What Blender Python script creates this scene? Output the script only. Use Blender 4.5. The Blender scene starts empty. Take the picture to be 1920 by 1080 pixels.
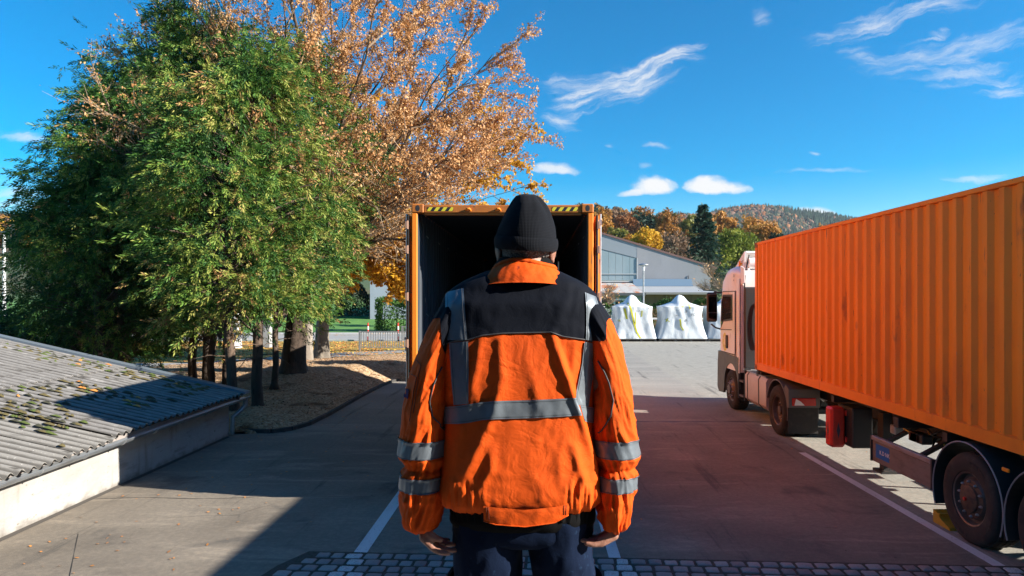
import bpy, bmesh, math, random
import numpy as np
from mathutils import Vector, Matrix, noise
R = math.radians
random.seed(7)
rng = np.random.default_rng(7)
scene = bpy.context.scene
COL = scene.collection

# ------------------------------------------------------------------ camera
CH = 2.84                                   # camera height above the yard
cam_d = bpy.data.cameras.new('camera')
cam = bpy.data.objects.new('camera', cam_d); COL.objects.link(cam)
cam.location = (0, 0, CH); cam.rotation_euler = (R(90), 0, 0)
cam_d.lens = 24.0; cam_d.sensor_width = 36.0
cam_d.shift_x = -45 / 1920; cam_d.shift_y = 18 / 1920
cam_d.clip_start = 0.05; cam_d.clip_end = 9000
cam_d.dof.use_dof = False
scene.camera = cam
F = 1280.0
def P(x, y, Y):                             # photo pixel + distance -> point of the place
    return ((x - 1005) * Y / F, Y, CH - (y - 558) * Y / F)

# ------------------------------------------------------------------ light
SUN_AZ = math.atan2(1.0, -0.25)            # from the right, slightly behind the camera (x east, y ahead)
SUN_EL = R(25.3)
sun_dir = Vector((math.cos(SUN_EL) * math.sin(SUN_AZ), math.cos(SUN_EL) * math.cos(SUN_AZ), math.sin(SUN_EL)))
sd = bpy.data.lights.new('sun', 'SUN'); sd.energy = 5.0; sd.angle = R(0.53); sd.color = (1.0, 0.93, 0.82)
so = bpy.data.objects.new('sun', sd); COL.objects.link(so)
so.rotation_euler = sun_dir.to_track_quat('Z', 'Y').to_euler()
so.location = (20, -10, 30)
scene.view_settings.view_transform = 'Standard'
scene.view_settings.look = 'None'
scene.view_settings.gamma = 1.0
scene.view_settings.use_curve_mapping = False
scene.view_settings.exposure = 1.45
SKY_STRENGTH = 0.066
HAZE = 0.00007

world = bpy.data.worlds.new('World'); scene.world = world
world.use_nodes = True
wt = world.node_tree; wt.nodes.clear()
class NT:                                    # small helper for writing node trees
    def __init__(s, tree): s.t = tree
    def n(s, kind, ins=None, **props):
        nd = s.t.nodes.new(kind)
        for k, v in props.items(): setattr(nd, k, v)
        for k, v in (ins or {}).items(): s.put(nd.inputs[k], v)
        return nd
    def put(s, sock, v):
        if isinstance(v, bpy.types.NodeSocket): s.t.links.new(v, sock)
        elif isinstance(v, bpy.types.Node): s.t.links.new(v.outputs[0], sock)
        else: sock.default_value = v
    def m(s, op, a, b=0.0, c=0.0, clamp=False):
        nd = s.n('ShaderNodeMath', {0: a, 1: b, 2: c}, operation=op); nd.use_clamp = clamp
        return nd.outputs[0]
    def mix(s, fac, a, b, mode='MIX'):
        nd = s.n('ShaderNodeMix', data_type='RGBA', blend_type=mode)
        s.put(nd.inputs[0], fac); s.put(nd.inputs[6], a); s.put(nd.inputs[7], b)
        return nd.outputs[2]
    def smooth(s, v, lo, hi):
        nd = s.n('ShaderNodeMapRange', {'Value': v, 'From Min': lo, 'From Max': hi}, interpolation_type='SMOOTHSTEP')
        return nd.outputs[0]
    def ramp(s, v, stops, interp='LINEAR'):
        nd = s.n('ShaderNodeValToRGB', {0: v}); nd.color_ramp.interpolation = interp
        e = nd.color_ramp.elements
        while len(e) > 1: e.remove(e[-1])
        e[0].position = stops[0][0]; e[0].color = c4(stops[0][1])
        for p, c in stops[1:]:
            k = e.new(p); k.color = c4(c)
        return nd.outputs[0]
    def noise(s, vec, scale, detail=4, rough=0.55, dist=0.0, dim='3D'):
        return s.n('ShaderNodeTexNoise', {'Vector': vec, 'Scale': scale, 'Detail': detail, 'Roughness': rough, 'Distortion': dist}).outputs[0]
    def mapping(s, vec, loc=(0,0,0), rot=(0,0,0), sc=(1,1,1)):
        return s.n('ShaderNodeMapping', {'Vector': vec, 'Location': loc, 'Rotation': rot, 'Scale': sc}).outputs[0]
def c4(c): return (c, c, c, 1) if isinstance(c, (int, float)) else (tuple(c) + (1,))[:4]

W = NT(wt)
sky = W.n('ShaderNodeTexSky', sky_type='NISHITA', sun_disc=False, sun_elevation=SUN_EL, sun_rotation=SUN_AZ,
          altitude=300, air_density=1.0, dust_density=0.35, ozone_density=2.2)
geo = W.n('ShaderNodeNewGeometry')
inc = W.n('ShaderNodeVectorMath', {0: geo.outputs['Incoming'], 1: (-1, -1, -1)}, operation='MULTIPLY').outputs[0]
sep = W.n('ShaderNodeSeparateXYZ', {0: inc})
dx, dy, dz = sep.outputs[0], sep.outputs[1], sep.outputs[2]
# clouds: thin sheets of cloud laid out by compass bearing and height over the horizon
dyc = W.m('MAXIMUM', dy, 0.02)
U = W.m('DIVIDE', dx, dyc); V = W.m('DIVIDE', dz, dyc)
UV = W.n('ShaderNodeCombineXYZ', {0: U, 1: V, 2: 0.0}).outputs[0]
warp = W.n('ShaderNodeTexNoise', {'Vector': UV, 'Scale': 9.0, 'Detail': 5.0, 'Roughness': 0.6})
wv = W.n('ShaderNodeVectorMath', {0: warp.outputs[1], 1: (0.5, 0.5, 0.5)}, operation='SUBTRACT').outputs[0]
_sn = {}
def shared_noise(str_ang, stretch, nscale):
    key = 'puff' if stretch < 3 else ('steep' if str_ang > 11 else 'level')
    if key not in _sn:
        ang, st, sc, wa = {'puff': (0, 1.5, 22, .03), 'steep': (17, 7, 14, .06), 'level': (5, 7, 14, .06)}[key]
        w_ = W.n('ShaderNodeVectorMath', {0: wv, 'Scale': wa}, operation='SCALE').outputs[0]
        p = W.n('ShaderNodeVectorMath', {0: UV, 1: w_}, operation='ADD').outputs[0]
        s = W.n('ShaderNodeVectorRotate', {'Vector': p, 'Angle': -R(ang)}, rotation_type='Z_AXIS').outputs[0]
        s = W.n('ShaderNodeVectorMath', {0: s, 1: (1.0, st, 1.0)}, operation='MULTIPLY').outputs[0]
        _sn[key] = W.noise(s, sc, 5, 0.62)
    return _sn[key]
def cloud(x, y, rx, ry, ang, power, warp_amt, str_ang, stretch, nscale, lo, hi, amt, flat=0.0):
    u, v = (x - 1005) / F, (558 - y) / F
    wsc = W.n('ShaderNodeVectorMath', {0: wv, 'Scale': warp_amt}, operation='SCALE').outputs[0]
    p = W.n('ShaderNodeVectorMath', {0: UV, 1: wsc}, operation='ADD').outputs[0]
    p = W.n('ShaderNodeVectorMath', {0: p, 1: (u, v, 0)}, operation='SUBTRACT').outputs[0]
    q = W.n('ShaderNodeVectorRotate', {'Vector': p, 'Angle': -R(ang)}, rotation_type='Z_AXIS').outputs[0]
    q = W.n('ShaderNodeVectorMath', {0: q, 1: (F / rx, F / ry, 0)}, operation='MULTIPLY').outputs[0]
    if flat:                                # flatter underside
        sq = W.n('ShaderNodeSeparateXYZ', {0: q}).outputs
        yy = W.m('MULTIPLY', W.m('MINIMUM', sq[1], 0.0), flat); yy = W.m('ADD', yy, W.m('MAXIMUM', sq[1], 0.0))
        q = W.n('ShaderNodeCombineXYZ', {0: sq[0], 1: yy}).outputs[0]
    d = W.n('ShaderNodeVectorMath', {0: q}, operation='LENGTH').outputs['Value']
    mask = W.m('POWER', W.m('SUBTRACT', 1.0, W.m('MINIMUM', d, 1.0)), power)
    n1 = shared_noise(str_ang, stretch, nscale)
    if stretch < 3:
        val = W.m('ADD', W.m('MULTIPLY', mask, 1.15), W.m('MULTIPLY', W.m('SUBTRACT', n1, .5), 1.5)); e0, e1 = .26, .95
    else:
        val = W.m('ADD', W.m('MULTIPLY', mask, .95), W.m('MULTIPLY', W.m('SUBTRACT', n1, .5), 2.0)); e0, e1 = .25, 1.45
    return W.m('MULTIPLY', W.m('MULTIPLY', W.smooth(val, e0, e1), W.smooth(mask, .02, .3)), amt)
clouds = [
 cloud(1165, 155, 165, 42, 17, .6, .07, 14, 7, 16, .22, .78, .85),
 cloud(1225, 118, 110, 22, 24, .6, .05, 24, 6, 14, .20, .75, .95),
 cloud(1085, 150, 110, 26, 6, .6, .06, 8, 8, 18, .22, .85, .6),
 cloud(1065, 195, 60, 30, 30, .6, .06, 28, 5, 18, .2, .9, .55),
 cloud(1050, 228, 45, 17, -12, .6, .05, -10, 3, 20, .2, .8, .65),
 cloud(1045, 318, 56, 17, -2, .6, .035, 0, 2, 30, .15, .5, .8, 1.6),
 cloud(1222, 352, 58, 30, 2, .55, .03, 0, 1.3, 34, .15, .38, 1.0, 1.8),
 cloud(1345, 354, 68, 26, -3, .55, .03, 0, 1.3, 34, .15, .38, 1.0, 1.8),
 cloud(1190, 362, 40, 9, 6, .6, .02, 0, 1.5, 34, .18, .5, .8),
 cloud(1528, 405, 42, 20, -2, .5, .025, 0, 1.3, 34, .15, .38, 1.0, 1.8),
 cloud(1640, 45, 160, 30, 16, .7, .06, 16, 7, 12, .15, .95, .7),
 cloud(1760, 15, 130, 28, 14, .7, .06, 14, 7, 12, .15, .95, .5),
 cloud(1830, 85, 210, 40, 12, .7, .07, 12, 8, 12, .15, .95, .5),
 cloud(1720, 118, 170, 26, 4, .7, .06, 5, 8, 12, .18, .95, .45),
 cloud(1800, 140, 150, 30, 3, .7, .06, 6, 8, 12, .18, .95, .5),
 cloud(1885, 165, 70, 20, 4, .7, .05, 4, 3, 20, .18, .85, .7),
 cloud(1752, 70, 30, 13, 24, .6, .05, 16, 5, 30, .2, .7, .7),
 cloud(1610, 108, 50, 22, -8, .7, .05, 0, 4, 20, .2, 1.0, .4),
 cloud(1425, 28, 34, 22, -40, .7, .05, -40, 3, 20, .2, .95, .45),
 cloud(1830, 333, 90, 11, 2, .7, .03, 2, 6, 14, .15, .8, .55),
 cloud(1530, 288, 18, 6, -18, .7, .02, -18, 3, 20, .15, .8, .6),
 cloud(1560, 318, 120, 7, 3, .7, .03, 2, 8, 10, .15, .9, .35),
 cloud(1210, 308, 22, 9, 3, .7, .03, 3, 3, 20, .15, .9, .45),
 cloud(1225, 270, 40, 8, -5, .7, .03, 3, 3, 20, .2, .9, .4),
 cloud(1142, 272, 12, 6, 0, .7, .02, 3, 3, 20, .15, .9, .5),
 cloud(50, 262, 75, 16, -8, .7, .04, -6, 4, 14, .15, .75, .7),
 cloud(30, 368, 110, 12, 0, .7, .03, 0, 6, 12, .12, .8, .5),
 cloud(20, 388, 130, 12, 0, .7, .03, 0, 6, 12, .12, .8, .6),
]
cm = clouds[0]
for c in clouds[1:]: cm = W.m('ADD', cm, W.m('MULTIPLY', c, W.m('SUBTRACT', 1.0, cm)))
front = W.smooth(dy, 0.1, 0.3)
cm = W.m('MULTIPLY', cm, front)
# elsewhere thin cirrus of the same kind
ring = W.mapping(inc, sc=(1.2, 1.2, 9))
cir = W.smooth(W.noise(ring, 2.2, 6, .6, .3), .62, .85)
cir = W.m('MULTIPLY', W.m('MULTIPLY', cir, W.m('SUBTRACT', 1.0, front)), .45)
cm = W.m('ADD', cm, cir)
cm = W.m('MULTIPLY', cm, W.smooth(dz, 0.0, 0.04), clamp=True)
hs = W.n('ShaderNodeHueSaturation', {'Hue': 0.494, 'Saturation': 1.85, 'Value': 1.0, 'Color': sky.outputs[0]}).outputs[0]
tint = W.mix(1.0, hs, (0.80, 1.0, 1.06, 1), 'MULTIPLY')
CLOUD = 5.4
skyc = W.mix(cm, tint, (CLOUD * .98, CLOUD * .99, CLOUD, 1))
world.cycles.sampling_method = 'MANUAL'; world.cycles.sample_map_resolution = 512
bg = W.n('ShaderNodeBackground', {'Color': skyc, 'Strength': SKY_STRENGTH})
out = W.n('ShaderNodeOutputWorld', {0: bg.outputs[0]})

# ------------------------------------------------------------------ helpers
WPOS = {}                                    # world position of each parent
def tag(o, label=None, cat=None, group=None, kind=None):
    if label: o['label'] = label
    if cat: o['category'] = cat
    if group: o['group'] = group
    if kind: o['kind'] = kind
    return o
def root(name, label, cat, loc, group=None, rz=0.0, kind=None):
    o = bpy.data.objects.new(name, None); COL.objects.link(o)
    o.empty_display_size = 0.2
    o.location = loc; o.rotation_euler = (0, 0, rz)
    WPOS[o.name] = Vector(loc)
    return tag(o, label, cat, group, kind)
def link_mesh(name, me, parent=None, loc=(0, 0, 0)):
    o = bpy.data.objects.new(name, me); COL.objects.link(o)
    o.location = loc
    if parent: o.parent = parent
    return o
def copy_tree(o, parent=None):
    c = o.copy(); COL.objects.link(c)
    if parent: c.parent = parent
    for ch in list(o.children): copy_tree(ch, c)
    return c

class MB:
    """collects faces; off is subtracted (world coordinates -> coordinates of the thing)"""
    def __init__(s, off=(0, 0, 0)):
        s.v = []; s.f = []; s.m = []; s.sm = []; s.off = Vector(off); s.mi = 0; s.s = False
    def face(s, idx): s.f.append(idx); s.m.append(s.mi); s.sm.append(s.s)
    def box(s, x0, x1, y0, y1, z0, z1, bev=0.0):
        if bev: return s.bevbox(x0, x1, y0, y1, z0, z1, bev)
        b = len(s.v)
        s.v += [(x, y, z) for z in (z0, z1) for y in (y0, y1) for x in (x0, x1)]
        for q in ((0,2,3,1), (4,5,7,6), (0,1,5,4), (2,6,7,3), (0,4,6,2), (1,3,7,5)): s.face([b + i for i in q])
        return s
    def bevbox(s, x0, x1, y0, y1, z0, z1, r):
        b = len(s.v); vs = {}
        for ix, x in ((0, x0), (1, x1)):
            for iy, y in ((0, y0), (1, y1)):
                for iz, z in ((0, z0), (1, z1)):
                    sx, sy, sz = (1, -1)[ix], (1, -1)[iy], (1, -1)[iz]
                    for k, d in enumerate(((0, r, r), (r, 0, r), (r, r, 0))):
                        vs[ix, iy, iz, k] = len(s.v); s.v.append((x + sx * d[0], y + sy * d[1], z + sz * d[2]))
        def q(a): s.face(a)
        for ix in (0, 1):
            a = [vs[ix,0,0,0], vs[ix,1,0,0], vs[ix,1,1,0], vs[ix,0,1,0]]; q(a if ix else a[::-1])
            a = [vs[0,ix,0,1], vs[1,ix,0,1], vs[1,ix,1,1], vs[0,ix,1,1]]; q(a[::-1] if ix else a)
            a = [vs[0,0,ix,2], vs[1,0,ix,2], vs[1,1,ix,2], vs[0,1,ix,2]]; q(a if ix else a[::-1])
        for i in (0, 1):
            for j in (0, 1):
                fl = (i + j) % 2
                a = [vs[i,j,0,0], vs[i,j,1,0], vs[i,j,1,1], vs[i,j,0,1]]; q(a if fl else a[::-1])
                a = [vs[i,0,j,0], vs[i,1,j,0], vs[i,1,j,2], vs[i,0,j,2]]; q(a[::-1] if fl else a)
                a = [vs[0,i,j,1], vs[1,i,j,1], vs[1,i,j,2], vs[0,i,j,2]]; q(a if fl else a[::-1])
                for k in (0, 1):
                    a = [vs[i,j,k,0], vs[i,j,k,1], vs[i,j,k,2]]; q(a if (i + j + k) % 2 else a[::-1])
        return s
    def obox(s, c, u, v, w):                 # oriented box: centre and three half vectors
        b = len(s.v); c, u, v, w = map(Vector, (c, u, v, w))
        for k in (-1, 1):
            for j in (-1, 1):
                for i in (-1, 1): s.v.append(tuple(c + u * i + v * j + w * k))
        for q in ((0,2,3,1), (4,5,7,6), (0,1,5,4), (2,6,7,3), (0,4,6,2), (1,3,7,5)): s.face([b + i for i in q])
        return s
    def bar(s, a, b, w, h=None):             # box bar between two points
        a, b = Vector(a), Vector(b); d = (b - a); h = h or w
        up = Vector((0, 0, 1)) if abs(d.normalized().z) < .95 else Vector((0, 1, 0))
        sx = d.cross(up).normalized() * (w / 2); sz = sx.cross(d).normalized() * (h / 2)
        return s.obox((a + b) / 2, sx, d / 2, sz)
    def tube(s, pts, r, n=8, caps=True):
        pts = [Vector(p) for p in pts]; rs = r if isinstance(r, (list, tuple)) else [r] * len(pts)
        b = len(s.v); ref = None
        for i, p in enumerate(pts):
            d = (pts[min(i + 1, len(pts) - 1)] - pts[max(i - 1, 0)]).normalized()
            if ref is None: ref = d.orthogonal().normalized()
            ref = (ref - d * ref.dot(d)); ref = ref.normalized() if ref.length > 1e-6 else d.orthogonal().normalized()
            e = d.cross(ref)
            for k in range(n):
                a = 2 * math.pi * k / n
                s.v.append(tuple(p + (ref * math.cos(a) + e * math.sin(a)) * rs[i]))
        for i in range(len(pts) - 1):
            for k in range(n):
                k2 = (k + 1) % n
                s.face([b + i*n + k, b + i*n + k2, b + (i+1)*n + k2, b + (i+1)*n + k])
        if caps:
            s.face([b + k for k in range(n)][::-1]); s.face([b + (len(pts)-1)*n + k for k in range(n)])
        return s
    def lathe(s, prof, axis='X', c=(0, 0, 0), n=28, a0=0.0, a1=2 * math.pi):
        """prof: list of (radius, along)"""
        b = len(s.v); full = abs(a1 - a0) > 6.28; m = n if full else n + 1
        for r, h in prof:
            for k in range(m):
                a = a0 + (a1 - a0) * k / n
                p = (h, r * math.cos(a), r * math.sin(a)) if axis == 'X' else ((r * math.cos(a), r * math.sin(a), h) if axis == 'Z' else (r * math.cos(a), h, r * math.sin(a)))
                s.v.append((p[0] + c[0], p[1] + c[1], p[2] + c[2]))
        for i in range(len(prof) - 1):
            for k in range(n):
                k2 = (k + 1) % m
                s.face([b + i*m + k, b + i*m + k2, b + (i+1)*m + k2, b + (i+1)*m + k])
        return s
    def prism(s, poly, plane='XZ', a=0.0, b=1.0, caps=True):
        """extrude a polygon given in a plane along the third axis from a to b"""
        base = len(s.v); n = len(poly)
        for h in (a, b):
            for p, q in poly:
                s.v.append({'XZ': (p, h, q), 'YZ': (h, p, q), 'XY': (p, q, h)}[plane])
        for k in range(n):
            k2 = (k + 1) % n
            s.face([base + k, base + k2, base + n + k2, base + n + k])
        if caps:
            s.face([base + k for k in range(n)][::-1]); s.face([base + n + k for k in range(n)])
        return s
    def strip(s, A, B):                      # quad strip between two polylines
        b = len(s.v); s.v += list(map(tuple, A)) + list(map(tuple, B)); n = len(A)
        for i in range(n - 1): s.face([b + i, b + i + 1, b + n + i + 1, b + n + i])
        return s
    def quad(s, a, b_, c, d):
        b = len(s.v); s.v += [tuple(a), tuple(b_), tuple(c), tuple(d)]; s.face([b, b+1, b+2, b+3]); return s
    def grid(s, fn, nu, nv, wrap=False):
        b = len(s.v)
        for j in range(nv + 1):
            for i in range(nu if wrap else nu + 1): s.v.append(tuple(fn(i / nu, j / nv)))
        w = nu if wrap else nu + 1
        for j in range(nv):
            for i in range(nu):
                i2 = (i + 1) % nu if wrap else i + 1
                s.face([b + j*w + i, b + j*w + i2, b + (j+1)*w + i2, b + (j+1)*w + i])
        return s
    def mesh(s, name):
        me = bpy.data.meshes.new(name)
        ox, oy, oz = s.off
        me.from_pydata([(v[0]-ox, v[1]-oy, v[2]-oz) for v in s.v], [], s.f)
        me.polygons.foreach_set('material_index', s.m)
        me.polygons.foreach_set('use_smooth', s.sm)
        bm = bmesh.new(); bm.from_mesh(me); bmesh.ops.recalc_face_normals(bm, faces=bm.faces); bm.to_mesh(me); bm.free()
        return me
    def build(s, name, mats, parent=None, smooth=None, label=None, loc=(0, 0, 0)):
        if smooth is not None: s.sm = [bool(smooth)] * len(s.f)
        me = s.mesh(name)
        for m in (mats if isinstance(mats, (list, tuple)) else [mats]): me.materials.append(m)
        o = link_mesh(name, me, parent, loc)
        if smooth == 'auto': auto(o)
        if label: o['label'] = label
        return o
def auto(o, ang=35):
    me = o.data
    for p in me.polygons: p.use_smooth = True
    try: me.set_sharp_from_angle(angle=R(ang))
    except Exception: pass
    return o
def fast_mesh(name, V, Fq, mats, tint=None, mi=None, k=4):
    """numpy arrays of vertices and k-gons, optional per-face tint 0..1"""
    V = np.asarray(V, np.float32); Fq = np.asarray(Fq, np.int32)
    me = bpy.data.meshes.new(name)
    me.vertices.add(len(V)); me.vertices.foreach_set('co', V.ravel())
    me.loops.add(Fq.size); me.loops.foreach_set('vertex_index', Fq.ravel())
    me.polygons.add(len(Fq)); me.polygons.foreach_set('loop_start', np.arange(0, Fq.size, k, dtype=np.int32))
    if mi is not None: me.polygons.foreach_set('material_index', np.asarray(mi, np.int32))
    for m in (mats if isinstance(mats, (list, tuple)) else [mats]): me.materials.append(m)
    if tint is not None:
        at = me.attributes.new('tint', 'FLOAT', 'FACE'); at.data.foreach_set('value', np.asarray(tint, np.float32))
    me.update(calc_edges=True); me.validate()
    return me

# ------------------------------------------------------------------ materials
def mat(name, color, rough=0.6, metal=0.0, spec=0.5, var=None, bump=None, coat=0.0, emit=None, alpha=None):
    """var: list of (scale, color, lo, hi, stretch) noise layers; bump: (scale, strength, detail)"""
    m = bpy.data.materials.new(name); m.use_nodes = True
    T = NT(m.node_tree); m.node_tree.nodes.clear()
    b = T.n('ShaderNodeBsdfPrincipled', {'Roughness': rough, 'Metallic': metal, 'Specular IOR Level': spec, 'Coat Weight': coat})
    o = T.n('ShaderNodeOutputMaterial', {0: b.outputs[0]})
    tc = T.n('ShaderNodeTexCoord').outputs['Object']
    col = c4(color)
    for i, (sc, c, lo, hi, st) in enumerate(var or []):
        v = T.mapping(tc, loc=(i * 7.3, i * 3.1, i * 5.7), sc=st)
        col = T.mix(T.smooth(T.noise(v, sc, 5, .6), lo, hi), col, c4(c))
    T.put(b.inputs['Base Color'], col)
    if bump:
        bn = T.n('ShaderNodeBump', {'Strength': bump[1], 'Distance': bump[3] if len(bump) > 3 else 0.01, 'Height': T.noise(tc, bump[0], bump[2], .6)})
        T.put(b.inputs['Normal'], bn.outputs[0])
    if emit: T.put(b.inputs['Emission Color'], c4(emit[0])); T.put(b.inputs['Emission Strength'], emit[1])
    m['T'] = 0
    return m
def nodes_of(m):
    T = NT(m.node_tree)
    b = [n for n in m.node_tree.nodes if n.type == 'BSDF_PRINCIPLED'][0]
    return T, b
U1 = (1, 1, 1)

ORANGE = (0.90, 0.245, 0.008)
M = {}
M['cont_orange'] = mat('container_paint', ORANGE, .62, var=[(1.3, (0.76, 0.185, 0.010), .45, .75, (1,1,.5)), (9, (0.50, 0.12, 0.02), .60, .80, (1,1,.08)), (60, (0.62, 0.30, 0.14), .68, .76, (1,1,.15)), (22, (0.16, 0.07, 0.035), .685, .73, (1,1,.06)), (3.1, (0.45, 0.12, 0.02), .62, .74, (1, 1, .35)), (34, (0.14, 0.06, 0.03), .69, .73, (1, 1, .3)), (70, (0.70, 0.45, 0.30), .71, .74, (1, .4, 1))], bump=(18, .12, 4))
M['cont_frame'] = mat('shade_and_dirt_frame_paint', (0.42, 0.125, 0.012), .7, var=[(5, (0.30, 0.09, 0.015), .45, .7, U1), (22, (0.12, 0.05, 0.03), .62, .7, U1)], bump=(30, .2, 4))  # darker orange carries the shade on the header as well as dirt and rust
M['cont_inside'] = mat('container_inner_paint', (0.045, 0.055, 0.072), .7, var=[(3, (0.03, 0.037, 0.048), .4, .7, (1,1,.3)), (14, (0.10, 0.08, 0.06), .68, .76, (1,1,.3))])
M['ply'] = mat('worn_plywood', (0.13, 0.085, 0.05), .75, var=[(5, (0.06, 0.045, 0.035), .4, .7, (3, .3, 1))])
M['dark_metal'] = mat('chassis_black', (0.022, 0.022, 0.024), .55, var=[(6, (0.05, 0.042, 0.036), .5, .8, U1)], bump=(30, .2, 3))
M['rubber'] = mat('tyre_rubber', (0.022, 0.020, 0.019), .85, var=[(7, (0.05, 0.042, 0.035), .5, .8, U1)], bump=(60, .15, 3))
M['rim'] = mat('dusty_rim_steel', (0.13, 0.11, 0.10), .5, .4, var=[(9, (0.10, 0.075, 0.06), .45, .7, U1)])
M['hub'] = mat('rusty_hub', (0.10, 0.06, 0.04), .7, .2, var=[(16, (0.05, 0.035, 0.03), .45, .65, U1)])
M['steel'] = mat('galvanised_steel', (0.42, 0.43, 0.44), .42, .7, var=[(8, (0.3, 0.31, 0.33), .45, .7, U1)])
M['nut'] = mat('bright_nut_steel', (0.5, 0.5, 0.52), .35, .8)
M['plastic'] = mat('black_plastic', (0.03, 0.03, 0.032), .5, bump=(60, .1, 2))
M['grey_plastic'] = mat('grey_guard_plastic', (0.10, 0.095, 0.095), .55, var=[(5, (0.14, 0.12, 0.11), .5, .8, U1)])
M['cab_white'] = mat('cab_white_paint', (0.84, 0.82, 0.80), .28, coat=.4, var=[(2, (0.76, 0.73, 0.70), .5, .8, U1), (7, (0.50, 0.46, 0.42), .60, .78, (1, 1, .25))])
M['glass'] = mat('dark_window_glass', (0.03, 0.035, 0.04), .06, spec=.8)
M['cab_grey'] = mat('bumper_grey', (0.085, 0.095, 0.08), .5, var=[(4, (0.06, 0.065, 0.06), .4, .7, U1)])
M['red'] = mat('red_plastic', (0.62, 0.035, 0.02), .4, var=[(6, (0.45, 0.03, 0.02), .5, .8, U1)])
M['amber'] = mat('amber_lens', (0.95, 0.28, 0.01), .25)
M['alu'] = mat('guard_aluminium', (0.36, 0.33, 0.34), .45, .5, var=[(4, (0.25, 0.22, 0.215), .45, .7, (1, 1, 3))])
M['sign_blue'] = mat('sign_blue', (0.0, 0.12, 0.42), .45)
M['white_print'] = mat('white_print', (0.75, 0.75, 0.75), .6)
M['dark_print'] = mat('dark_print', (0.06, 0.06, 0.08), .6)
M['yellow'] = mat('chock_yellow', (0.42, 0.26, 0.02), .6, var=[(9, (0.25, 0.17, 0.03), .5, .75, U1)])
M['red_lens'] = mat('red_lamp_lens', (0.45, 0.02, 0.01), .2)
M['logo'] = mat('yellow_green_logo', (0.62, 0.55, 0.03), .4, var=[(9, (0.75, 0.68, 0.45), .5, .56, U1)])
# ------------------------------------------------------------------ terrain
def sm(x, a, b):
    t = min(1, max(0, (x - a) / (b - a))); return t * t * (3 - 2 * t)
def lerp_pts(x, pts):
    if x <= pts[0][0]: return pts[0][1]
    for (a, ya), (b, yb) in zip(pts, pts[1:]):
        if x <= b: return ya + (yb - ya) * (x - a) / (b - a)
    return pts[-1][1]
def height(x, y):
    r = math.hypot(x, y)
    if y < 20 or r < 56:
        base = 0.0
        return -0.03 if r < 400 else -0.03 + 60 * sm(r, 500, 1600)
    u = x / y
    px = 1005 + F * u
    # right: a wooded hill close by and a long ridge far off
    near_top = lerp_pts(px, [(900, 46), (1120, 46), (1200, 43), (1260, 36), (1340, 22), (1470, 15), (1700, 12), (2200, 14)])
    hr = lerp_pts(y, [(56, 0), (105, 0.5), (150, 7), (200, 15), (430, near_top), (520, near_top - 6), (800, near_top + 2)])
    far = lerp_pts(px, [(900, 150), (1120, 158), (1260, 168), (1300, 166), (1335, 172), (1365, 180), (1410, 184), (1460, 179), (1520, 170), (1600, 158), (1800, 140), (2300, 110)])
    hr = hr + (far - hr) * sm(y, 800, 1500)
    # left: one long wooded slope
    hl = lerp_pts(y, [(56, 0), (78, 1.0), (110, 2.0), (250, 16), (330, 24), (900, 100), (1000, 103), (2500, 100)])
    w = sm(u, -.45, -.05)
    h = hl * (1 - w) + hr * w
    if y < 110: h = max(h, sm(y, 57, 80) * 1.05 * sm(-x, 4, 10))
    if y < 60: h *= sm(y, 54, 60)
    n = noise.noise(Vector((x * .006, y * .006, 3))) * sm(y, 200, 600) * 9
    back = 60 * sm(r, 500, 1600)
    k = sm(abs(u), 1.6, 2.6)
    return (h + n) * (1 - k) + back * k - 0.03 * (y < 54)
radii = [0, 20, 40, 50, 54] + list(np.arange(57, 130, 4)) + list(np.geomspace(134, 2600, 60))
NA = 288
v = [(0, 0, -0.03)]; f = []
for r in radii[1:]:
    for k in range(NA):
        a = 2 * math.pi * k / NA
        x, y = r * math.sin(a), r * math.cos(a)
        v.append((x, y, height(x, y)))
for k in range(NA): f.append((0, 1 + k, 1 + (k + 1) % NA))
for j in range(len(radii) - 2):
    for k in range(NA):
        a = 1 + j * NA; k2 = (k + 1) % NA
        f.append((a + k, a + NA + k, a + NA + k2, a + k2))
me = bpy.data.meshes.new('ground'); me.from_pydata(v, [], f)
gm = mat('grass_and_woodland_ground', (0.05, 0.085, 0.025), .9, var=[(.05, (0.09, 0.075, 0.03), .45, .6, U1), (.6, (0.07, 0.10, 0.03), .45, .7, U1), (12, (0.03, 0.05, 0.015), .5, .7, U1)])
T, b = nodes_of(gm)      # beyond the village: forest floor; the near bank: mown lawn
pos = T.n('ShaderNodeNewGeometry').outputs['Position']
ps = T.n('ShaderNodeSeparateXYZ', {0: pos}).outputs
old = b.inputs['Base Color'].links[0].from_socket
lawn = T.mix(T.smooth(T.noise(pos, .9, 5, .6), .4, .7), (0.06, 0.17, 0.025, 1), (0.10, 0.23, 0.035, 1))
lawn = T.mix(T.smooth(T.noise(pos, 7, 4, .7), .62, .72), lawn, (0.16, 0.08, 0.02, 1))
col = T.mix(T.smooth(ps[1], 100, 130), lawn, old)
forest = T.mix(T.smooth(T.noise(pos, .03, 5, .6), .42, .6), (0.10, 0.055, 0.025, 1), (0.025, 0.04, 0.02, 1))
col = T.mix(T.smooth(ps[1], 260, 380), col, forest)
T.put(b.inputs['Base Color'], col)
me.materials.append(gm)
g = link_mesh('ground', me); tag(g, kind='structure')
for p in me.polygons: p.use_smooth = True

def sheet(name, poly, z, m, kind='structure'):
    mb = MB(); b = len(mb.v); mb.v = [(x, y, z) for x, y in poly]; mb.face(list(range(len(poly))))
    o = mb.build(name, m); return tag(o, kind=kind)

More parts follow.
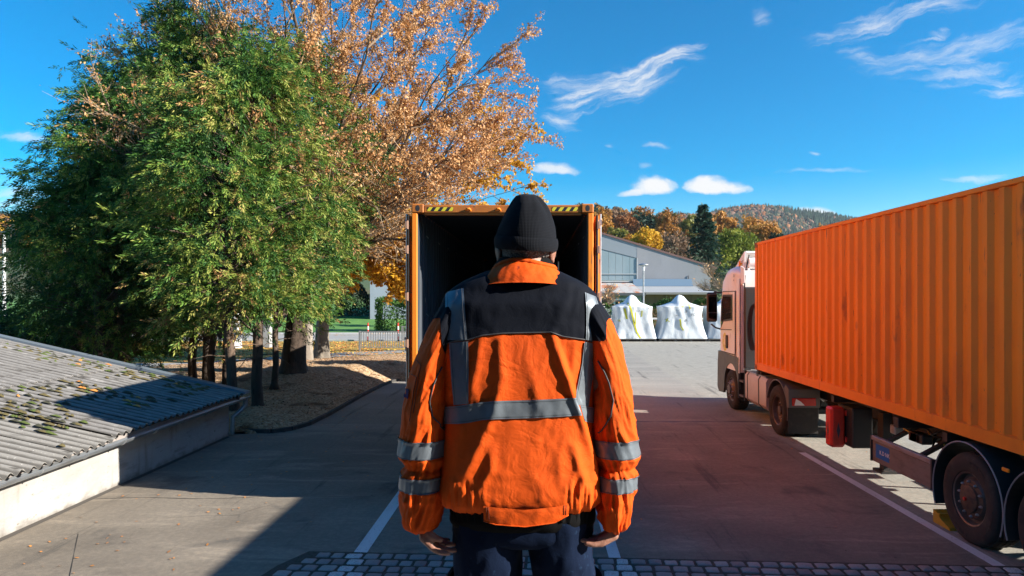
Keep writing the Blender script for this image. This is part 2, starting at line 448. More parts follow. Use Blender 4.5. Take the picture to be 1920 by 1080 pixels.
# asphalt of the yard
am = bpy.data.materials.new('yard_asphalt'); am.use_nodes = True; am.node_tree.nodes.clear()
T = NT(am.node_tree)
b = T.n('ShaderNodeBsdfPrincipled', {'Roughness': .85, 'Specular IOR Level': .35}); T.n('ShaderNodeOutputMaterial', {0: b.outputs[0]})
pos = T.n('ShaderNodeNewGeometry').outputs['Position']
ps = T.n('ShaderNodeSeparateXYZ', {0: pos}).outputs
col = T.mix(T.smooth(T.noise(pos, .35, 5, .6, .6), .35, .68), (0.135, 0.114, 0.090, 1), (0.200, 0.170, 0.134, 1))
col = T.mix(T.smooth(T.noise(T.mapping(pos, sc=(.35, 1.6, 1)), 1.1, 6, .65, 1.0), .5, .72), col, (0.27, 0.228, 0.178, 1))
col = T.mix(T.m('MULTIPLY', T.smooth(T.noise(pos, .8, 4, .6, .5), .56, .70), .72), col, (0.062, 0.057, 0.054, 1))
# the far yard is painted paler, standing in for its glancing light
far_glance = T.mix(T.smooth(T.noise(T.mapping(pos, sc=(.2, 1, 1)), .9, 5, .6), .35, .7), (0.21, 0.203, 0.19, 1), (0.275, 0.262, 0.24, 1))
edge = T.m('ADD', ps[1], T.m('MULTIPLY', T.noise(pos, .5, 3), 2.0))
col = T.mix(T.smooth(edge, 12, 22), col, far_glance)
# strip under the parked lorry is paler
pale_strip = T.mix(T.smooth(T.noise(pos, 3, 5, .6), .35, .7), (0.24, 0.23, 0.205, 1), (0.29, 0.28, 0.25, 1))
col = T.mix(T.smooth(T.m('ADD', ps[0], T.m('MULTIPLY', T.noise(pos, 1.3, 3), .3)), 4.9, 5.2), col, pale_strip)
mot = T.noise(pos, 14, 5, .75)
col = T.mix(T.m('MULTIPLY', T.smooth(mot, .42, .62), .45), col, T.mix(1.0, col, (1.55, 1.5, 1.42, 1), 'MULTIPLY'))
col = T.mix(T.m('MULTIPLY', T.smooth(T.noise(T.mapping(pos, rot=(0, 0, .12), sc=(1.6, .10, 1)), 2.0, 5, .7), .57, .72), .7), col, (0.045, 0.042, 0.04, 1))
agg = T.noise(pos, 130, 3, .8)
col = T.mix(T.m('MULTIPLY', T.smooth(agg, .52, .66), .45), col, (0.21, 0.2, 0.19, 1))
col = T.mix(T.m('MULTIPLY', T.smooth(agg, .48, .36), .6), col, (0.035, 0.033, 0.033, 1))
# cracks
vor = T.n('ShaderNodeTexVoronoi', {'Vector': T.n('ShaderNodeVectorMath', {0: pos, 1: T.n('ShaderNodeVectorMath', {0: T.n('ShaderNodeTexNoise', {'Vector': pos, 'Scale': 1.3, 'Detail': 5}).outputs[1], 'Scale': .55}, operation='SCALE').outputs[0]}, operation='ADD').outputs[0], 'Scale': .42}, feature='DISTANCE_TO_EDGE').outputs[0]
cr = T.m('MULTIPLY', T.m('SUBTRACT', 1.0, T.smooth(vor, .0, .008)), T.smooth(T.noise(pos, .4, 4), .54, .66))
col = T.mix(T.m('MULTIPLY', cr, .45), col, (0.04, 0.037, 0.035, 1))
# oil drips and leaves blown about
sp = T.n('ShaderNodeTexVoronoi', {'Vector': pos, 'Scale': 2.3}, feature='F1').outputs[0]
col = T.mix(T.m('MULTIPLY', T.m('SUBTRACT', 1.0, T.smooth(sp, .018, .045)), T.smooth(T.noise(pos, .8, 2), .45, .55)), col, (0.03, 0.026, 0.024, 1))
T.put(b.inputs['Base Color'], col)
bh = T.m('ADD', T.m('MULTIPLY', agg, .5), T.m('MULTIPLY', T.noise(pos, 9, 4, .6), .8))
T.put(b.inputs['Normal'], T.n('ShaderNodeBump', {'Strength': .35, 'Distance': .012, 'Height': bh}).outputs[0])
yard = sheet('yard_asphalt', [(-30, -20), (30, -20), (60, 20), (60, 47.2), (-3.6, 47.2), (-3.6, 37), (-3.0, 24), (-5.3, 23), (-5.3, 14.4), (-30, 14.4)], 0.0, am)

# painted bay lines
pm = mat('worn_line_paint', (0.62, 0.62, 0.62), .7, var=[(3, (0.5, 0.5, 0.5), .4, .7, (1, .3, 1)), (26, (0.16, 0.155, 0.15), .62, .70, U1), (90, (0.18, 0.175, 0.17), .60, .70, U1)])
for i, (x0, x1, w, y0, y1, c) in enumerate([(-1.965, -1.955, .15, 3.6, 5.7, 1), (-1.955, -1.90, .15, 7.59, 20.5, 1), (.868, .86, .13, 3.6, 5.5, 1), (.86, .83, .13, 7.44, 20.5, 1), (4.91, 4.90, .13, 3.6, 5.3, 1), (4.90, 4.87, .13, 7.22, 12.5, 1)]):
    o = sheet('painted_line', [(x0 - w/2, y0), (x0 + w/2, y0), (x1 + w/2, y1), (x1 - w/2, y1)], .004, pm)
# filled joints in the asphalt
jm = mat('joint_bitumen', (0.02, 0.02, 0.02), .6)
def joint(name, pts, w):
    A = []; B = []
    for i, (x, y) in enumerate(pts):
        A.append((x, y - w * (0.5 + .3 * math.sin(i * 2.1)), .003)); B.append((x, y + w * (.5 + .3 * math.cos(i * 1.7)), .003))
    mb = MB(); mb.strip(A, B); tag(mb.build(name, jm), kind='structure')
joint('asphalt_joint', [(-1.0 + .22 * i, 15.62 + .03 * math.sin(i * 1.3)) for i in range(29)], .07)
joint('asphalt_joint', [(-6.2 + .3 * i, 9.62 + .05 * math.sin(i * .9) + .012 * i) for i in range(14)], .012)
joint('asphalt_joint', [(-5.5 + .18 * i, 8.2 - .30 * i) for i in range(9)], .012)

# ------------------------------------------------------------------ cobble strip
cob_mats = [mat('granite_sett', c, .6, var=[(14, (c[0]*.72, c[1]*.72, c[2]*.72), .45, .7, U1), (60, (c[0]*1.35, c[1]*1.3, c[2]*1.3), .55, .7, U1)], bump=(45, .5, 4)) for c in ((0.22, 0.22, 0.225), (0.27, 0.27, 0.268), (0.17, 0.168, 0.172), (0.31, 0.30, 0.29))]
cob_paint = mat('granite_sett_with_line_paint', (0.56, 0.56, 0.56), .7, var=[(12, (0.17, 0.17, 0.17), .56, .62, U1), (40, (0.2, 0.2, 0.2), .58, .66, U1)], bump=(45, .5, 4))
bed_m = mat('sett_joint_grit', (0.060, 0.052, 0.044), .9, var=[(40, (0.02, 0.03, 0.012), .5, .6, U1)])
ca, cb = Vector((-2.42, 7.60, 0)), Vector((7.2, 7.06, 0))
cd = (cb - ca).normalized(); cn = Vector((cd.y, -cd.x, 0))            # towards the camera
strip = tag(bpy.data.objects.new('cobble_strip', None), kind='structure'); COL.objects.link(strip)
RW = .172; NR = 6
bed = sheet('joint_bed', [tuple(p)[:2] for p in (ca - cd*.12 - cn*.03, ca + cd*9.6 - cn*.03, ca + cd*9.6 + cn*(RW*NR+.03), ca - cd*.42 + cn*(RW*NR+.03), ca - cd*.30 + cn*(RW*2.3))], .004, bed_m)
bed.parent = strip
sett_meshes = []
for k in range(7):
    r = random.Random(k)
    mb = MB(); ring = []
    cs = [(-.5, -.5), (.5, -.5), (.5, .5), (-.5, .5)]
    for i in range(4):
        x, y = cs[i]; x2, y2 = cs[(i + 1) % 4]; x0, y0 = cs[i - 1]; j_ = r.uniform(.05, .13); j2 = r.uniform(.05, .13); sq = r.uniform(-.04, .03), r.uniform(-.05, .04)
        x, y = x * (1 + sq[0]), y * (1 + sq[1])
        ring.append((x + (x0 - x) * j_, y + (y0 - y) * j_)); ring.append((x + (x2 - x) * j2, y + (y2 - y) * j2)); ring.append(((x + x2) / 2 + r.uniform(-.02, .02), (y + y2) / 2 + r.uniform(-.03, .03)))
    nn = len(ring); mb.v = [(x, y, -.02) for x, y in ring] + [(x * .98, y * .98, .012) for x, y in ring] + [(x * .86, y * .86, .021 + r.uniform(-.003, .003)) for x, y in ring] + [(0, 0, .024 + r.uniform(-.003, .003))]
    for j in (0, 1):
        for i in range(nn): mb.face([j*nn+i, j*nn+(i+1)%nn, (j+1)*nn+(i+1)%nn, (j+1)*nn+i])
    for i in range(nn): mb.face([2*nn+i, 2*nn+(i+1)%nn, 3*nn])
    me = mb.mesh('cobblestone'); me.materials.append(cob_mats[0])
    for p_ in me.polygons: p_.use_smooth = True
    sett_meshes.append(me)
cnt = 0; lefts = [0, -.1, -.18, -.25, -.3, -.3, -.3, -.3]
for row in range(NR):
    x = lefts[row] + (.0 if row else .0)
    while x < 8.6 and cnt < 290:
        w = random.uniform(.15, .21); c = ca + cd * (x + w/2) + cn * (RW * (row + .5) + random.uniform(-.008, .008))
        if -.6 < (c.x) < .6 and c.y > 9: pass
        o = link_mesh('cobblestone', random.choice(sett_meshes), strip, (c.x, c.y, 0.0))
        o.scale = (w - .03, RW - .034 + random.uniform(-.012, .006), random.uniform(.45, .75))
        o.rotation_euler = (random.uniform(-.02, .02), random.uniform(-.02, .02), math.atan2(cd.y, cd.x) + random.uniform(-.05, .05))
        o.material_slots[0].link = 'OBJECT'
        painted = abs(c.x + 1.955 + (7.2 - c.y) * .0) < .11 or abs(c.x - .86) < .1 or abs(c.x - 4.89) < .1
        o.material_slots[0].material = cob_paint if painted else random.choices(cob_mats, (4, 3, 2, 1))[0]
        x += w; cnt += 1
    if cnt >= 290: break

# ------------------------------------------------------------------ loading dock the man stands on (in front of the camera, under the frame)
dock_m = mat('dock_concrete', (0.28, 0.27, 0.25), .8, var=[(2, (0.2, 0.19, 0.18), .4, .7, U1)], bump=(30, .2, 4))
wh = root('warehouse', 'grey clad warehouse wall at the back of the loading dock', 'warehouse', (-6, -3.5, 0))
cl_m = mat('warehouse_cladding', (0.16, 0.17, 0.18), .6)
mb = MB((-6, -3.5, 0)); mb.box(-24, -1.9, -3.9, -.9, 0, 6.0); mb.box(1.9, 5.6, -3.9, -.9, 0, 6.0); mb.box(-1.898, 1.898, -3.9, -.902, 4.6, 6.0); mb.box(-1.898, 1.898, -3.9, -3.6, 0, 4.6); mb.build('wall', cl_m, wh)
d = root('loading_dock', 'raised concrete loading dock under the standing man', 'dock', (0, 0, 0), kind='structure')
mb = MB(); mb.box(-2.6, 3.4, -.88, 3.28, -.02, 1.338, .01); mb.build('dock_slab', dock_m, d)
for bx in (-1.6, .9, 2.9):
    mb = MB(); mb.box(bx, bx + .22, 3.282, 3.38, .75, 1.25, .02); mb.build('rubber_bumper', M['rubber'], d)

# ------------------------------------------------------------------ mulch bed with its edging
EDGE = [(-6.35, 14.55), (-6.0, 14.35), (-5.6, 14.3), (-5.28, 14.6), (-5.1, 15.2), (-5.04, 16.5), (-5.05, 19.5), (-4.98, 21.9), (-4.85, 23.1), (-4.6, 23.45), (-3.6, 23.6), (-3.2, 24.5), (-3.2, 33), (-4, 36.2)]
def edge_x(y):
    return lerp_pts(y, [(14.2, -6.0), (14.6, -5.35), (15.2, -5.1), (16.5, -5.04), (19.5, -5.05), (21.9, -4.98), (23.1, -4.85), (23.6, -3.6), (24.5, -3.2), (37, -3.2)])
def mulch_h(x, y):
    d_ = min(edge_x(y) - x, (y - 14.2) * .8 + .02, (lerp_pts(x, [(-40, 24.4), (-14, 26.8), (-9.5, 32.1), (-3.4, 37.1)]) - y) * .6)
    h = .02 + .42 * sm(d_, 0, 2.4) * (0.65 + .35 * math.sin(y * .55 + 1.0)) + .10 * sm(d_, 0, .5)
    h -= .22 * sm(y, 28, 36) + .12 * sm(-x, 9, 14)
    h += .05 * noise.noise(Vector((x * .9, y * .9, 1))) + .02 * noise.noise(Vector((x * 3.5, y * 3.5, 2)))
    h += .025 * noise.noise(Vector((x * 11, y * 11, 2))) * (y < 25)
    if d_ < 0: h = -.05
    return max(h, .012) if d_ >= 0 else -.05
ys = list(np.arange(14.2, 26, .09)) + list(np.arange(26, 36.4, .2))
xs = list(-np.concatenate([np.arange(3.1, 11, .09), np.arange(11, 26, .4)]))
V_ = []; 
for y in ys:
    for x in xs: V_.append((x, y, mulch_h(x, y)))
nx = len(xs); F_ = []
for j in range(len(ys) - 1):
    for i in range(nx - 1):
        a = j*nx+i
        if max(V_[a][2], V_[a+1][2], V_[a+nx][2], V_[a+nx+1][2]) > 0: F_.append((a, a+1, a+nx+1, a+nx))
mm = bpy.data.materials.new('bark_mulch'); mm.use_nodes = True; mm.node_tree.nodes.clear(); T = NT(mm.node_tree)
b = T.n('ShaderNodeBsdfPrincipled', {'Roughness': .9, 'Specular IOR Level': .2}); T.n('ShaderNodeOutputMaterial', {0: b.outputs[0]})
pos = T.n('ShaderNodeNewGeometry').outputs['Position']
vv = T.n('ShaderNodeTexVoronoi', {'Vector': T.mapping(pos, rot=(0, 0, .5), sc=(1, 1.9, 1)), 'Scale': 17}, feature='F1')
bw = T.n('ShaderNodeRGBToBW', {0: vv.outputs[1]}).outputs[0]
col = T.ramp(bw, [(0, (0.16, 0.095, 0.055)), (.3, (0.38, 0.25, 0.145)), (.6, (0.50, 0.36, 0.23)), (1, (0.62, 0.49, 0.34))])
col = T.mix(T.smooth(T.noise(pos, .9, 5, .65), .52, .66), col, (0.16, 0.095, 0.055, 1))
col = T.mix(T.smooth(T.noise(pos, 26, 2, .6), .60, .66), col, (0.5, 0.24, 0.07, 1))
T.put(b.inputs['Base Color'], col)
T.put(b.inputs['Normal'], T.n('ShaderNodeBump', {'Strength': .9, 'Distance': .03, 'Height': T.m('ADD', bw, T.noise(pos, 40, 3))}).outputs[0])
me = fast_mesh('mulch_bed', V_, F_, mm); o = link_mesh('mulch_bed', me); tag(o, kind='structure')
# loose chips and fallen leaves lying on the bed
chip_m = mat('wood_chip', (0.40, 0.26, 0.15), .85); chip2_m = mat('fallen_leaf_brown', (0.42, 0.17, 0.05), .7)
def scatter_flats(name, pts, sizes, mats_, mi, lift=.012, tilt=.5):
    n = len(pts); P_ = np.asarray(pts, float)
    a = rng.uniform(0, 6.28, n); t1 = rng.uniform(-tilt, tilt, n); t2 = rng.uniform(-tilt, tilt, n)
    u = np.stack([np.cos(a), np.sin(a), t1], 1) * sizes[:, :1]; v = np.stack([-np.sin(a), np.cos(a), t2], 1) * sizes[:, 1:]
    c = P_ + np.array([0, 0, lift])
    V = np.stack([c - u, c - v * .9 + u * .1, c + u, c + v], 1).reshape(-1, 3)
    F = np.arange(4 * n).reshape(-1, 4)
    return link_mesh(name, fast_mesh(name, V, F, mats_, mi=mi))
pts = []
while len(pts) < 26000:
    y = 14.3 + (random.random() ** 1.3) * 20; x = random.uniform(-13, -3.2)
    if x < edge_x(y) - .03:
        h = mulch_h(x, y)
        if h > 0: pts.append((x, y, h))
n = len(pts); sz = np.stack([rng.uniform(.02, .05, n), rng.uniform(.006, .018, n)], 1)
o = scatter_flats('mulch_chips', pts, sz, [chip_m, chip2_m, mat('dark_wood_chip', (0.13, 0.08, 0.05), .9)], rng.choice([0, 1, 2], n, p=[.6, .12, .28]))
tag(o, 'loose wood chips and leaves lying on the mulch bed', 'wood chips', kind='stuff')
# edging band
em = mat('edging_dark_stone', (0.05, 0.047, 0.045), .9, var=[(6, (0.09, 0.08, 0.07), .5, .7, U1)], bump=(20, .4, 4))
mb = MB(); E = [Vector((x + .05, y, 0)) for x, y in EDGE]
for a, b_ in zip(E, E[1:]):
    n_ = max(1, int((b_ - a).length / .5))
    for i in range(n_):
        p, q = a + (b_ - a) * (i / n_), a + (b_ - a) * ((i + 1) / n_)
        dd = (q - p).normalized() * .006
        mb.bar(p + dd + Vector((0, 0, .03)), q - dd + Vector((0, 0, .03)), .08, .10)
tag(mb.build('bed_edging', em), kind='structure')

# ------------------------------------------------------------------ verge, path, road beyond the bed
vm = bpy.data.materials.new('leafy_verge'); vm.use_nodes = True; vm.node_tree.nodes.clear(); T = NT(vm.node_tree)
b = T.n('ShaderNodeBsdfPrincipled', {'Roughness': .95, 'Specular IOR Level': .1}); T.n('ShaderNodeOutputMaterial', {0: b.outputs[0]})
pos = T.n('ShaderNodeNewGeometry').outputs['Position']; ps = T.n('ShaderNodeSeparateXYZ', {0: pos}).outputs
col = T.mix(T.smooth(T.noise(pos, .5, 5, .6), .4, .65), (0.20, 0.19, 0.05, 1), (0.30, 0.25, 0.08, 1))
col = T.mix(T.smooth(T.noise(pos, 5, 5, .7), .48, .58), col, (0.42, 0.19, 0.05, 1))
col = T.mix(T.m('MULTIPLY', T.smooth(T.noise(pos, 11, 3, .7), .55, .66), .8), col, (0.20, 0.09, 0.03, 1))
T.put(b.inputs['Base Color'], col)
sheet('leafy_verge', [(-70, 26), (-20, 26), (-3.55, 36.0), (-3.55, 44.2), (-70, 44.2)], .008, vm)
path_m = mat('path_asphalt', (0.21, 0.20, 0.19), .9, var=[(2, (0.27, 0.26, 0.24), .4, .7, U1), (14, (0.35, 0.19, 0.08), .66, .72, U1)])
sheet('footpath', [(-40, 24.6), (-14.0, 27.2), (-9.5, 32.6), (-3.4, 37.6), (-3.4, 39.4), (-10.8, 34.6), (-15.2, 29.6), (-40, 27.2)], .014, path_m)
road_m = mat('road_asphalt', (0.25, 0.245, 0.235), .9, var=[(.8, (0.30, 0.295, 0.28), .4, .7, (.2, 1, 1)), (20, (0.4, 0.2, 0.07), .68, .73, U1)])
sheet('road', [(-90, 45.0), (-2.5, 45.0), (-2.5, 51.0), (-90, 51.0)], .012, road_m)
kerb_m = mat('kerb_stone', (0.42, 0.41, 0.39), .8)
mb = MB()
for i in range(88):
    x = -90 + i
    mb.box(x, x + .985, 44.6, 44.98, -.03, .10); mb.box(x, x + .985, 51.02, 51.2, -.03, .12)
tag(mb.build('kerb', kerb_m), kind='structure')
sheet('leaf_strip', [(-90, 51.22), (-2.5, 51.22), (-2.5, 52.4), (-90, 52.4)], .03, vm)
sheet('pavement', [(-90, 52.4), (-2.5, 52.4), (-2.5, 54.8), (-90, 54.8)], .04, mat('pavement_slabs', (0.36, 0.35, 0.33), .9))
# fallen leaves on verge, road edge, path
lm1 = mat('fallen_leaf_orange', (0.50, 0.20, 0.04), .8); lm2 = mat('fallen_leaf_yellow', (0.55, 0.36, 0.06), .8)
pts = [(random.uniform(-32, -3.8), random.uniform(30, 44.2), .01) for _ in range(9000)] + [(random.uniform(-32, -2.8), random.gauss(51.8, .4), .04) for _ in range(1500)] + [(random.uniform(-30, -3), random.gauss(45.4, .3), .03) for _ in range(900)]
n = len(pts); sz = np.stack([rng.uniform(.04, .08, n), rng.uniform(.03, .05, n)], 1)
o = scatter_flats('fallen_leaves', pts, sz, [lm1, lm2, chip2_m], rng.choice([0, 1, 2], n), .012, .6)
tag(o, 'brown and yellow fallen leaves strewn over the grass verge and road edge', 'fallen leaves', kind='stuff')
# a few leaves blown over the yard
pts = []
for _ in range(260):
    y = random.uniform(7, 26); x = -5.0 + abs(random.gauss(0, 1.2)) if y > 14 else -6.0 + abs(random.gauss(0, 1.4))
    pts.append((x, y, .001))
pts += [(random.uniform(-6, 9), random.uniform(7, 40), .001) for _ in range(160)]
n = len(pts); sz = np.stack([rng.uniform(.015, .03, n), rng.uniform(.01, .02, n)], 1)
o = scatter_flats('blown_leaves', pts, sz, [lm1, chip2_m], rng.choice([0, 1], n), .008, .25)
tag(o, 'small dry leaves blown over the asphalt yard', 'dry leaves', kind='stuff')
# ------------------------------------------------------------------ shipping containers
CW, CL, CHT, CZ = 2.438, 12.192, 2.896, 1.20
def corr_profile(L, pitch=.278, depth=.045, outx=0.0, sgn=-1):
    """trapezoid corrugation along y, outer flats at outx, inner flats inset by depth"""
    n = int(L / pitch); s0 = (L - n * pitch) / 2; pts = [(0, outx)]
    for i in range(n):
        a = s0 + i * pitch
        pts += [(a, outx), (a + .078, outx), (a + .132, outx - sgn * depth), (a + .224, outx - sgn * depth)]
    pts += [(s0 + n * pitch, outx), (L, outx)]
    return pts
def dent(y, z, seed):
    return 0.0
def make_container(loc, label, doors_open):
    c = root('shipping_container', label, 'shipping container', loc)
    hw = CW / 2; z0, z1 = CZ, CZ + CHT; o = M['cont_orange']
    for s, nm in ((-1, 'left'), (1, 'right')):
        # corrugated side wall, outside and inside skin 2 mm apart
        prof = corr_profile(CL - .36, outx=s * (hw - .012), sgn=s)
        y0 = .18
        zs = [z0 + .16, z0 + .30, z0 + .42, z0 + .56, z0 + .75, z0 + 1.2, z0 + 1.9, z1 - .065]
        mb = MB(); rr = random.Random(5)
        bumps = [(1.9, .42, .26, .020), (1.15, .30, .2, .016), (2.5, .5, .16, .018), (3.3, .28, .12, .012)] if s < 0 else []
        for sk, m_i in ((0, 0), (1, 1)):
            mb.mi = m_i; base = len(mb.v)
            for z in zs:
                for (y, x) in prof:
                    xx = x - s * .004 * sk
                    for by, bz, br, bd in bumps:
                        q = ((y0 + y - by) / br) ** 2 + ((z - z0 - bz) / br) ** 2
                        xx += -s * bd * math.exp(-q * 1.5) * (1.5 if (int(y * 31) % 2) else .6)
                    mb.v.append((xx, y0 + y, z))
            n = len(prof)
            for j in range(len(zs) - 1):
                for i in range(n - 1):
                    q = [base + j*n+i, base + j*n+i+1, base + (j+1)*n+i+1, base + (j+1)*n+i]
                    mb.face(q if sk ^ (s > 0) else q[::-1])
        me = bpy.data.meshes.new('side_panel'); me.from_pydata(mb.v, [], mb.f); me.polygons.foreach_set('material_index', mb.m)
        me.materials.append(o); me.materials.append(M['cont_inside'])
        link_mesh('side_panel', me, c)
        mb = MB(); mb.box(min(s*hw, s*(hw-.06)), max(s*hw, s*(hw-.06)), .178, CL - .178, z1 - .062, z1 - .002, .006); mb.build('top_rail', o, c)
        mb = MB(); xo = s * (hw + .002); xi = s * (hw - .05)
        mb.prism([(xo, z0 + .012), (xo, z0 + .16), (xi, z0 + .175), (xi, z0 + .012)], 'XZ', .178, CL - .178)
        mb.build('bottom_rail', o, c)
        for (ya, yb) in ((0, .16), (CL - .16, CL)):
            mb = MB(); x0, x1 = sorted((s * hw, s * (hw - .075)))
            mb.box(x0, x1, ya + .004, yb - .004, z0 + .118, z1 - .118, .01); mb.build('corner_post', o, c)
            for zc in (z0, z1 - .118):
                mb = MB(); x0, x1 = sorted((s * (hw + .003), s * (hw - .162))); yy0, yy1 = (ya - .003, ya + .178) if ya < 1 else (yb - .178, yb + .003)
                mb.box(x0, x1, yy0, yy1, zc - .003, zc + .121, .014)
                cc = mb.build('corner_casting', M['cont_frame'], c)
                mb = MB(); ring = [(math.cos(a) * .030, math.sin(a) * .042) for a in np.linspace(0, 2 * math.pi, 17)[:-1]]
                xm = (x0 + x1) / 2; yf = yy0 - .001 if ya < 1 else yy1 + .001
                mb.prism([(xm + p, zc + .06 + q) for p, q in ring], 'XZ', yf, yf + (.002 if ya < 1 else -.002))
                mb.build('casting_hole', M['dark_metal'], cc); mb = MB(); xf = s * (hw + .004)
                mb.prism([(( yy0 + yy1) / 2 + p * 1.2, zc + .06 + q * .8) for p, q in ring], 'YZ', xf, xf - s * .002)
                mb.build('casting_hole', M['dark_metal'], cc)
    # roof of pressed sheets
    mb = MB(); prof = corr_profile(CL - .36, .209, .018, 0, 1); n = len(prof)
    for x in (-hw + .05, hw - .05):
        for y, h in prof: mb.v.append((x, .18 + y, z1 - .012 + h))
    for i in range(n - 1): mb.face([i, i + 1, n + i + 1, n + i])
    mb.build('roof_panel', o, c)
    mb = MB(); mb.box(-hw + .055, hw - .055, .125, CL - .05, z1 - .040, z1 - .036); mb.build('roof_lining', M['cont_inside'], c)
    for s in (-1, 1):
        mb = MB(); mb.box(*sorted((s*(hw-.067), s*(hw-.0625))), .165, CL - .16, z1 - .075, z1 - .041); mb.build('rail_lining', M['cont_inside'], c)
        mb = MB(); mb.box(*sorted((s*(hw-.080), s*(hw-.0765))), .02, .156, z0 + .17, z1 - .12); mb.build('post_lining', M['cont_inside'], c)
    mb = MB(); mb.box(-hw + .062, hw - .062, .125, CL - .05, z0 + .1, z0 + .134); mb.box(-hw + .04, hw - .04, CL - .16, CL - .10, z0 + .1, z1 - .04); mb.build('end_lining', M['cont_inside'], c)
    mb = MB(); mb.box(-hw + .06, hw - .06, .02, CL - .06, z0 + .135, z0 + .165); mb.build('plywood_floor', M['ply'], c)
    for i in range(20):
        mb = MB(); y = .5 + i * .6; mb.box(-hw + .055, hw - .055, y, y + .045, z0 + .02, z0 + .133); mb.build('floor_beam', o, c)
    # front end wall
    mb = MB(); n = 7; b0 = 0
    pr = []
    for i in range(9):
        x = -hw + .09 + i * .25
        pr += [(x, CL - .02), (x + .07, CL - .02), (x + .115, CL - .065), (x + .2, CL - .065)]
    pr.append((hw - .075, CL - .02))
    pr = [(min(p, hw - .075), q) for p, q in pr]
    for z in (z0 + .12, z1 - .06):
        for x, y in pr: mb.v.append((x, y, z))
    for i in range(len(pr) - 1): mb.face([i, i + 1, len(pr) + i + 1, len(pr) + i])
    nn = len(mb.v); 
    for z in (z0 + .12, z1 - .06):
        for x, y in pr: mb.v.append((x, y - .004, z))
    mb.mi = 1
    for i in range(len(pr) - 1): mb.face([nn + i, nn + i + 1, nn + len(pr) + i + 1, nn + len(pr) + i])
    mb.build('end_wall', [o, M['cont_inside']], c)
    for za, zb in ((z0 + .01, z0 + .12), (z1 - .1, z1 - .004)):
        mb = MB(); mb.box(-hw + .162, hw - .162, CL - .08, CL, za, zb); mb.build('end_rail', o, c)
    # rear header with recovery lugs and hazard stickers, sill
    mb = MB(); mb.box(-hw + .164, hw - .164, .012, .12, z1 - .118, z1 - .012, .008)
    mb.prism([(-hw + .164, z1 - .118), (hw - .164, z1 - .118), (hw - .164, z1 - .145), (-hw + .164, z1 - .145)], 'XZ', .03, .12)
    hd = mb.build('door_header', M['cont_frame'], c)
    for lx in (-.46, -.06, .46, .75) if doors_open else ():
        if abs(lx) > .7: continue
        mb = MB(); mb.tube([(lx - .032, .010, z1 - .085), (lx - .024, -.012, z1 - .068), (lx + .018, -.016, z1 - .066), (lx + .036, .010, z1 - .092)], [.012, .014, .014, .010], 8)
        mb.build('cam_keeper', o, hd, smooth=True)
    hz = bpy.data.materials.get('hazard_print')
    if not hz:
        hz = bpy.data.materials.new('hazard_print'); hz.use_nodes = True; hz.node_tree.nodes.clear(); T = NT(hz.node_tree)
        b = T.n('ShaderNodeBsdfPrincipled', {'Roughness': .5}); T.n('ShaderNodeOutputMaterial', {0: b.outputs[0]})
        sp_ = T.n('ShaderNodeSeparateXYZ', {0: T.n('ShaderNodeTexCoord').outputs['Object']}).outputs
        w = T.m('FRACT', T.m('DIVIDE', T.m('SUBTRACT', sp_[0], T.m('MULTIPLY', sp_[2], .7)), .098))
        T.put(b.inputs['Base Color'], T.mix(T.m('GREATER_THAN', w, .5), (0.62, 0.52, 0.03, 1), (0.015, 0.015, 0.02, 1)))
    for s in (-1, 1):
        xa, xb = sorted((s * (hw - .21), s * (hw - .555)))
        mb = MB(); mb.quad((xa, .009, z1 - .095), (xb, .009, z1 - .095), (xb, .009, z1 - .042), (xa, .009, z1 - .042)); mb.build('hazard_sticker', hz, hd)
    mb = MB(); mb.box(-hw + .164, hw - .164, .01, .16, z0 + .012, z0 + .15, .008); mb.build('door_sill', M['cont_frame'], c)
    # doors
    def door(s, opened):
        mb = MB(); w = hw - .09
        # local door: x from 0 (hinge) to w, thickness in y, then placed
        def put(fn, mbx):
            mbx.v = [fn(p) for p in mbx.v]
        if opened:
            fn = lambda p: (s * (hw + .028 + p[1]), .03 + p[0], p[2])      # folded back along the side wall
        else:
            fn = lambda p: (s * (hw - .085 - p[0]), .035 + p[1] * -1 + .05, p[2])
        za, zb = z0 + .155, z1 - .15
        frame = MB(); frame.box(0, w - .006, 0, .045, za, zb, .004)
        for k in range(4): frame.box(.10, w - .10, .045, .062, za + .14 + k * .62, za + .58 + k * .62, .012)
        put(fn, frame); dd = frame.build('container_door', [M['cont_orange']], c)
        g_ = MB(); g_.tube([(0, .02, za), (0, .02, zb)], .016, 8); g_.box(w - .008, w + .008, -.004, .056, za, zb); put(fn, g_); g_.build('door_gasket', M['rubber'], dd)
        for bx in (.28, w - .25):
            b_ = MB(); b_.tube([(bx, .092, za - .05), (bx, .092, zb + .05)], .0165, 10)
            for z in (za + .1, za + .75, za + 1.5, zb - .1): b_.box(bx - .04, bx + .04, .06, .112, z, z + .07)
            b_.box(bx - .02, bx + .3, .105, .125, za + .9, za + .935)
            put(fn, b_); b_.build('locking_bar', M['steel'], dd)
        for z in (za + .18, za + .82, za + 1.45, za + 2.08, zb - .18):
            h_ = MB(); h_.box(-.035, .10, .040, .058, z, z + .1, .004); h_.tube([(-.022, .03, z - .006), (-.022, .03, z + .106)], .014, 10); put(fn, h_)
            h_.build('door_hinge', M['steel'] if not opened else M['hinge'], dd)
    M.setdefault('hinge', mat('zinc_hinge', (0.36, 0.20, 0.13), .5, .1))
    door(-1, doors_open); door(1, doors_open)
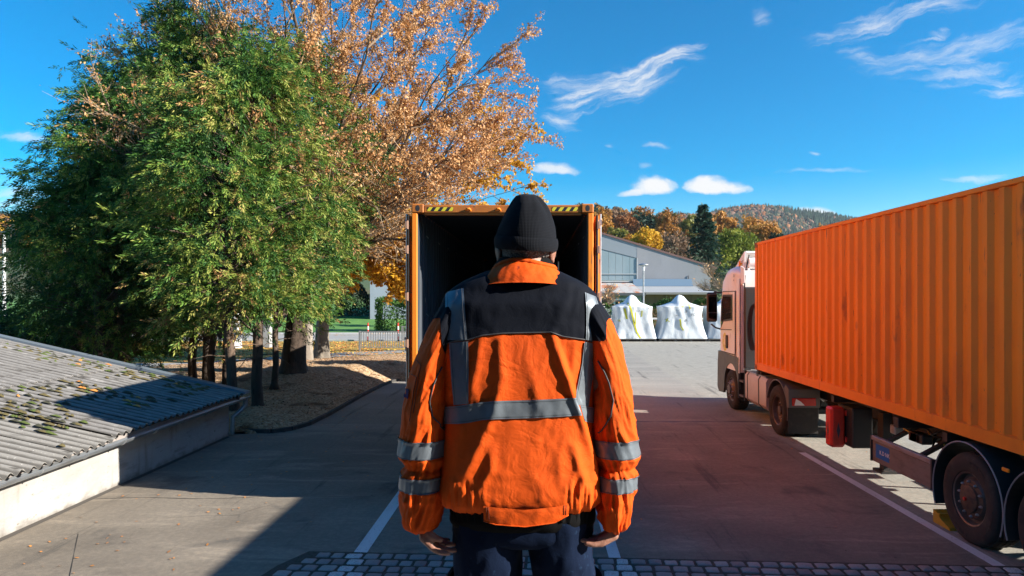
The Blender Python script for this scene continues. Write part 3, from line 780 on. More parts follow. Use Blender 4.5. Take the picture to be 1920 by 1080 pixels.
    if doors_open:                                # rods seen at the open edge, lashing rings inside
        for s in (-1, 1):
            for i in range(9):
                for z in (z0 + .45, z0 + 1.4, z1 - .35):
                    mb = MB(); y = .9 + i * 1.2
                    mb.tube([(s * (hw - .055), y, z), (s * (hw - .075), y + .03, z - .03), (s * (hw - .055), y + .06, z)], .006, 6); mb.build('lashing_ring', M['steel'], c)
        mb = MB()                                 # stencilled black mark on the inner right wall
        for i, (a, b_) in enumerate(((.62, .78), (.86, 1.0))):
            mb.box(hw - .0520, hw - .0505, .28 + i * .12, .33 + i * .12, z1 - .62, z1 - .50)
        mb.build('inner_stencil', M['dark_print'], c)
    return c
# ------------------------------------------------------------------ wheels
def wheel(parent, name, x, y, r, w, side, style, inner=True):
    """side -1: outer face towards -x. outer face at x."""
    s = side; xi = x - s * w
    prof = [(r * .575, x - s * .03), (r * .60, x - s * .004), (r * .72, x + s * .012), (r * .90, x + s * .006), (r * .965, x - s * .015), (r, x - s * .05),
            (r, xi + s * .05), (r * .96, xi + s * .012), (r * .75, xi), (r * .575, xi + s * .03)]
    tp = MB(); tp.lathe(prof, 'X', (0, y, r - .012), 48)
    for k in range(5):                        # raised sidewall rings and lettering blocks
        pass
    wobj = root(name, None, None, (0, 0, 0)); wobj.parent = parent; 
    t = tp.build('tyre', M['rubber'], wobj, smooth='auto')
    tr = MB()
    for k in range(56):
        a = 2 * math.pi * k / 56; ca_, sa_ = math.cos(a), math.sin(a)
        for j in range(4):
            xa = x - s * (.055 + j * (w - .11) / 4 + .006); xb = x - s * (.055 + (j + 1) * (w - .11) / 4 - .006)
            e = Vector((0, ca_, sa_)); tg = Vector((0, -sa_, ca_))
            c = Vector(((xa + xb) / 2, y, r - .012)) + e * (r + .003)
            tr.obox(c, Vector((abs(xa - xb) / 2, 0, 0)) + tg * .006 * (1 if j % 2 else -1), tg * (r * math.pi / 56 * .82), e * .007)
    tag(tr.build('tread', M['rubber'], t), kind='stuff')
    lt = MB()
    for k in range(40):
        if (k // 5) % 2: continue
        a = 2 * math.pi * (k + .5) / 40; e = Vector((0, math.cos(a), math.sin(a))); tg = Vector((0, -math.sin(a), math.cos(a)))
        c = Vector((x + s * .011, y, r - .012)) + e * (r * .81)
        lt.obox(c, (.002, 0, 0), tg * (r * .045), e * (r * .035))
    tag(lt.build('sidewall_lettering', M['rubber'], t), kind='stuff')
    ri = r * .585; zc = r - .012; rb = MB()
    if style == 'dish':                       # drive axle: deep dish
        pr = [(ri, x - s * .012), (ri * .94, x - s * .022), (ri * .90, x - s * .11), (ri * .62, x - s * .15), (ri * .56, x - s * .13), (ri * .30, x - s * .12), (ri * .27, x - s * .05), (.001, x - s * .045)]
    elif style == 'front':
        pr = [(ri, x - s * .012), (ri * .94, x - s * .02), (ri * .88, x - s * .05), (ri * .70, x + s * .01), (ri * .55, x + s * .03), (ri * .42, x + s * .035), (ri * .40, x + s * .07), (.001, x + s * .075)]
    else:
        pr = [(ri, x - s * .012), (ri * .95, x - s * .02), (ri * .91, x - s * .09), (ri * .80, x - s * .085), (ri * .70, x - s * .035), (ri * .52, x - s * .02), (ri * .50, x + s * .0), (ri * .30, x + s * .025), (.001, x + s * .03)]
    rb.lathe(pr[:5], 'X', (0, y, zc), 48); rim = rb.build('rim', M['rim'], wobj, smooth='auto')
    hb = MB(); hb.lathe(pr[4:], 'X', (0, y, zc), 36)
    hub = hb.build('hub', M['hub'] if style == 'trailer' else M['rim'], wobj, smooth='auto')
    fx, fr = {'dish': (x - s * .14, ri * .58), 'front': (x + s * .0, ri * .66), 'trailer': (x - s * .05, ri * .64)}[style]
    for k in range(10):
        a = 2 * math.pi * k / 10 + .2; c = Vector((fx, y + math.cos(a) * fr, zc + math.sin(a) * fr))
        nb = MB(); nb.lathe([(.017, 0), (.016, s * .035), (.010, s * .05), (.001, s * .052)], 'X', c, 6)
        nb.build('wheel_nut', M['nut'] if style == 'trailer' else M['steel'], rim)
    if style == 'trailer':
        mb = MB(); mb.lathe([(.022, s * .03), (.02, s * .05), (.001, s * .052)], 'X', (x, y, zc), 12); mb.build('hub_cap', M['red'], hub)
    if inner and style == 'dish':             # twin tyre behind
        tp = MB(); xo = x - s * (w + .04); prof2 = [(a_, b_ - s * (w + .04)) for a_, b_ in prof]; tp.lathe(prof2, 'X', (0, y, zc), 32); tp.build('inner_tyre', M['rubber'], wobj, smooth='auto')
    return wobj
def arch(mb, x0, x1, y, zc, r, t=.02, a0=-10, a1=190, n=22):
    """curved mudguard plate between x0 and x1"""
    for k in range(n):
        a, b = R(a0 + (a1 - a0) * k / n), R(a0 + (a1 - a0) * (k + 1) / n)
        p = [(y + math.cos(q) * rr, zc + math.sin(q) * rr) for q, rr in ((a, r), (b, r), (b, r + t), (a, r + t))]
        mb.prism(p, 'YZ', x0, x1, caps=True)
    return mb
# ------------------------------------------------------------------ trailer under the container
def make_trailer(loc, label):
    t = root('container_trailer', label, 'trailer', loc); dk = M['dark_metal']
    for s in (-1, 1):
        mb = MB(); xa, xb = sorted((s * .42, s * .56))
        mb.box(xa, xb, .05, CL - 1.0, 1.03, 1.175, .01); mb.box(min(s*.485, s*.495), max(s*.485, s*.495), .05, CL - 2.2, .80, 1.03); mb.box(xa, xb, .05, CL - 2.2, .78, .80)
        mb.build('chassis_rail', dk, t)
        for y in (.15, 2.4, 5.0, 8.2, CL - .25):
            mb = MB(); xa, xb = sorted((s * .56, s * 1.17)); mb.box(xa, xb, y - .05, y + .05, 1.06, 1.17); mb.build('outrigger', dk, t)
        for y in (.1, CL - .12):
            mb = MB(); mb.box(s*1.14-.05, s*1.14+.05, y - .06, y + .06, 1.17, 1.196); mb.build('twist_lock', dk, t)
    for y in (.1, CL - .12, 6.1):
        mb = MB(); mb.box(-1.2, 1.2, y - .07, y + .07, 1.02, 1.165, .01); mb.build('cross_member', dk, t)
    for i, y in enumerate((4.44, 3.14, 1.84)):
        mb = MB(); mb.tube([(-1.0, y, .51), (1.0, y, .51)], .075, 12); mb.build('axle', dk, t)
        for s in (-1, 1):
            mb = MB(); mb.tube([(s * .5, y + .45, .80), (s * .5, y, .60), (s * .5, y - .35, .62)], .05, 8); mb.lathe([(.14, .64), (.15, .70), (.14, .80), (.1, .82)], 'Z', (s * .5, y - .3, 0), 16)
            mb.build('air_suspension', dk, t)
        for s in (-1, 1):
            wheel(t, 'wheel', s * 1.235, y, .525, .36, s, 'trailer')
            mb = MB(); xa, xb = sorted((s * .86, s * 1.262)); arch(mb, xa, xb, y, .52, .635, .012, -22, 202, 26)
            mg = mb.build('mudguard', M['plastic'], t)
            e = MB(); xx = s * 1.268
            e.tube([(xx, y + math.cos(R(a)) * .642, .52 + math.sin(R(a)) * .642) for a in range(-22, 203, 8)], .0085, 6); e.build('mudguard_edge', M['edge'], mg)
            if s < 0 and i < 2:
                mb = MB(); mb.box(-1.26, -.95, y - .66, y - .64, .28, .62); mb.build('mud_flap', M['rubber'], t)
    for y in (3.79,):
        mb = MB(); mb.box(-1.255, -1.235, y - .055, y + .055, .99, 1.03, .005); mb.build('side_marker_lamp', M['amber'], t)
    mb = MB(); mb.box(-1.255, -1.23, 2.36, 2.62, .42, .52); mb.build('blue_plate', M['sign_blue'], t)
    # side guard with the blue plate
    for s in (-1, 1):
        g = MB(); xa, xb = sorted((s * 1.20, s * 1.245)); g.box(xa, xb, 5.16, 6.66, .425, .735, .006); gd = g.build('side_guard', M['guard'], t)
        g = MB(); xa, xb = sorted((s * 1.195, s * 1.262)); g.box(xa, xb, 5.15, 6.67, .737, .80, .008); g.build('guard_rail', M['alu'], gd)
        for ya in (6.672, 5.12):
            g = MB(); g.box(xa, xb, ya, ya + .028, .42, .80); g.build('guard_end', M['plastic'], gd)
        for y in (5.45, 6.3):
            g = MB(); g.bar((s * 1.2, y, .78), (s * .52, y + .12, 1.08), .06, .05); g.build('guard_bracket', dk, t)
        if s < 0:
            g = MB(); g.quad((-1.2475, 6.56, .50), (-1.2475, 6.18, .50), (-1.2475, 6.18, .70), (-1.2475, 6.56, .70)); sg = g.build('blue_sign', M['sign_blue'], gd)
            text('K.D NK', .085, M['white_print'], sg, (-1.249, 6.45, .567), (R(90), 0, R(-90)), 'sign_lettering')
    # fire extinguisher box, storage, landing legs, cylinders and hoses
    mb = MB(); mb.box(-1.30, -1.06, 7.95, 8.20, .33, 1.0, .035); fb = mb.build('extinguisher_box', M['red'], t)
    mb = MB(); mb.prism([(8.075, .45), (8.10, .60), (8.075, .75), (8.05, .60)], 'YZ', -1.304, -1.301); mb.build('box_symbol', M['dark_print'], fb)
    mb = MB(); mb.prism([(-1.18, .48), (-1.15, .62), (-1.18, .76), (-1.21, .62)], 'XZ', 7.946, 7.949); mb.build('box_symbol', M['dark_print'], fb)
    for z in (.42, .86):
        mb = MB(); mb.box(-1.062, -1.035, 7.94, 8.0, z, z + .09, .008); mb.build('latch', M['red'], fb)
    mb = MB(); mb.box(-1.04, -.70, 7.75, 8.30, .36, 1.02, .02); mb.build('storage_box', M['plastic'], t)
    for s in (-1, 1):
        mb = MB(); mb.box(s*.72-.07, s*.72+.07, 7.25, 7.42, .30, 1.02); mb.box(s*.72-.05, s*.72+.05, 7.27, 7.40, .12, .30); mb.box(s*.72-.12, s*.72+.12, 7.2, 7.48, .08, .12); mb.build('landing_leg', dk, t)
    for y, z in ((5.9, .90), (5.2, .88)):
        mb = MB(); mb.lathe([(.001, -.35), (.11, -.34), (.13, -.28), (.13, .28), (.11, .34), (.001, .35)], 'X', (-.15 if y > 5.5 else .2, y, z), 18); mb.build('air_tank', dk, t, smooth='auto')
    rr = random.Random(3)
    for k in range(9):
        y = 4.9 + k * .23; pts = [(-.75 + rr.uniform(-.2, .2), y + rr.uniform(-.2, .2), 1.03)]
        for q in range(3): pts.append((-.8 + rr.uniform(-.15, .15), y + rr.uniform(-.25, .25), .96 - .08 * q + rr.uniform(-.04, .04)))
        pts.append((-.6, y + .1, .95))
        mb = MB(); mb.tube(pts, .012, 6); mb.build('air_hose', M['hose'] if k % 3 == 0 else M['plastic'], t, smooth=True)
    for k in range(6):
        y = 5.0 + rr.uniform(0, 1.7); mb = MB(); mb.box(-.95, -.8, y, y + .14, .82, .95, .012); mb.build('valve_block', [M['dark_metal'], M['hub'], M['steel']][k % 3], t)
    # rear bumper
    mb = MB(); mb.box(-1.2, 1.2, .02, .12, .5, .62, .01); mb.build('rear_bumper', dk, t)
    for s in (-1, 1):
        mb = MB(); mb.box(s*.95-.2, s*.95+.2, .0, .03, .66, .78, .01); mb.build('tail_lamp', M['red_lens'], t)
        mb = MB(); mb.box(s*.6-.04, s*.6+.04, .06, .12, .6, 1.03); mb.build('bumper_bracket', dk, t)
    return t
M['edge'] = mat('mudguard_bright_edge', (0.30, 0.28, 0.29), .4)
M['guard'] = mat('side_guard_panel', (0.19, 0.16, 0.15), .5, .1, var=[(4, (0.13, 0.11, 0.10), .45, .7, (1, 1, 3))])
M['hose'] = mat('yellow_hose', (0.45, 0.30, 0.04), .5)
def text(body, size, m, parent, loc, rot, name, ext=.0005):
    cu = bpy.data.curves.new(name, 'FONT'); cu.body = body; cu.size = size; cu.extrude = ext
    tmp = bpy.data.objects.new(name, cu); COL.objects.link(tmp)
    dg = bpy.context.evaluated_depsgraph_get(); me = bpy.data.meshes.new_from_object(tmp.evaluated_get(dg)); bpy.data.objects.remove(tmp)
    me.name = name; me.materials.clear(); me.materials.append(m)
    o = link_mesh(name, me, parent, loc); o.rotation_euler = rot
    return o
# ------------------------------------------------------------------ tractor unit
def make_tractor(loc, label):
    t = root('tractor_unit', label, 'lorry', loc); dk = M['dark_metal']; W_ = M['cab_white']
    yf, yr = 15.62, 13.28                     # front and back of the cab
    FA, DA = 14.0, 10.72                     # axles
    # cab shell: lofted sections along y (half width, floor z, roof z, corner radius)
    secs = [(yr, 1.20, 1.00, 3.50, .12), (yr + .5, 1.22, 1.00, 3.58, .14), (14.15, 1.235, 1.0, 3.64, .18), (14.75, 1.235, 1.0, 3.62, .24), (15.15, 1.23, 1.0, 3.48, .3), (15.38, 1.20, 1.0, 3.20, .32), (15.52, 1.16, 1.0, 2.78, .3), (15.60, 1.13, 1.0, 2.2, .25), (yf, 1.12, 1.02, 1.6, .2)]
    def ring(y, hw, zf, zr, cr, n=6):
        pts = [(-hw, zf)]
        for k in range(n + 1):
            a = math.pi - (math.pi / 2) * k / n; pts.append((-hw + cr + math.cos(a) * cr, zr - cr + math.sin(a) * cr))
        for k in range(n + 1):
            a = math.pi / 2 - (math.pi / 2) * k / n; pts.append((hw - cr + math.cos(a) * cr, zr - cr + math.sin(a) * cr))
        pts.append((hw, zf)); return [(x, y, z) for x, z in pts]
    mb = MB(); rings = [ring(*s) for s in secs]; n = len(rings[0])
    for r_ in rings: mb.v += r_
    for j in range(len(rings) - 1):
        for i in range(n - 1): mb.face([j*n+i, j*n+i+1, (j+1)*n+i+1, (j+1)*n+i])
        mb.face([j*n+n-1, j*n, (j+1)*n, (j+1)*n+n-1])
    mb.face(list(range(n))); mb.face([(len(rings)-1)*n + i for i in range(n)][::-1])
    mb.build('cab_shell', W_, t, smooth='auto')
    # windscreen follows the front of the shell
    mb = MB(); A = []; B = []
    for (y, hw, zf, zr, cr) in [(15.44, 1.06, 1, 2.95, .3), (15.535, 1.05, 1, 2.5, .3), (15.625, 1.03, 1, 1.98, .2)]:
        A.append((-hw, y, zr)); B.append((hw, y, zr))
    for k in range(2): mb.quad(A[k], B[k], B[k+1], A[k+1])
    mb.v = [(x, y + .015, z) for x, y, z in mb.v]; mb.build('windscreen', M['glass'], t)
    mb = MB(); mb.box(-1.0, 1.0, yf, yf + .03, 1.15, 1.6, .02); mb.build('grille', M['plastic'], t)
    mb = MB(); mb.box(-1.1, 1.1, 15.2, 15.75, 3.05, 3.12, .02); mb.build('sun_visor', M['glass'], t)
    for s in (-1, 1):
        xo = s * 1.238
        # door outline, window, handle
        dmb = MB(); pts = [(13.76, 1.42), (15.36, 1.42), (15.38, 2.2), (15.30, 2.72), (15.08, 2.99), (13.76, 2.99)]
        dmb.prism(pts, 'YZ', xo - s * .012, xo + s * .004); dr = dmb.build('cab_door', W_, t)
        gp = [14.28, 1.42, 2.99]
        for a, b_ in (((13.75, 1.36), (13.75, 3.0)), ((13.75, 3.0), (15.06, 3.0)), ((13.76, 1.40), (15.3, 1.40)), ((14.1, 2.02), (15.3, 1.98))):
            e = MB(); e.bar((xo + s * .002, *a), (xo + s * .002, *b_), .014, .022); e.build('door_seam', M['plastic'], dr)
        wmb = MB(); wp = [(14.0, 2.26), (15.0, 2.20), (15.30, 2.02), (15.27, 2.66), (15.08, 2.92), (14.0, 2.92)]
        wmb.prism(wp, 'YZ', xo + s * .003, xo + s * .009); wn = wmb.build('window_frame', M['plastic'], dr)
        wp2 = [(14.05, 2.31), (15.0, 2.25), (15.26, 2.10), (15.23, 2.64), (15.05, 2.87), (14.05, 2.87)]
        wmb = MB(); wmb.prism(wp2, 'YZ', xo + s * .009, xo + s * .0115); wmb.build('window_pane', M['glass'], dr)
        mb = MB(); mb.box(*sorted((xo + s*.004, xo + s*.02)), 14.50, 14.66, 1.52, 1.86, .03); mb.build('door_handle', M['plastic'], dr)
        for k in range(8):
            mb = MB(); z = 2.30 + k * .075; mb.box(*sorted((xo + s*.003, xo + s*.012)), 13.80, 13.95, z, z + .03); mb.build('vent_slot', W_, dr)
        # yellow-green flash with a round emblem
        ring_ = [(14.86 + math.cos(a) * .27, 1.62 + math.sin(a) * .27 * (1.1 if math.sin(a) > 0 else .7)) for a in np.linspace(0, 2 * math.pi, 25)[:-1]]
        mb = MB(); mb.prism(ring_, 'YZ', xo + s * .004, xo + s * .0055); mb.build('door_emblem', M['logo'], dr)
        # rear quarter fairing
        mb = MB(); mb.prism([(13.30, .98), (13.52, .98), (13.60, 1.10), (13.52, 1.35), (13.56, 3.30), (13.30, 3.30)], 'YZ', xo - s*.01, xo + s*.006); mb.build('side_fairing', W_, t)
        mb = MB(); mb.prism([(13.30, 3.15), (13.0, 3.2), (13.02, 3.55), (13.3, 3.62)], 'YZ', s*1.19, s*1.215); mb.build('air_deflector', M['cab_white'], t)
        # wheel arch panel, dark
        pa = [(13.66, 1.36), (15.58, 1.42), (15.66, 1.2), (15.70, .40), (15.55, .32), (14.95, .32)]
        arcp = [(FA + math.cos(R(a)) * .64, .52 + math.sin(R(a)) * .64) for a in range(-5, 176, 12)]
        poly = [(13.36, 1.36), (15.21, 1.40), (15.27, 1.1), (15.30, .42), (15.15, .30), (14.70, .32)] + arcp
        mb = MB(); mb.prism(poly, 'YZ', xo - s * .05, xo + s * .012); mb.build('wing_panel', M['cab_grey'], t)
        mb = MB(); arch(mb, *sorted((s*.86, s*1.19)), FA, .52, .62, .015, -5, 175, 18); mb.build('wheel_arch', M['plastic'], t)
        # entry steps
        for k, z in enumerate((.42, .78)):
            mb = MB(); mb.box(*sorted((s*1.08, s*1.235)), 13.02, 13.34, z, z + .045, .006); mb.build('step', M['rim'], t)
        mb = MB(); mb.box(*sorted((s*1.07, s*1.10)), 12.95, 13.4, .36, 1.12); mb.box(*sorted((s*1.1, s*1.235)), 12.90, 12.94, .36, 1.14); mb.box(*sorted((s*1.1, s*1.235)), 13.40, 13.44, .36, 1.14); mb.build('step_housing', M['plastic'], t)
        # fuel tank with straps
        mb = MB(); tp = [(.55, .42), (.62, .36), (1.14, .36), (1.23, .46), (1.235, 1.0), (1.19, 1.07), (.62, 1.07), (.55, 1.0)]
        mb.prism([(s * a, b_) for a, b_ in tp], 'XZ', 11.38, 12.86); tk = mb.build('fuel_tank', M['tank'], t, smooth='auto')
        for y in (11.85, 12.66):
            mb = MB(); mb.prism([(s * (a * 1.006), (b_ - .7) * 1.02 + .7) for a, b_ in tp], 'XZ', y, y + .05); mb.build('tank_strap', M['plastic'], tk)
        mb = MB(); mb.lathe([(.06, 1.065), (.06, 1.11), (.001, 1.112)], 'Z', (s * 1.05, 12.35, 0), 14); mb.build('filler_cap', M['plastic'], tk)
        # drive wheel guard and flap
        mb = MB(); arch(mb, *sorted((s*.62, s*1.24)), DA, .52, .60, .03, 15, 192, 20); mg = mb.build('rear_mudguard', M['grey_plastic'], t)
        mb = MB(); mb.prism([(10.04, .66), (10.04, 1.02), (10.20, 1.10), (10.28, 1.02), (10.11, .66)], 'YZ', *sorted((s*.62, s*1.24))); mb.build('mudguard_back', M['grey_plastic'], mg)
        mb = MB(); mb.box(*sorted((s*.64, s*1.235)), 10.08, 10.10, .14, .68, .004); mb.build('mud_flap', M['rubber'], t)
        mb = MB(); mb.box(*sorted((s*.70, s*1.17)), 10.02, 10.065, .70, .85, .008); lp = mb.build('tail_lamp', M['red_lens'], t)
        mb = MB(); mb.prism([(s*1.13, .71), (s*.93, .71), (s*1.0, .78), (s*1.10, .84)], 'XZ', 10.012, 10.019); mb.build('reversing_lens', M['white_print'], lp)
        wheel(t, 'wheel', s * 1.235, FA, .515, .34, s, 'front')
        wheel(t, 'wheel', s * 1.235, DA, .515, .30, s, 'dish')
        # mirrors on an arm
        mb = MB(); mb.tube([(s*1.2, 15.35, 2.98), (s*1.36, 15.50, 2.99), (s*1.48, 15.52, 2.92)], .022, 8); mb.tube([(s*1.2, 15.4, 1.98), (s*1.34, 15.5, 2.02), (s*1.46, 15.52, 2.12)], .022, 8); mr = mb.build('mirror', M['plastic'], t, smooth=True)
        mb = MB(); mb.bevbox(*sorted((s*1.30, s*1.58)), 15.46, 15.60, 2.18, 2.98, .04); mb.build('mirror_housing', M['plastic'], mr)
        mb = MB(); mb.box(*sorted((s*1.325, s*1.555)), 15.452, 15.459, 2.45, 2.94); mb.box(*sorted((s*1.325, s*1.555)), 15.452, 15.459, 2.22, 2.42); mb.build('mirror_glass', M['mirror'], mr)
        mb = MB(); mb.lathe([(.07, 3.60), (.07, 3.63), (.055, 3.64), (.055, 3.76), (.045, 3.78), (.001, 3.785)], 'Z', (s*.98, 14.2, 0), 16); mb.build('beacon', M['amber'], t, smooth='auto')
        mb = MB(); mb.box(s*.95-.16, s*.95+.16, 15.79, 15.83, .62, .86, .02); mb.build('headlamp', M['glass'], t)
        mb = MB(); mb.box(s*.34-.05, s*.34+.05, 9.75, 15.3, .78, 1.0); mb.build('chassis_rail', dk, t)
    text('20', .09, M['dark_print'], t, (-1.242, 13.95, 3.36), (R(90), 0, R(-90)), 'cab_lettering')
    text('zin', .07, M['dark_print'], t, (-1.242, 13.95, 3.26), (R(90), 0, R(-90)), 'cab_lettering')
    # roof spoiler with its struts
    mb = MB(); A = [(15.0, 3.50), (14.5, 3.72), (14.0, 3.92), (13.62, 4.0), (13.55, 3.96), (13.62, 3.90), (14.0, 3.78), (14.5, 3.62)]
    mb.prism(A, 'YZ', -1.0, 1.0); mb.build('roof_spoiler', W_, t, smooth='auto')
    for s in (-1, 1):
        mb = MB(); mb.prism([(13.62, 3.52), (13.78, 3.52), (13.70, 3.95), (13.55, 3.99)], 'YZ', s*1.0, s*1.05); mb.prism([(13.3, 3.5), (13.75, 3.55), (13.74, 3.6), (13.3, 3.56)], 'YZ', s*.98, s*1.03); mb.build('spoiler_side', W_, t)
        mb = MB(); mb.tube([(s*1.12, 13.28, 2.95), (s*1.13, 13.25, 3.25), (s*1.06, 13.35, 3.55), (s*.95, 13.5, 3.9)], .016, 6); mb.build('aerial_cable', M['plastic'], t)
    mb = MB(); mb.lathe([(.001, -.5), (.14, -.48), (.16, -.2), (.16, .2), (.14, .48), (.001, .5)], 'X', (-.5, 13.45, 3.68), 16); mb.build('air_horn_cowl', W_, t, smooth='auto')
    # back of cab, catwalk, fifth wheel, exhaust, bumper
    mb = MB(); mb.box(-1.15, 1.15, 13.18, 13.27, 1.1, 3.1, .03); bk = mb.build('cab_back', M['plastic'], t)
    for k in range(2):
        mb = MB(); pts = [(-.75 + .4*k + .12 * math.cos(a), 13.14, 2.2 + .55 * math.sin(a)) for a in np.linspace(0, 2*math.pi, 20)]; mb.tube(pts, .016, 6, False); mb.build('coiled_line', M['plastic'], bk, smooth=True)
    mb = MB(); mb.box(-1.2, 1.2, 11.5, 13.2, 1.075, 1.10, .004); mb.build('catwalk', M['steel'], t)
    mb = MB(); mb.lathe([(.45, 1.10), (.47, 1.12), (.47, 1.16), (.001, 1.165)], 'Z', (0, DA, 0), 24); mb.box(-.45, .45, DA - .5, DA + .3, 1.02, 1.10, .01); mb.build('fifth_wheel', dk, t)
    for y in (FA, DA):
        mb = MB(); mb.tube([(-1.0, y, .5), (1.0, y, .5)], .08, 12); mb.lathe([(.001, -.2), (.2, -.12), (.22, 0), (.2, .12), (.001, .2)], 'X', (0, y, .5), 16); mb.build('axle', dk, t)
    mb = MB(); mb.bevbox(-1.22, 1.22, 15.05, 15.36, .32, 1.12, .05); mb.build('front_bumper', M['cab_grey'], t)
    mb = MB(); mb.box(-.26, .26, 15.80, 15.815, .42, .53); mb.build('number_plate', M['white_print'], t)
    mb = MB(); mb.bevbox(-.6, .6, 13.3, 15.4, .55, 1.0, .05); mb.build('engine', dk, t)
    skip = ('wing_panel', 'wheel_arch', 'wheel', 'axle', 'step', 'step_housing', 'front_bumper')
    seen_ = set()
    def squeeze(o):                           # the cab is a short one
        if o.name.split('.')[0] in skip: return
        if o.type == 'MESH' and o.data.name not in seen_:
            seen_.add(o.data.name)
            if abs(o.location.y) > 1: o.location.y = 13.3 + (o.location.y - 13.3) * .80
            else:
                for v_ in o.data.vertices:
                    if v_.co.y > 13.3: v_.co.y = 13.3 + (v_.co.y - 13.3) * .83
        for ch in o.children: squeeze(ch)
    for ch in t.children: squeeze(ch)
    return t
M['tank'] = mat('painted_tank', (0.50, 0.44, 0.42), .45, .2, var=[(3, (0.42, 0.36, 0.34), .5, .8, U1)])
M['mirror'] = mat('mirror_glass', (0.10, 0.10, 0.11), .05, 1.0)

RX, RY = 6.235, 3.46
make_container((RX, RY, 0), 'orange corrugated container on the parked lorry on the right, its doors shut', False)
make_trailer((RX, RY, 0), 'black container trailer on the right with red extinguisher box and blue sign')
make_tractor((RX, RY, 0), 'white lorry cab with amber beacon coupled to the right-hand container trailer')
FX, FY = -.448, 9.15
make_container((FX, FY, 0), 'open empty orange container straight in front of the standing man', True)
make_trailer((FX, FY, 0), 'container trailer under the open container behind the standing man')
make_tractor((FX, FY, 0), 'lorry tractor unit in front of the open container, mostly hidden behind it')
# wheel chocks against the first trailer wheel
ck = root('wheel_chock', 'yellow ribbed wheel chock wedged against the trailer tyre on the right', 'wheel chock', (5.12, 8.48, 0))
mb = MB(); pr = [(-.24, 0), (.18, 0), (.15, .05), (.12, .12)] ; 
mb.prism([(.18, 0), (-.17, 0), (-.17, .13), (-.14, .17), (.0, .08), (.15, .03)][::-1], 'YZ', -.085, .085); mb.v = [(x, -y, z) for x, y, z in mb.v]
mb.build('chock_body', M['yellow'], ck)
for k in range(5):
    mb = MB(); mb.bar((-.075 + .0375 * k, .175, .01), (-.075 + .0375 * k, .175, .16), .014, .012); mb.build('chock_rib', M['yellow'], ck)
mb = MB(); mb.bar((-.10, .03, .14), (.10, .03, .14), .03, .02); mb.build('chock_handle', M['yellow'], ck)
# ------------------------------------------------------------------ low shed with corrugated roof on the left
shed = root('low_shed', 'low shed with mossy corrugated roof and white rendered wall at the left', 'shed', (-9.7, 8.3, 0))
off = (-9.7, 8.3, 0)
wall_m = mat('weathered_white_render', (0.35, 0.34, 0.325), .85, var=[(.9, (0.28, 0.27, 0.255), .42, .68, (1, .6, 1)), (5, (0.235, 0.225, 0.21), .54, .72, (1, .35, 1.6)), (17, (0.18, 0.16, 0.14), .62, .72, (1, .5, 1)), (1.6, (0.22, 0.195, 0.165), .56, .72, (1, 1.6, .2))], bump=(16, .6, 5, .02))
T, b = nodes_of(wall_m); zz = T.n('ShaderNodeSeparateXYZ', {0: T.n('ShaderNodeTexCoord').outputs['Object']}).outputs[2]
old = b.inputs['Base Color'].links[0].from_socket; tcn = T.n('ShaderNodeTexCoord').outputs['Object']
T.put(b.inputs['Base Color'], T.mix(T.m('MULTIPLY', T.smooth(T.m('ADD', T.m('MULTIPLY', zz, -6.0), T.m('MULTIPLY', T.noise(tcn, 5, 4), 1.6)), .1, .9), .7), old, (0.12, 0.10, 0.08, 1)))
mb = MB(off); yw = list(np.arange(1.0, 14.0, .25))
def wallf(u, v):
    y = 1.0 + 13.0 * u; z = .72 * v
    return (-6.30 + .012 * noise.noise(Vector((y * 1.3, z * 3, 0))) + .006 * noise.noise(Vector((y * 7, z * 7, 4))), y, z)
mb.grid(wallf, 130, 10); mb.box(-6.56, -6.33, 1.0, 13.98, 0, .72); mb.box(-13.4, -6.58, 13.78, 13.98, 0, .80)
mb.quad((-13.4, 13.981, .80), (-6.58, 13.981, .80), (-6.58, 13.981, .84), (-13.4, 13.981, 2.25)); mb.build('wall', wall_m, shed)
SL = .224
def roof_z(x): return .845 + (-6.08 - x) * SL
rm = mat('fibre_cement_sheet', (0.185, 0.176, 0.168), .9, var=[(1.6, (0.17, 0.16, 0.15), .4, .7, (.5, 1, 1)), (6, (0.30, 0.285, 0.27), .55, .72, (.35, 1, 1)), (13, (0.055, 0.05, 0.045), .56, .70, (.25, 1, 1)), (5, (0.16, 0.13, 0.03), .66, .74, (.5, 1, 1)), (30, (0.45, 0.42, 0.38), .66, .72, U1)], bump=(30, .5, 5))
rm2 = mat('newer_fibre_cement_sheet', (0.22, 0.208, 0.19), .9, var=[(1.6, (0.22, 0.21, 0.195), .4, .7, (.5, 1, 1)), (9, (0.07, 0.064, 0.056), .56, .72, (.25, 1, 1)), (30, (0.42, 0.4, 0.37), .64, .70, U1)], bump=(30, .4, 5))
WAVE = .177; SW = WAVE * 5
for m_ in (rm, rm2):                          # dirt washed into the valleys of the sheets
    T, b = nodes_of(m_); sy = T.n('ShaderNodeSeparateXYZ', {0: T.n('ShaderNodeTexCoord').outputs['Object']}).outputs
    tcn = T.n('ShaderNodeTexCoord').outputs['Object']
    vly = T.m('COSINE', T.m('MULTIPLY', sy[1], 2 * math.pi / WAVE)); old = b.inputs['Base Color'].links[0].from_socket
    k_ = T.m('MULTIPLY', T.smooth(T.m('SUBTRACT', T.m('MULTIPLY', T.m('SUBTRACT', T.noise(T.mapping(tcn, sc=(.4, 2, 1)), 6, 4), .5), 1.5), vly), -.62, .35), .80)
    T.put(b.inputs['Base Color'], T.mix(k_, old, (0.05, 0.045, 0.038, 1)))
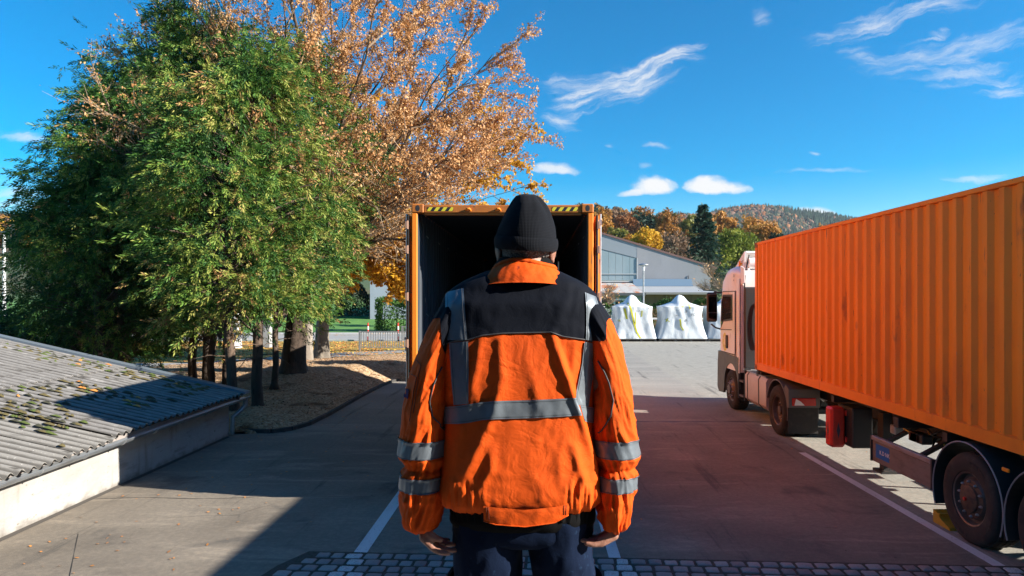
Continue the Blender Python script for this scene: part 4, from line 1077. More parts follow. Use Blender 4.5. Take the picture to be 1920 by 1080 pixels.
def sheet_mesh(L):
    mb = MB(); nw = 5 * 8 + 2
    for lay in (0, 1):
        b = len(mb.v)
        for i in range(4):
            t = i / 3
            for k in range(nw + 1):
                y = k * WAVE / 8
                mb.v.append((-L * t, y, .029 * math.cos(2 * math.pi * y / WAVE) + L * t * SL - .008 * lay))
        for i in range(3):
            for k in range(nw):
                q = [b + i*(nw+1)+k, b + i*(nw+1)+k+1, b + (i+1)*(nw+1)+k+1, b + (i+1)*(nw+1)+k]; mb.face(q)
    w = nw + 1
    for k in range(nw): mb.face([k, k+1, 4*w+k+1, 4*w+k]); mb.face([3*w+k, 3*w+k+1, 7*w+k+1, 7*w+k])
    me = mb.mesh('roof_sheet'); me.materials.append(rm)
    for p_ in me.polygons: p_.use_smooth = True
    me.set_sharp_from_angle(angle=R(50))
    return me
sm_ = sheet_mesh(2.46)
k = 0; y = 14.16 - SW
while y > 2.0:
    for row in range(3):
        near = y < 9.6
        x0 = -6.05 - row * 2.36 + (.05 if near and row == 0 else 0) + random.uniform(-.012, .012)
        o = link_mesh('roof_sheet', sm_, shed, (x0 - off[0], y - off[1], roof_z(x0) + row * .012 + .008 * (k % 2) + (-.02 if near else .015)))
        o.rotation_euler = (random.uniform(-.003, .003), random.uniform(-.003, .003), random.uniform(-.003, .003))
        if near: o.material_slots[0].link = 'OBJECT'; o.material_slots[0].material = rm2
    y -= SW; k += 1
# moss and dead leaves caught in the valleys
moss_c = [mat('moss_green', (0.07, 0.095, 0.018), .95), mat('moss_olive', (0.10, 0.08, 0.028), .95), mat('moss_dark', (0.04, 0.04, 0.022), .95), lm1]
mbs = MB(off)
for i in range(1100):
    band = random.random()
    yy = random.uniform(9.4, 14.0) if band < .8 else random.uniform(4, 9)
    xx = -6.6 - abs(random.gauss(1.6, 1.8)) if band < .8 else random.uniform(-12, -6.2)
    if xx < -13: continue
    if noise.noise(Vector((xx * .6, yy * .6, 9))) < -.05 + random.uniform(-.2, .3): continue
    yv = 14.16 - round((14.16 - yy) / WAVE) * WAVE - .03
    z = roof_z(xx) + .016 + .02 * (yy > 9.9) - .012
    mbs.mi = random.choices((0, 1, 2, 3), (.22, .38, .32, .08))[0]
    l, w, h = random.uniform(.03, .13), random.uniform(.018, .045), random.uniform(.012, .03)
    b = len(mbs.v); n = 7
    for a in range(n):
        an = 2 * math.pi * a / n; mbs.v.append((xx + math.cos(an) * l * random.uniform(.7, 1.2), yv + math.sin(an) * w, z + math.sin(an) ** 2 * .012 - math.cos(an) * l * SL))
    mbs.v.append((xx, yv, z + h + .015))
    for a in range(n): mbs.face([b + a, b + (a + 1) % n, b + n])
tag(mbs.build('moss', moss_c, shed, smooth=True), kind='stuff')
flash_m = mat('blue_grey_flashing', (0.24, 0.29, 0.34), .4, .5)
mb = MB(off); mb.prism([(-6.0, roof_z(-6.0) + .02), (-13.3, roof_z(-13.3) + .03), (-13.3, roof_z(-13.3) + .085), (-6.0, roof_z(-6.0) + .07)], 'XZ', 14.10, 14.30)
mb.build('verge_flashing', flash_m, shed)
mb = MB(off); mb.prism([(-6.1, roof_z(-6.1) - .14), (-13.3, roof_z(-13.3) - .14), (-13.3, roof_z(-13.3) - .03), (-6.1, roof_z(-6.1) - .03)], 'XZ', 14.02, 14.06); mb.build('verge_board', mat('grey_board', (0.12, 0.11, 0.10), .8), shed)
mb = MB(off); mb.box(-6.19, -6.155, 1.0, 14.1, .70, .80); mb.build('fascia_board', mat('fascia_wood', (0.26, 0.23, 0.215), .8, var=[(4, (0.16, 0.14, 0.13), .45, .7, (1, .2, 1))]), shed)
zinc = mat('zinc_gutter', (0.36, 0.39, 0.42), .38, .75, var=[(5, (0.26, 0.27, 0.28), .45, .7, (1, .3, 1))])
def gut(u, v):
    a = math.pi + math.pi * u; y = 1.0 + 13.35 * v
    return (-6.075 + math.cos(a) * .062, y, .765 + math.sin(a) * .062 - (14.2 - y) * .004)
mb = MB(off); mb.grid(gut, 10, 60)
def gut2(u, v):
    a = math.pi + math.pi * u; y = 1.0 + 13.35 * v
    return (-6.075 + math.cos(a) * .057, y, .766 + math.sin(a) * .057 - (14.2 - y) * .004)
mb.grid(gut2, 10, 60); gt = mb.build('gutter', zinc, shed, smooth='auto')
mb = MB(off); mb.tube([(-6.013, 1.0, .765 - .053), (-6.013, 14.35, .766)], .010, 8); mb.build('gutter_bead', zinc, gt, smooth='auto')
for y in np.arange(1.6, 14.3, .84):
    mb = MB(off); dz_ = -(14.2 - y) * .004
    mb.tube([(-6.075 + math.cos(a) * .067, y, .765 + dz_ + math.sin(a) * .067) for a in np.linspace(math.pi, 2 * math.pi, 9)], .007, 5); mb.build('gutter_bracket', M['steel'], gt)
mb = MB(off); mb.tube([(-6.08, 14.28, .72), (-6.08, 14.30, .60), (-6.16, 14.22, .48), (-6.26, 14.10, .38), (-6.27, 14.08, 0.02)], .048, 12); mb.build('downpipe', zinc, shed, smooth='auto')
mb = MB(off); mb.grid(lambda u, v: (-6.296 + .07 * u, 1.0 + 12.9 * v, .004 + (1-u) * .012), 1, 60); tag(mb.build('dirt_line', mat('wall_foot_dirt', (0.06, 0.052, 0.045), .95), shed), kind='stuff')

# ------------------------------------------------------------------ hall with gable front behind the yard
hall = root('gabled_hall', 'large pale grey gabled hall with translucent panels beyond the yard', 'hall', (.4, 70, 0)); off = (.4, 70, 0)
render_m = mat('pale_render', (0.26, 0.265, 0.285), .85, var=[(.3, (0.23, 0.235, 0.255), .4, .7, (1, 1, .5)), (2.5, (0.19, 0.195, 0.21), .6, .8, (1, 1, .3))], bump=(8, .2, 4))
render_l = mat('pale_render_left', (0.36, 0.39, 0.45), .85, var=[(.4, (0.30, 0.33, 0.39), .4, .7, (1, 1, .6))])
ax, az, ex, ez = .44, 11.25, 17.9, 5.95                 # apex and right eave
lx = 2 * ax - ex
mb = MB(off)
mb.prism([(10.35, 0), (ex, 0), (ex, ez), (10.35, az - (10.35 - ax) * (az - ez) / (ex - ax))], 'XZ', 70, 70.3); mb.build('gable_wall', render_m, hall)
mb = MB(off); mb.prism([(lx, .0), (6.0, .0), (6.0, az - (6.0 - ax) * .3036), (ax, az), (lx, ez)], 'XZ', 70, 70.3); mb.build('gable_wall', render_l, hall)
bb = mat('blue_grey_band', (0.22, 0.255, 0.29), .6); mb = MB(off); mb.box(6.0, 10.35, 70.0, 70.3, 0, 4.55); mb.build('gable_plinth', bb, hall)
mb = MB(off); mb.prism([(6.0, 8.0), (10.35, 6.9), (10.35, az - (10.35 - ax) * .3036 - .005), (6.0, az - 5.56 * .3036)], 'XZ', 70.01, 70.3); mb.build('gable_band', bb, hall)
glz = mat('translucent_panel', (0.25, 0.315, 0.345), .35, spec=.6, var=[(.7, (0.21, 0.28, 0.31), .4, .65, (1, 1, .3))])
for i in range(6):
    x0 = 6.0 + i * .725; x1 = x0 + .705
    zt = lambda x: 8.0 - (x - 6.0) * (8.0 - 6.9) / 4.35 - .03
    mb = MB(off); mb.prism([(x0, 5.3), (x1, 5.3), (x1, zt(x1)), (x0, zt(x0))], 'XZ', 70.05, 70.09); mb.build('glazing_panel', glz, hall)
    mb = MB(off); mb.box(x0, x1, 70.05, 70.09, 4.6, 5.22); mb.build('glazing_panel', glz, hall)
mb = MB(off); mb.box(5.95, 10.35, 69.97, 70.04, 5.225, 5.295); mb.box(5.95, 10.4, 69.90, 70.0, 4.44, 4.56); mb.box(10.33, 10.41, 69.97, 70.02, 4.5, 6.9); mb.build('glazing_frame', mat('frame_grey', (0.42, 0.44, 0.45), .5), hall)
mb = MB(off)
for s, x_ in ((1, ex), (-1, lx)):
    xe = ax + (x_ - ax) * 1.035; ze = az - abs(xe - ax) * .3036
    mb.prism([(ax, az), (xe, ze), (xe, ze + .16), (ax, az + .16)], 'XZ', 69.96, 112)
mb.build('roof', mat('roof_sheet_grey', (0.2, 0.19, 0.18), .7), hall)
mb = MB(off)
for s, x_ in ((1, ex), (-1, lx)):
    xe = ax + (x_ - ax) * 1.037; ze = az - abs(xe - ax) * .3036
    mb.prism([(ax, az + .02), (xe, ze + .02), (xe, ze + .20), (ax, az + .20)], 'XZ', 69.92, 69.958)
mb.build('verge_trim', mat('red_brown_trim', (0.17, 0.09, 0.08), .6), hall)
mb = MB(off); mb.box(lx + .1, lx + .4, 70.3, 112, 0, ez); mb.box(ex - .4, ex - .1, 70.3, 112, 0, ez); mb.build('side_wall', render_m, hall)
mb = MB(off); mb.tube([(15.6, 69.95, 5.1), (15.65, 69.9, 4.4), (15.9, 69.88, 4.05), (16.3, 69.88, 3.95), (16.9, 69.9, 4.25)], .035, 5); mb.build('hanging_cable', M['plastic'], hall)
# ledge roof along the hall, annex with rusty lean-to roof and timber fascia
anx = root('annex', 'low annex with rust stained metal roof and brown timber wall before the hall', 'annex', (8, 62, 0)); off = (8, 62, 0)
mb = MB(off); mb.box(1.0, 9.6, 62.0, 69.8, 0, 3.05); aw = mb.build('wall', mat('grey_annex_wall', (0.30, 0.31, 0.33), .85), anx)
mb = MB(off); mb.box(7.05, 8.6, 61.93, 61.99, 1.4, 2.75); wf = mb.build('window', M['white_print'], anx)
mb = MB(off); mb.box(7.2, 8.45, 61.90, 61.925, 1.55, 2.6); mb.build('pane', M['glass'], wf)
rust = mat('rusty_metal_roof', (0.50, 0.48, 0.46), .5, .2, var=[(.55, (0.52, 0.16, 0.05), .48, .58, (1, .4, 1)), (3, (0.32, 0.11, 0.05), .58, .7, U1)])
for i in range(10):
    x0 = 1.0 + i * .88; mb = MB(off); mb.prism([(61.6, 3.25), (69.8, 4.3), (69.8, 4.34), (61.6, 3.29)], 'YZ', x0, x0 + .86); mb.box(x0 + .83, x0 + .87, 61.6, 61.65, 3.3, 3.33); mb.build('roof_panel', rust, anx)
mb = MB(off); mb.box(.9, 9.9, 61.5, 61.58, 3.02, 3.26); mb.build('fascia', mat('dark_fascia', (0.07, 0.075, 0.085), .6), anx)
timber = mat('brown_timber', (0.24, 0.13, 0.07), .8, var=[(3, (0.16, 0.085, 0.05), .45, .7, (1, 1, .15))])
mb = MB(off); mb.box(9.9, 15.6, 62.2, 69.8, 0, 3.2); mb.build('timber_core', timber, anx)
for i in range(30):
    x0 = 9.9 + i * .19; mb = MB(off); mb.box(x0 + .008, x0 + .182, 62.15, 62.19, .3, 3.18); mb.build('timber_board', timber, anx)
lr = mat('light_metal_roof', (0.45, 0.46, 0.47), .4, .3)
mb = MB(off); mb.prism([(61.7, 3.26), (69.8, 4.0), (69.8, 4.05), (61.7, 3.32)], 'YZ', 9.9, 16.3); mb.build('roof_panel', lr, anx)
mb = MB(off); mb.box(9.9, 16.3, 61.62, 61.69, 3.12, 3.32); mb.build('roof_edge', mat('roof_edge_grey', (0.20, 0.19, 0.18), .6), anx)
mb = MB(off); mb.prism([(69.0, 4.0), (69.9, 4.05), (69.9, 4.75), (69.6, 4.5)], 'YZ', 9.9, 15.9); mb.build('ledge', mat('blue_ledge', (0.10, 0.16, 0.23), .6), anx)

# ------------------------------------------------------------------ lamp post
lp = root('street_lamp', 'slim grey street lamp with flat disc head between the wrapped bundles', 'street lamp', (7.4, 47, 0)); off = (7.4, 47, 0)
mb = MB(off); mb.tube([(7.4, 47, 0), (7.4, 47, 1.2), (7.4, 47, 4.7)], [.075, .07, .05], 10); mb.build('pole', M['steel'], lp, smooth='auto')
mb = MB(off); mb.lathe([(.05, 4.68), (.085, 4.76), (.11, 5.05), (.10, 5.06), (.001, 5.06)], 'Z', (7.4, 47, 0), 14); mb.build('lamp_glass', M['white_print'], lp, smooth='auto')
mb = MB(off); mb.lathe([(.001, 5.22), (.14, 5.20), (.34, 5.12), (.36, 5.08), (.30, 5.06), (.001, 5.05)], 'Z', (7.4, 47, 0), 20); mb.build('lamp_shade', M['steel'], lp, smooth='auto')
fl = root('floodlight_mast', 'pale floodlight mast with cross bar rising at the far left edge', 'mast', (-47, 60, 0)); off = (-47, 60, 0)
mb = MB(off); mb.tube([(-46.75, 60, -.1), (-46.75, 60, 8.6)], [.16, .11], 8); mb.build('pole', mat('mast_white', (.6, .6, .6), .5), fl)
mb = MB(off); mb.bar((-47.4, 60, 8.6), (-46.1, 60, 8.6), .1, .1); mb.build('cross_bar', M['steel'], fl)
for dx_ in (-.55, .55):
    mb = MB(off); mb.box(-46.75 + dx_ - .22, -46.75 + dx_ + .22, 59.8, 60.05, 8.6, 8.85); mb.build('floodlight', M['plastic'], fl)

# ------------------------------------------------------------------ shrink-wrapped bundles on pallets
wrap_m = mat('white_shrink_wrap', (0.66, 0.69, 0.71), .38, spec=.45, var=[(1.2, (0.56, 0.60, 0.64), .45, .7, U1)], bump=(5, .5, 4, .03))
tape_m = mat('yellow_tape', (0.50, 0.47, 0.02), .5, var=[(7, (0.08, 0.07, 0.02), .62, .66, U1)])
def bundle(cx, w, y, seed, label, tapes, extra=()):
    b = root('wrapped_bundle', label, 'wrapped bundle', (cx, y, 0), 'white wrapped bundles lined up across the yard')
    r = random.Random(seed); d = 2.6
    def f(u, v):
        a = 2 * math.pi * u; c, s = math.cos(a), math.sin(a)
        e = 7.0; q = (abs(c) ** e + abs(s) ** e) ** (-1 / e)
        x, yy = c * q, s * q
        z = .18 + 2.14 * min(v / .8, 1); taper = 1 + .17 * (1 - min(v / .8, 1)) ** 2.2 + .03 * math.sin(v * 5 + seed)
        if v > .8:
            t = (v - .8) / .2; k = 1 - t; px, py = x * w/2 * k, yy * d/2 * k
            rr = math.hypot(px / (w * .5), py / (d * .5)); z = 2.24 + .30 * math.exp(-((px - .05 * seed + .08) / .40) ** 4 - (py / .9) ** 2) + .52 * max(0, 1 - rr * .9) + .05 * math.exp(-((px - .35) / .2) ** 2) - .03
            z += .03 * noise.noise(Vector((px * 3, py * 3, seed)))
            return (px, py, z)
        nx_ = noise.noise(Vector((x * 1.1 + seed, yy * 1.1, z * .5))) * .06
        fold = .03 * math.sin(a * 8 + z * .5 + seed) * (1 - v) * .6 + .035 * abs(noise.noise(Vector((x * 4, z * 1.2, seed)))) + .03 * noise.noise(Vector((x * 2.5 + z * .6, yy * 2, z * .9 + seed + 4)))
        k = taper + nx_ * .5 - .05 * math.sin(math.pi * min(1, v / .8)) * (1 - abs(x) ** 6) * 0
        x2 = x * w / 2 * (k - .06 * math.sin(math.pi * v / .8)); y2 = yy * d / 2 * (1 + fold + nx_)
        return (x2, y2, z)
    mb = MB(); mb.grid(f, 120, 46, wrap=True); wo = mb.build('shrink_wrap', wrap_m, b, smooth=True)
    mb = MB(); mb.box(-w/2 * 1.1, w/2 * 1.1, -d/2 * 1.02, d/2 * 1.02, .10, .18)
    mb.build('pallet_deck', mat('dark_pallet', (0.045, 0.04, 0.035), .8), b)
    for k in range(4):
        mb = MB(); xx = -w/2 * 1.05 + k * w * 1.05 / 3; mb.box(xx - .08, xx + .08, -d/2, d/2, 0, .10); mb.build('pallet_runner', M['plastic'], b)
    tt = MB()
    for t_ in tapes:
        w_ = t_[0]; A = []; B = []
        for (u, v) in t_[1:]:
            x = u * w / 2; z = v; yf = -d/2 - .11
            A.append((x - w_, yf, z)); B.append((x + w_, yf, z))
        if t_[1][1] == t_[2][1]:
            A = [(p[0], p[1], p[2] - w_) for p in [((t_[1][0]) * w/2, -d/2 - .11, t_[1][1]), (t_[2][0] * w/2, -d/2 - .11, t_[2][1])]]; B = [(p[0], p[1], p[2] + 2 * w_) for p in A]
        m_ = MB(); m_.strip(A, B); to = m_.build('tape_strip', tape_m, wo)
        for v_ in to.data.vertices:
            hit, loc, nrm, _ = wo.ray_cast(Vector((v_.co.x, -4, v_.co.z)), Vector((0, 1, 0)))
            if hit: v_.co = loc + Vector((0, -.012, 0))
    for body, sz, x, z in extra:
        to = text(body, sz, M['dark_print'], wo, (x, -d/2 - .12, z), (R(90), 0, 0), 'marker_lettering')
        for v_ in to.data.vertices:
            p = Vector((v_.co.x + x, -4, v_.co.y + z)); hit, loc, nrm, _ = wo.ray_cast(p, Vector((0, 1, 0)))
            if hit: v_.co.z = -(loc.y - (-d/2 - .12)) + .012
    return b
def dense(pts, n=7):
    o = []
    for a, c in zip(pts, pts[1:]):
        for i in range(n): t = i / n; o.append((a[0] + (c[0] - a[0]) * t, a[1] + (c[1] - a[1]) * t))
    return o + [pts[-1]]
YB = 45.4
bundle(6.36, 2.58, YB, 1, 'white wrapped bundle with long yellow tape left of the lamp post', [[.06] + dense([(-.32, 2.62), (-.16, 2.0), (-.02, 1.2), (.1, .65), (.3, .22)], 9), [.07] + dense([(-.5, 2.15), (-.38, 1.45)]), [.03] + dense([(.06, 1.9), (.06, 1.1)]), [.035] + dense([(.38, 2.0), (.37, 1.6)]), [.07] + dense([(-.82, 1.45), (-.74, 1.30)])],
       [('I---I', .16, .12, 1.93), ('lll', .10, .9, 2.1)])
bundle(9.52, 2.82, YB, 2, 'white wrapped bundle with FC marking between two others, lamp post at its left', [[.045] + dense([(.26, 2.45), (.3, 2.1)]), [.05] + dense([(-.15, 1.45), (-.12, 1.0), (-.0, .72)]), [.03, (-.32, 2.25), (.02, 2.25)], [.04] + dense([(-.82, 1.45), (-.62, 1.28)]), [.04] + dense([(-.78, 1.28), (-.70, 1.50)])],
       [('FC', .22, .50, 1.66), ('i----i', .13, -.5, 1.98), ('o----', .13, -.5, 1.66), ('/F', .22, .10, 1.85), ('/F', .26, .05, 1.25)])
bundle(12.62, 2.7, YB, 4, 'white wrapped bundle partly hidden behind the lorry cab', [])
bundle(3.15, 2.6, YB, 5, 'white wrapped bundle mostly hidden behind the open container', [])
# guard rail behind the bundles
gr = root('guard_rail', 'low white guard rail running behind the wrapped bundles', 'guard rail', (7, 48.2, 0)); off = (7, 48.2, 0)
mb = MB(off); mb.box(-2, 16, 48.15, 48.2, 1.30, 1.42); mb.build('rail', M['white_print'], gr)
for x in np.arange(-2, 16.1, 2):
    mb = MB(off); mb.box(x - .04, x + .04, 48.21, 48.29, 0, 1.42); mb.build('post', M['steel'], gr)

# ------------------------------------------------------------------ railings and marker posts by the road
rail_m = mat('galvanised_railing', (0.30, 0.31, 0.32), .5, .5)
def railing(x0, x1, y, z, h, label, n):
    r = root('bar_railing', label, 'railing', ((x0 + x1) / 2, y, z)); off = ((x0 + x1) / 2, y, z)
    mb = MB(off); mb.box(x0, x1, y - .03, y + .03, z + h - .06, z + h); mb.build('top_bar', rail_m, r)
    mb = MB(off); mb.box(x0, x1, y - .02, y + .02, z + .08, z + .12); mb.build('bottom_bar', rail_m, r)
    for x in (x0 - .03, x1 + .03):
        mb = MB(off); mb.box(x - .04, x + .04, y - .04, y + .04, z - .1, z + h + .02); mb.build('post', rail_m, r)
    for i in range(n):
        x = x0 + (i + .5) * (x1 - x0) / n; mb = MB(off); mb.box(x - .018, x + .018, y - .018, y + .018, z + .121, z + h - .061); mb.build('bar', rail_m, r)
railing(-9.35, -6.55, 36.3, .1, .95, 'grey bar railing at the back edge of the mulch bed', 22)
railing(-8.6, -6.3, 44.0, .05, .95, 'small grey bar railing farther back beside the road', 16)
for i, (x, y) in enumerate(((-10.9, 44.3), (-8.95, 44.3))):
    b = root('marker_post', ['red and white marker post at the road, farther from the container', 'red and white marker post at the road, nearer to the container'][i], 'marker post', (x, y, 0))
    for k in range(5):
        mb = MB(); mb.lathe([(.001, k*.22), (.05, k*.22 + .0), (.05, k*.22 + .22), (.001, k*.22 + .22)], 'Z', (0, 0, .1), 10); mb.build('band', M['red'] if k % 2 == 0 else M['white_print'], b)
    mb = MB(); mb.lathe([(.09, 0), (.08, .1), (.001, .1)], 'Z', (0, 0, 0), 10); mb.build('foot', M['plastic'], b)
cp = root('concrete_post', 'square pale concrete post standing on the leafy verge', 'post', (-15.3, 38.8, 0))
mb = MB(); mb.box(-.24, .24, -.2, .2, 0, 1.9, .02); mb.build('shaft', mat('pale_concrete', (0.33, 0.33, 0.33), .85, var=[(3, (.26, .26, .26), .4, .7, U1)]), cp)
mb = MB(); mb.box(-.26, .26, -.22, .22, 1.9, 2.0, .02); mb.build('cap', M['plastic'], cp)
# ------------------------------------------------------------------ vegetation
def leaf_mat(name, stops, trans=.3, rough=.6, nscale=0):
    m = bpy.data.materials.new(name); m.use_nodes = True; m.node_tree.nodes.clear(); T = NT(m.node_tree)
    t = T.n('ShaderNodeAttribute', attribute_name='tint').outputs['Fac']
    col = T.ramp(t, stops)
    d = T.n('ShaderNodeBsdfPrincipled', {'Base Color': col, 'Roughness': rough, 'Specular IOR Level': .25})
    tr = T.n('ShaderNodeBsdfTranslucent', {0: col})
    mx = T.n('ShaderNodeMixShader', {0: trans, 1: d.outputs[0], 2: tr.outputs[0]})
    T.n('ShaderNodeOutputMaterial', {0: mx.outputs[0]}); return m
def bark(name, c, d):
    return mat(name, c, .95, var=[(2.5, d, .42, .62, (1, 1, .12)), (18, (d[0]*.5, d[1]*.5, d[2]*.5), .55, .7, (1, 1, .2))], bump=(9, 1.0, 5, .03))
bark_brown = bark('brown_bark', (0.115, 0.078, 0.055), (0.055, 0.038, 0.028))
bark_grey = bark('grey_bark', (0.20, 0.17, 0.135), (0.10, 0.085, 0.07))
bark_pale = bark('pale_bark', (0.33, 0.29, 0.24), (0.2, 0.17, 0.14))
birch = mat('birch_bark', (0.70, 0.69, 0.66), .8, var=[(6, (0.06, 0.055, 0.05), .62, .66, (1, 1, 3))])
twig_m = mat('twig_bark', (0.15, 0.095, 0.065), .9)
twig_pale = mat('pale_twig_bark', (0.30, 0.22, 0.15), .9)
def rots(n, droop=None, out=None, sp=.5):
    """random frames: x axis roughly along out + droop"""
    d = rng.normal(0, sp, (n, 3)) + (out if out is not None else 0) + (droop if droop is not None else 0)
    d /= np.linalg.norm(d, axis=1, keepdims=True) + 1e-9
    r = rng.normal(0, 1, (n, 3)); s = np.cross(d, r); s /= np.linalg.norm(s, axis=1, keepdims=True) + 1e-9
    t = np.cross(d, s); return np.stack([d, s, t], 2)
def place(template, Pn, Rn, sc):
    """template (k,4,3) quads placed at Pn with frames Rn"""
    k = len(template); T_ = template.reshape(-1, 3)
    V = np.einsum('nij,kj->nki', Rn, T_) * sc[:, None, None] + Pn[:, None, :]
    V = V.reshape(-1, 3); return V, np.arange(len(V)).reshape(-1, 4)
def rh(x0, y0, x1, y1, w, z=0.0):             # slim rhombus leaf in the plane of the spray
    a = np.array([x0, y0, z]); b = np.array([x1, y1, z]); d = b - a; n_ = np.array([-d[1], d[0], 0]); n_ /= np.linalg.norm(n_); m_ = a + d * .45
    return [a, m_ + n_ * w, b, m_ - n_ * w]
spray_t = np.array([rh(0, 0, 1, 0, .055)] + [q for i, x in enumerate((.08, .26, .46, .66)) for q in (rh(x, 0, x + .46 * (1.1 - x * .6), .30 * (1.05 - x), .055, .05), rh(x + .06, 0, x + .48 * (1.1 - x * .6), -.28 * (1.05 - x), .055, -.05))])
_r = random.Random(4); plume_t = []
for i in range(17):                           # hanging plume of slim scale-leaved shoots
    x = i / 17 * .86; a = i * 2.4; sp_ = .34 * (1.05 - x); l = _r.uniform(.18, .30)
    p0 = np.array([x, math.cos(a) * .03, math.sin(a) * .03]); p1 = p0 + np.array([l, math.cos(a) * sp_ * l * 2.2, math.sin(a) * sp_ * l * 2.2])
    d = p1 - p0; n_ = np.cross(d, np.array([_r.uniform(-1, 1), _r.uniform(-1, 1), _r.uniform(-1, 1)])); n_ /= np.linalg.norm(n_); m_ = p0 + d * .5
    plume_t.append([p0, m_ + n_ * .034, p1, m_ - n_ * .034])
plume_t = np.array(plume_t)
leaf_t = np.array([[[0, 0, 0], [.45, .33, .05], [1, 0, 0], [.45, -.33, .05]]], float)
pair_t = np.array([rh(0, 0, .9, .25, .22), rh(0, 0, .7, -.5, .2, .1), rh(.1, 0, .5, .7, .2, -.1)])
thuja_m = leaf_mat('thuja_foliage', [(0, (0.022, 0.060, 0.018)), (.35, (0.040, 0.115, 0.022)), (.56, (0.10, 0.20, 0.03)), (.76, (0.26, 0.30, 0.055)), (.93, (0.40, 0.36, 0.10)), (1, (0.30, 0.15, 0.06))], .28)
def thuja(X, Y, rad, zt, zb, base, seed, label, tr=.11, lean=(0, 0), clumps=170, nsp=24, col_bias=0.0, two=False):
    r = root('thuja_tree', label, 'conifer', (X, Y, base), 'thuja trees beside the shed')
    rr = random.Random(seed); g_ = np.random.default_rng(seed)
    C = []; O = []
    for i in range(clumps):
        h = rr.random() ** .85; z = zb + (zt - zb) * h
        a = rr.uniform(0, 2 * math.pi)
        prof = (math.sin(math.pi * min(1, (h * .93 + .12)) ) ** .55) if h < .95 else .35
        n_ = noise.noise(Vector((math.cos(a) * 1.3 + seed, math.sin(a) * 1.3, z * .55)))
        q = rad * prof * (1 + .42 * n_) * (rr.uniform(.78, 1.08) if rr.random() < .75 else rr.uniform(.2, .8))
        lx_, ly_ = lean[0] * h, lean[1] * h
        C.append((math.cos(a) * q + lx_, math.sin(a) * q + ly_, z - base)); O.append((math.cos(a), math.sin(a), 0))
    C = np.array(C); O = np.array(O); idx = np.repeat(np.arange(clumps), nsp); n = len(idx)
    size = g_.uniform(.6, 1.25, clumps)[idx]
    off_ = g_.normal(0, 1, (n, 3)) * np.array([.17, .17, .30]) * size[:, None]
    Pn = C[idx] + off_ + O[idx] * g_.uniform(-.05, .3, n)[:, None]; Pn[:, 2] -= np.abs(off_[:, 0]) * .3
    Rn = rots(n, np.array([0, 0, -.45]), O[idx] * .8, .50)
    V, Fq = place(plume_t, Pn, Rn, g_.uniform(.26, .50, n))
    ct = g_.uniform(0, .70, clumps); tint = np.clip(ct[idx] + g_.normal(0, .10, n) + col_bias + (g_.random(n) < .05) * .4 + (g_.random(clumps)[idx] < .16) * .22, 0, 1)
    me = fast_mesh('foliage', V, Fq, thuja_m, tint=np.clip(np.repeat(tint, len(plume_t)) + g_.normal(0, .07, n * len(plume_t)), 0, 1))
    tag(link_mesh('foliage', me, r), kind='stuff')
    mb = MB(); pts = [(0, 0, -.1), (lean[0] * .05, 0, .6), (lean[0] * .3, lean[1] * .3, (zt - base) * .4), (lean[0] * .9, lean[1] * .9, (zt - base) * .92)]
    P5 = []; R5 = []
    for q in range(13):
        t_ = q / 12 * 3; i_ = min(int(t_), 2); a_, b_ = Vector(pts[i_]), Vector(pts[i_ + 1]); p_ = a_.lerp(b_, t_ - i_)
        P5.append(p_ + Vector((noise.noise(Vector((seed, 1, p_.z * .9))), noise.noise(Vector((seed, 5, p_.z * .9))), 0)) * .11 * min(1, max(0, p_.z)))
        R5.append((tr * 1.15, tr, tr * .8, .03)[i_] * (1 - t_ + i_) + (tr * 1.15, tr, tr * .8, .03)[i_ + 1] * (t_ - i_) + (.05 if q == 0 else 0))
    mb.tube(P5, R5, 9); mb.build('trunk', bark_brown, r, smooth=True)
    if two:
        mb = MB(); mb.tube([(two[0], two[1], -.1), (two[0] * 1.1, two[1], 1.2), (two[0] * .6, two[1] * .6, (zt - base) * .5), (0, 0, (zt - base) * .8)], [tr, tr * .9, tr * .7, .03], 8); mb.build('trunk', bark_brown, r, smooth=True)
    mb = MB()
    for i in range(0, clumps, 2):
        c = C[i]; mb.tube([(lean[0] * .4, lean[1] * .4, max(c[2] - .6, .8)), tuple(c * np.array([.6, .6, 1]) - np.array([0, 0, .1])), tuple(c)], [.03, .02, .006], 4, False)
    for k in range(9):
        a = rr.uniform(0, 6.28); z = rr.uniform(1.0, max(1.3, zb - base + .3)); l = rr.uniform(.5, 1.3)
        mb.tube([(0, 0, z), (math.cos(a) * l * .5, math.sin(a) * l * .5, z + .05), (math.cos(a) * l, math.sin(a) * l, z - rr.uniform(.05, .3))], [.018, .012, .004], 4, False)
    tag(mb.build('branches', bark_brown, r), kind='stuff')
    return r
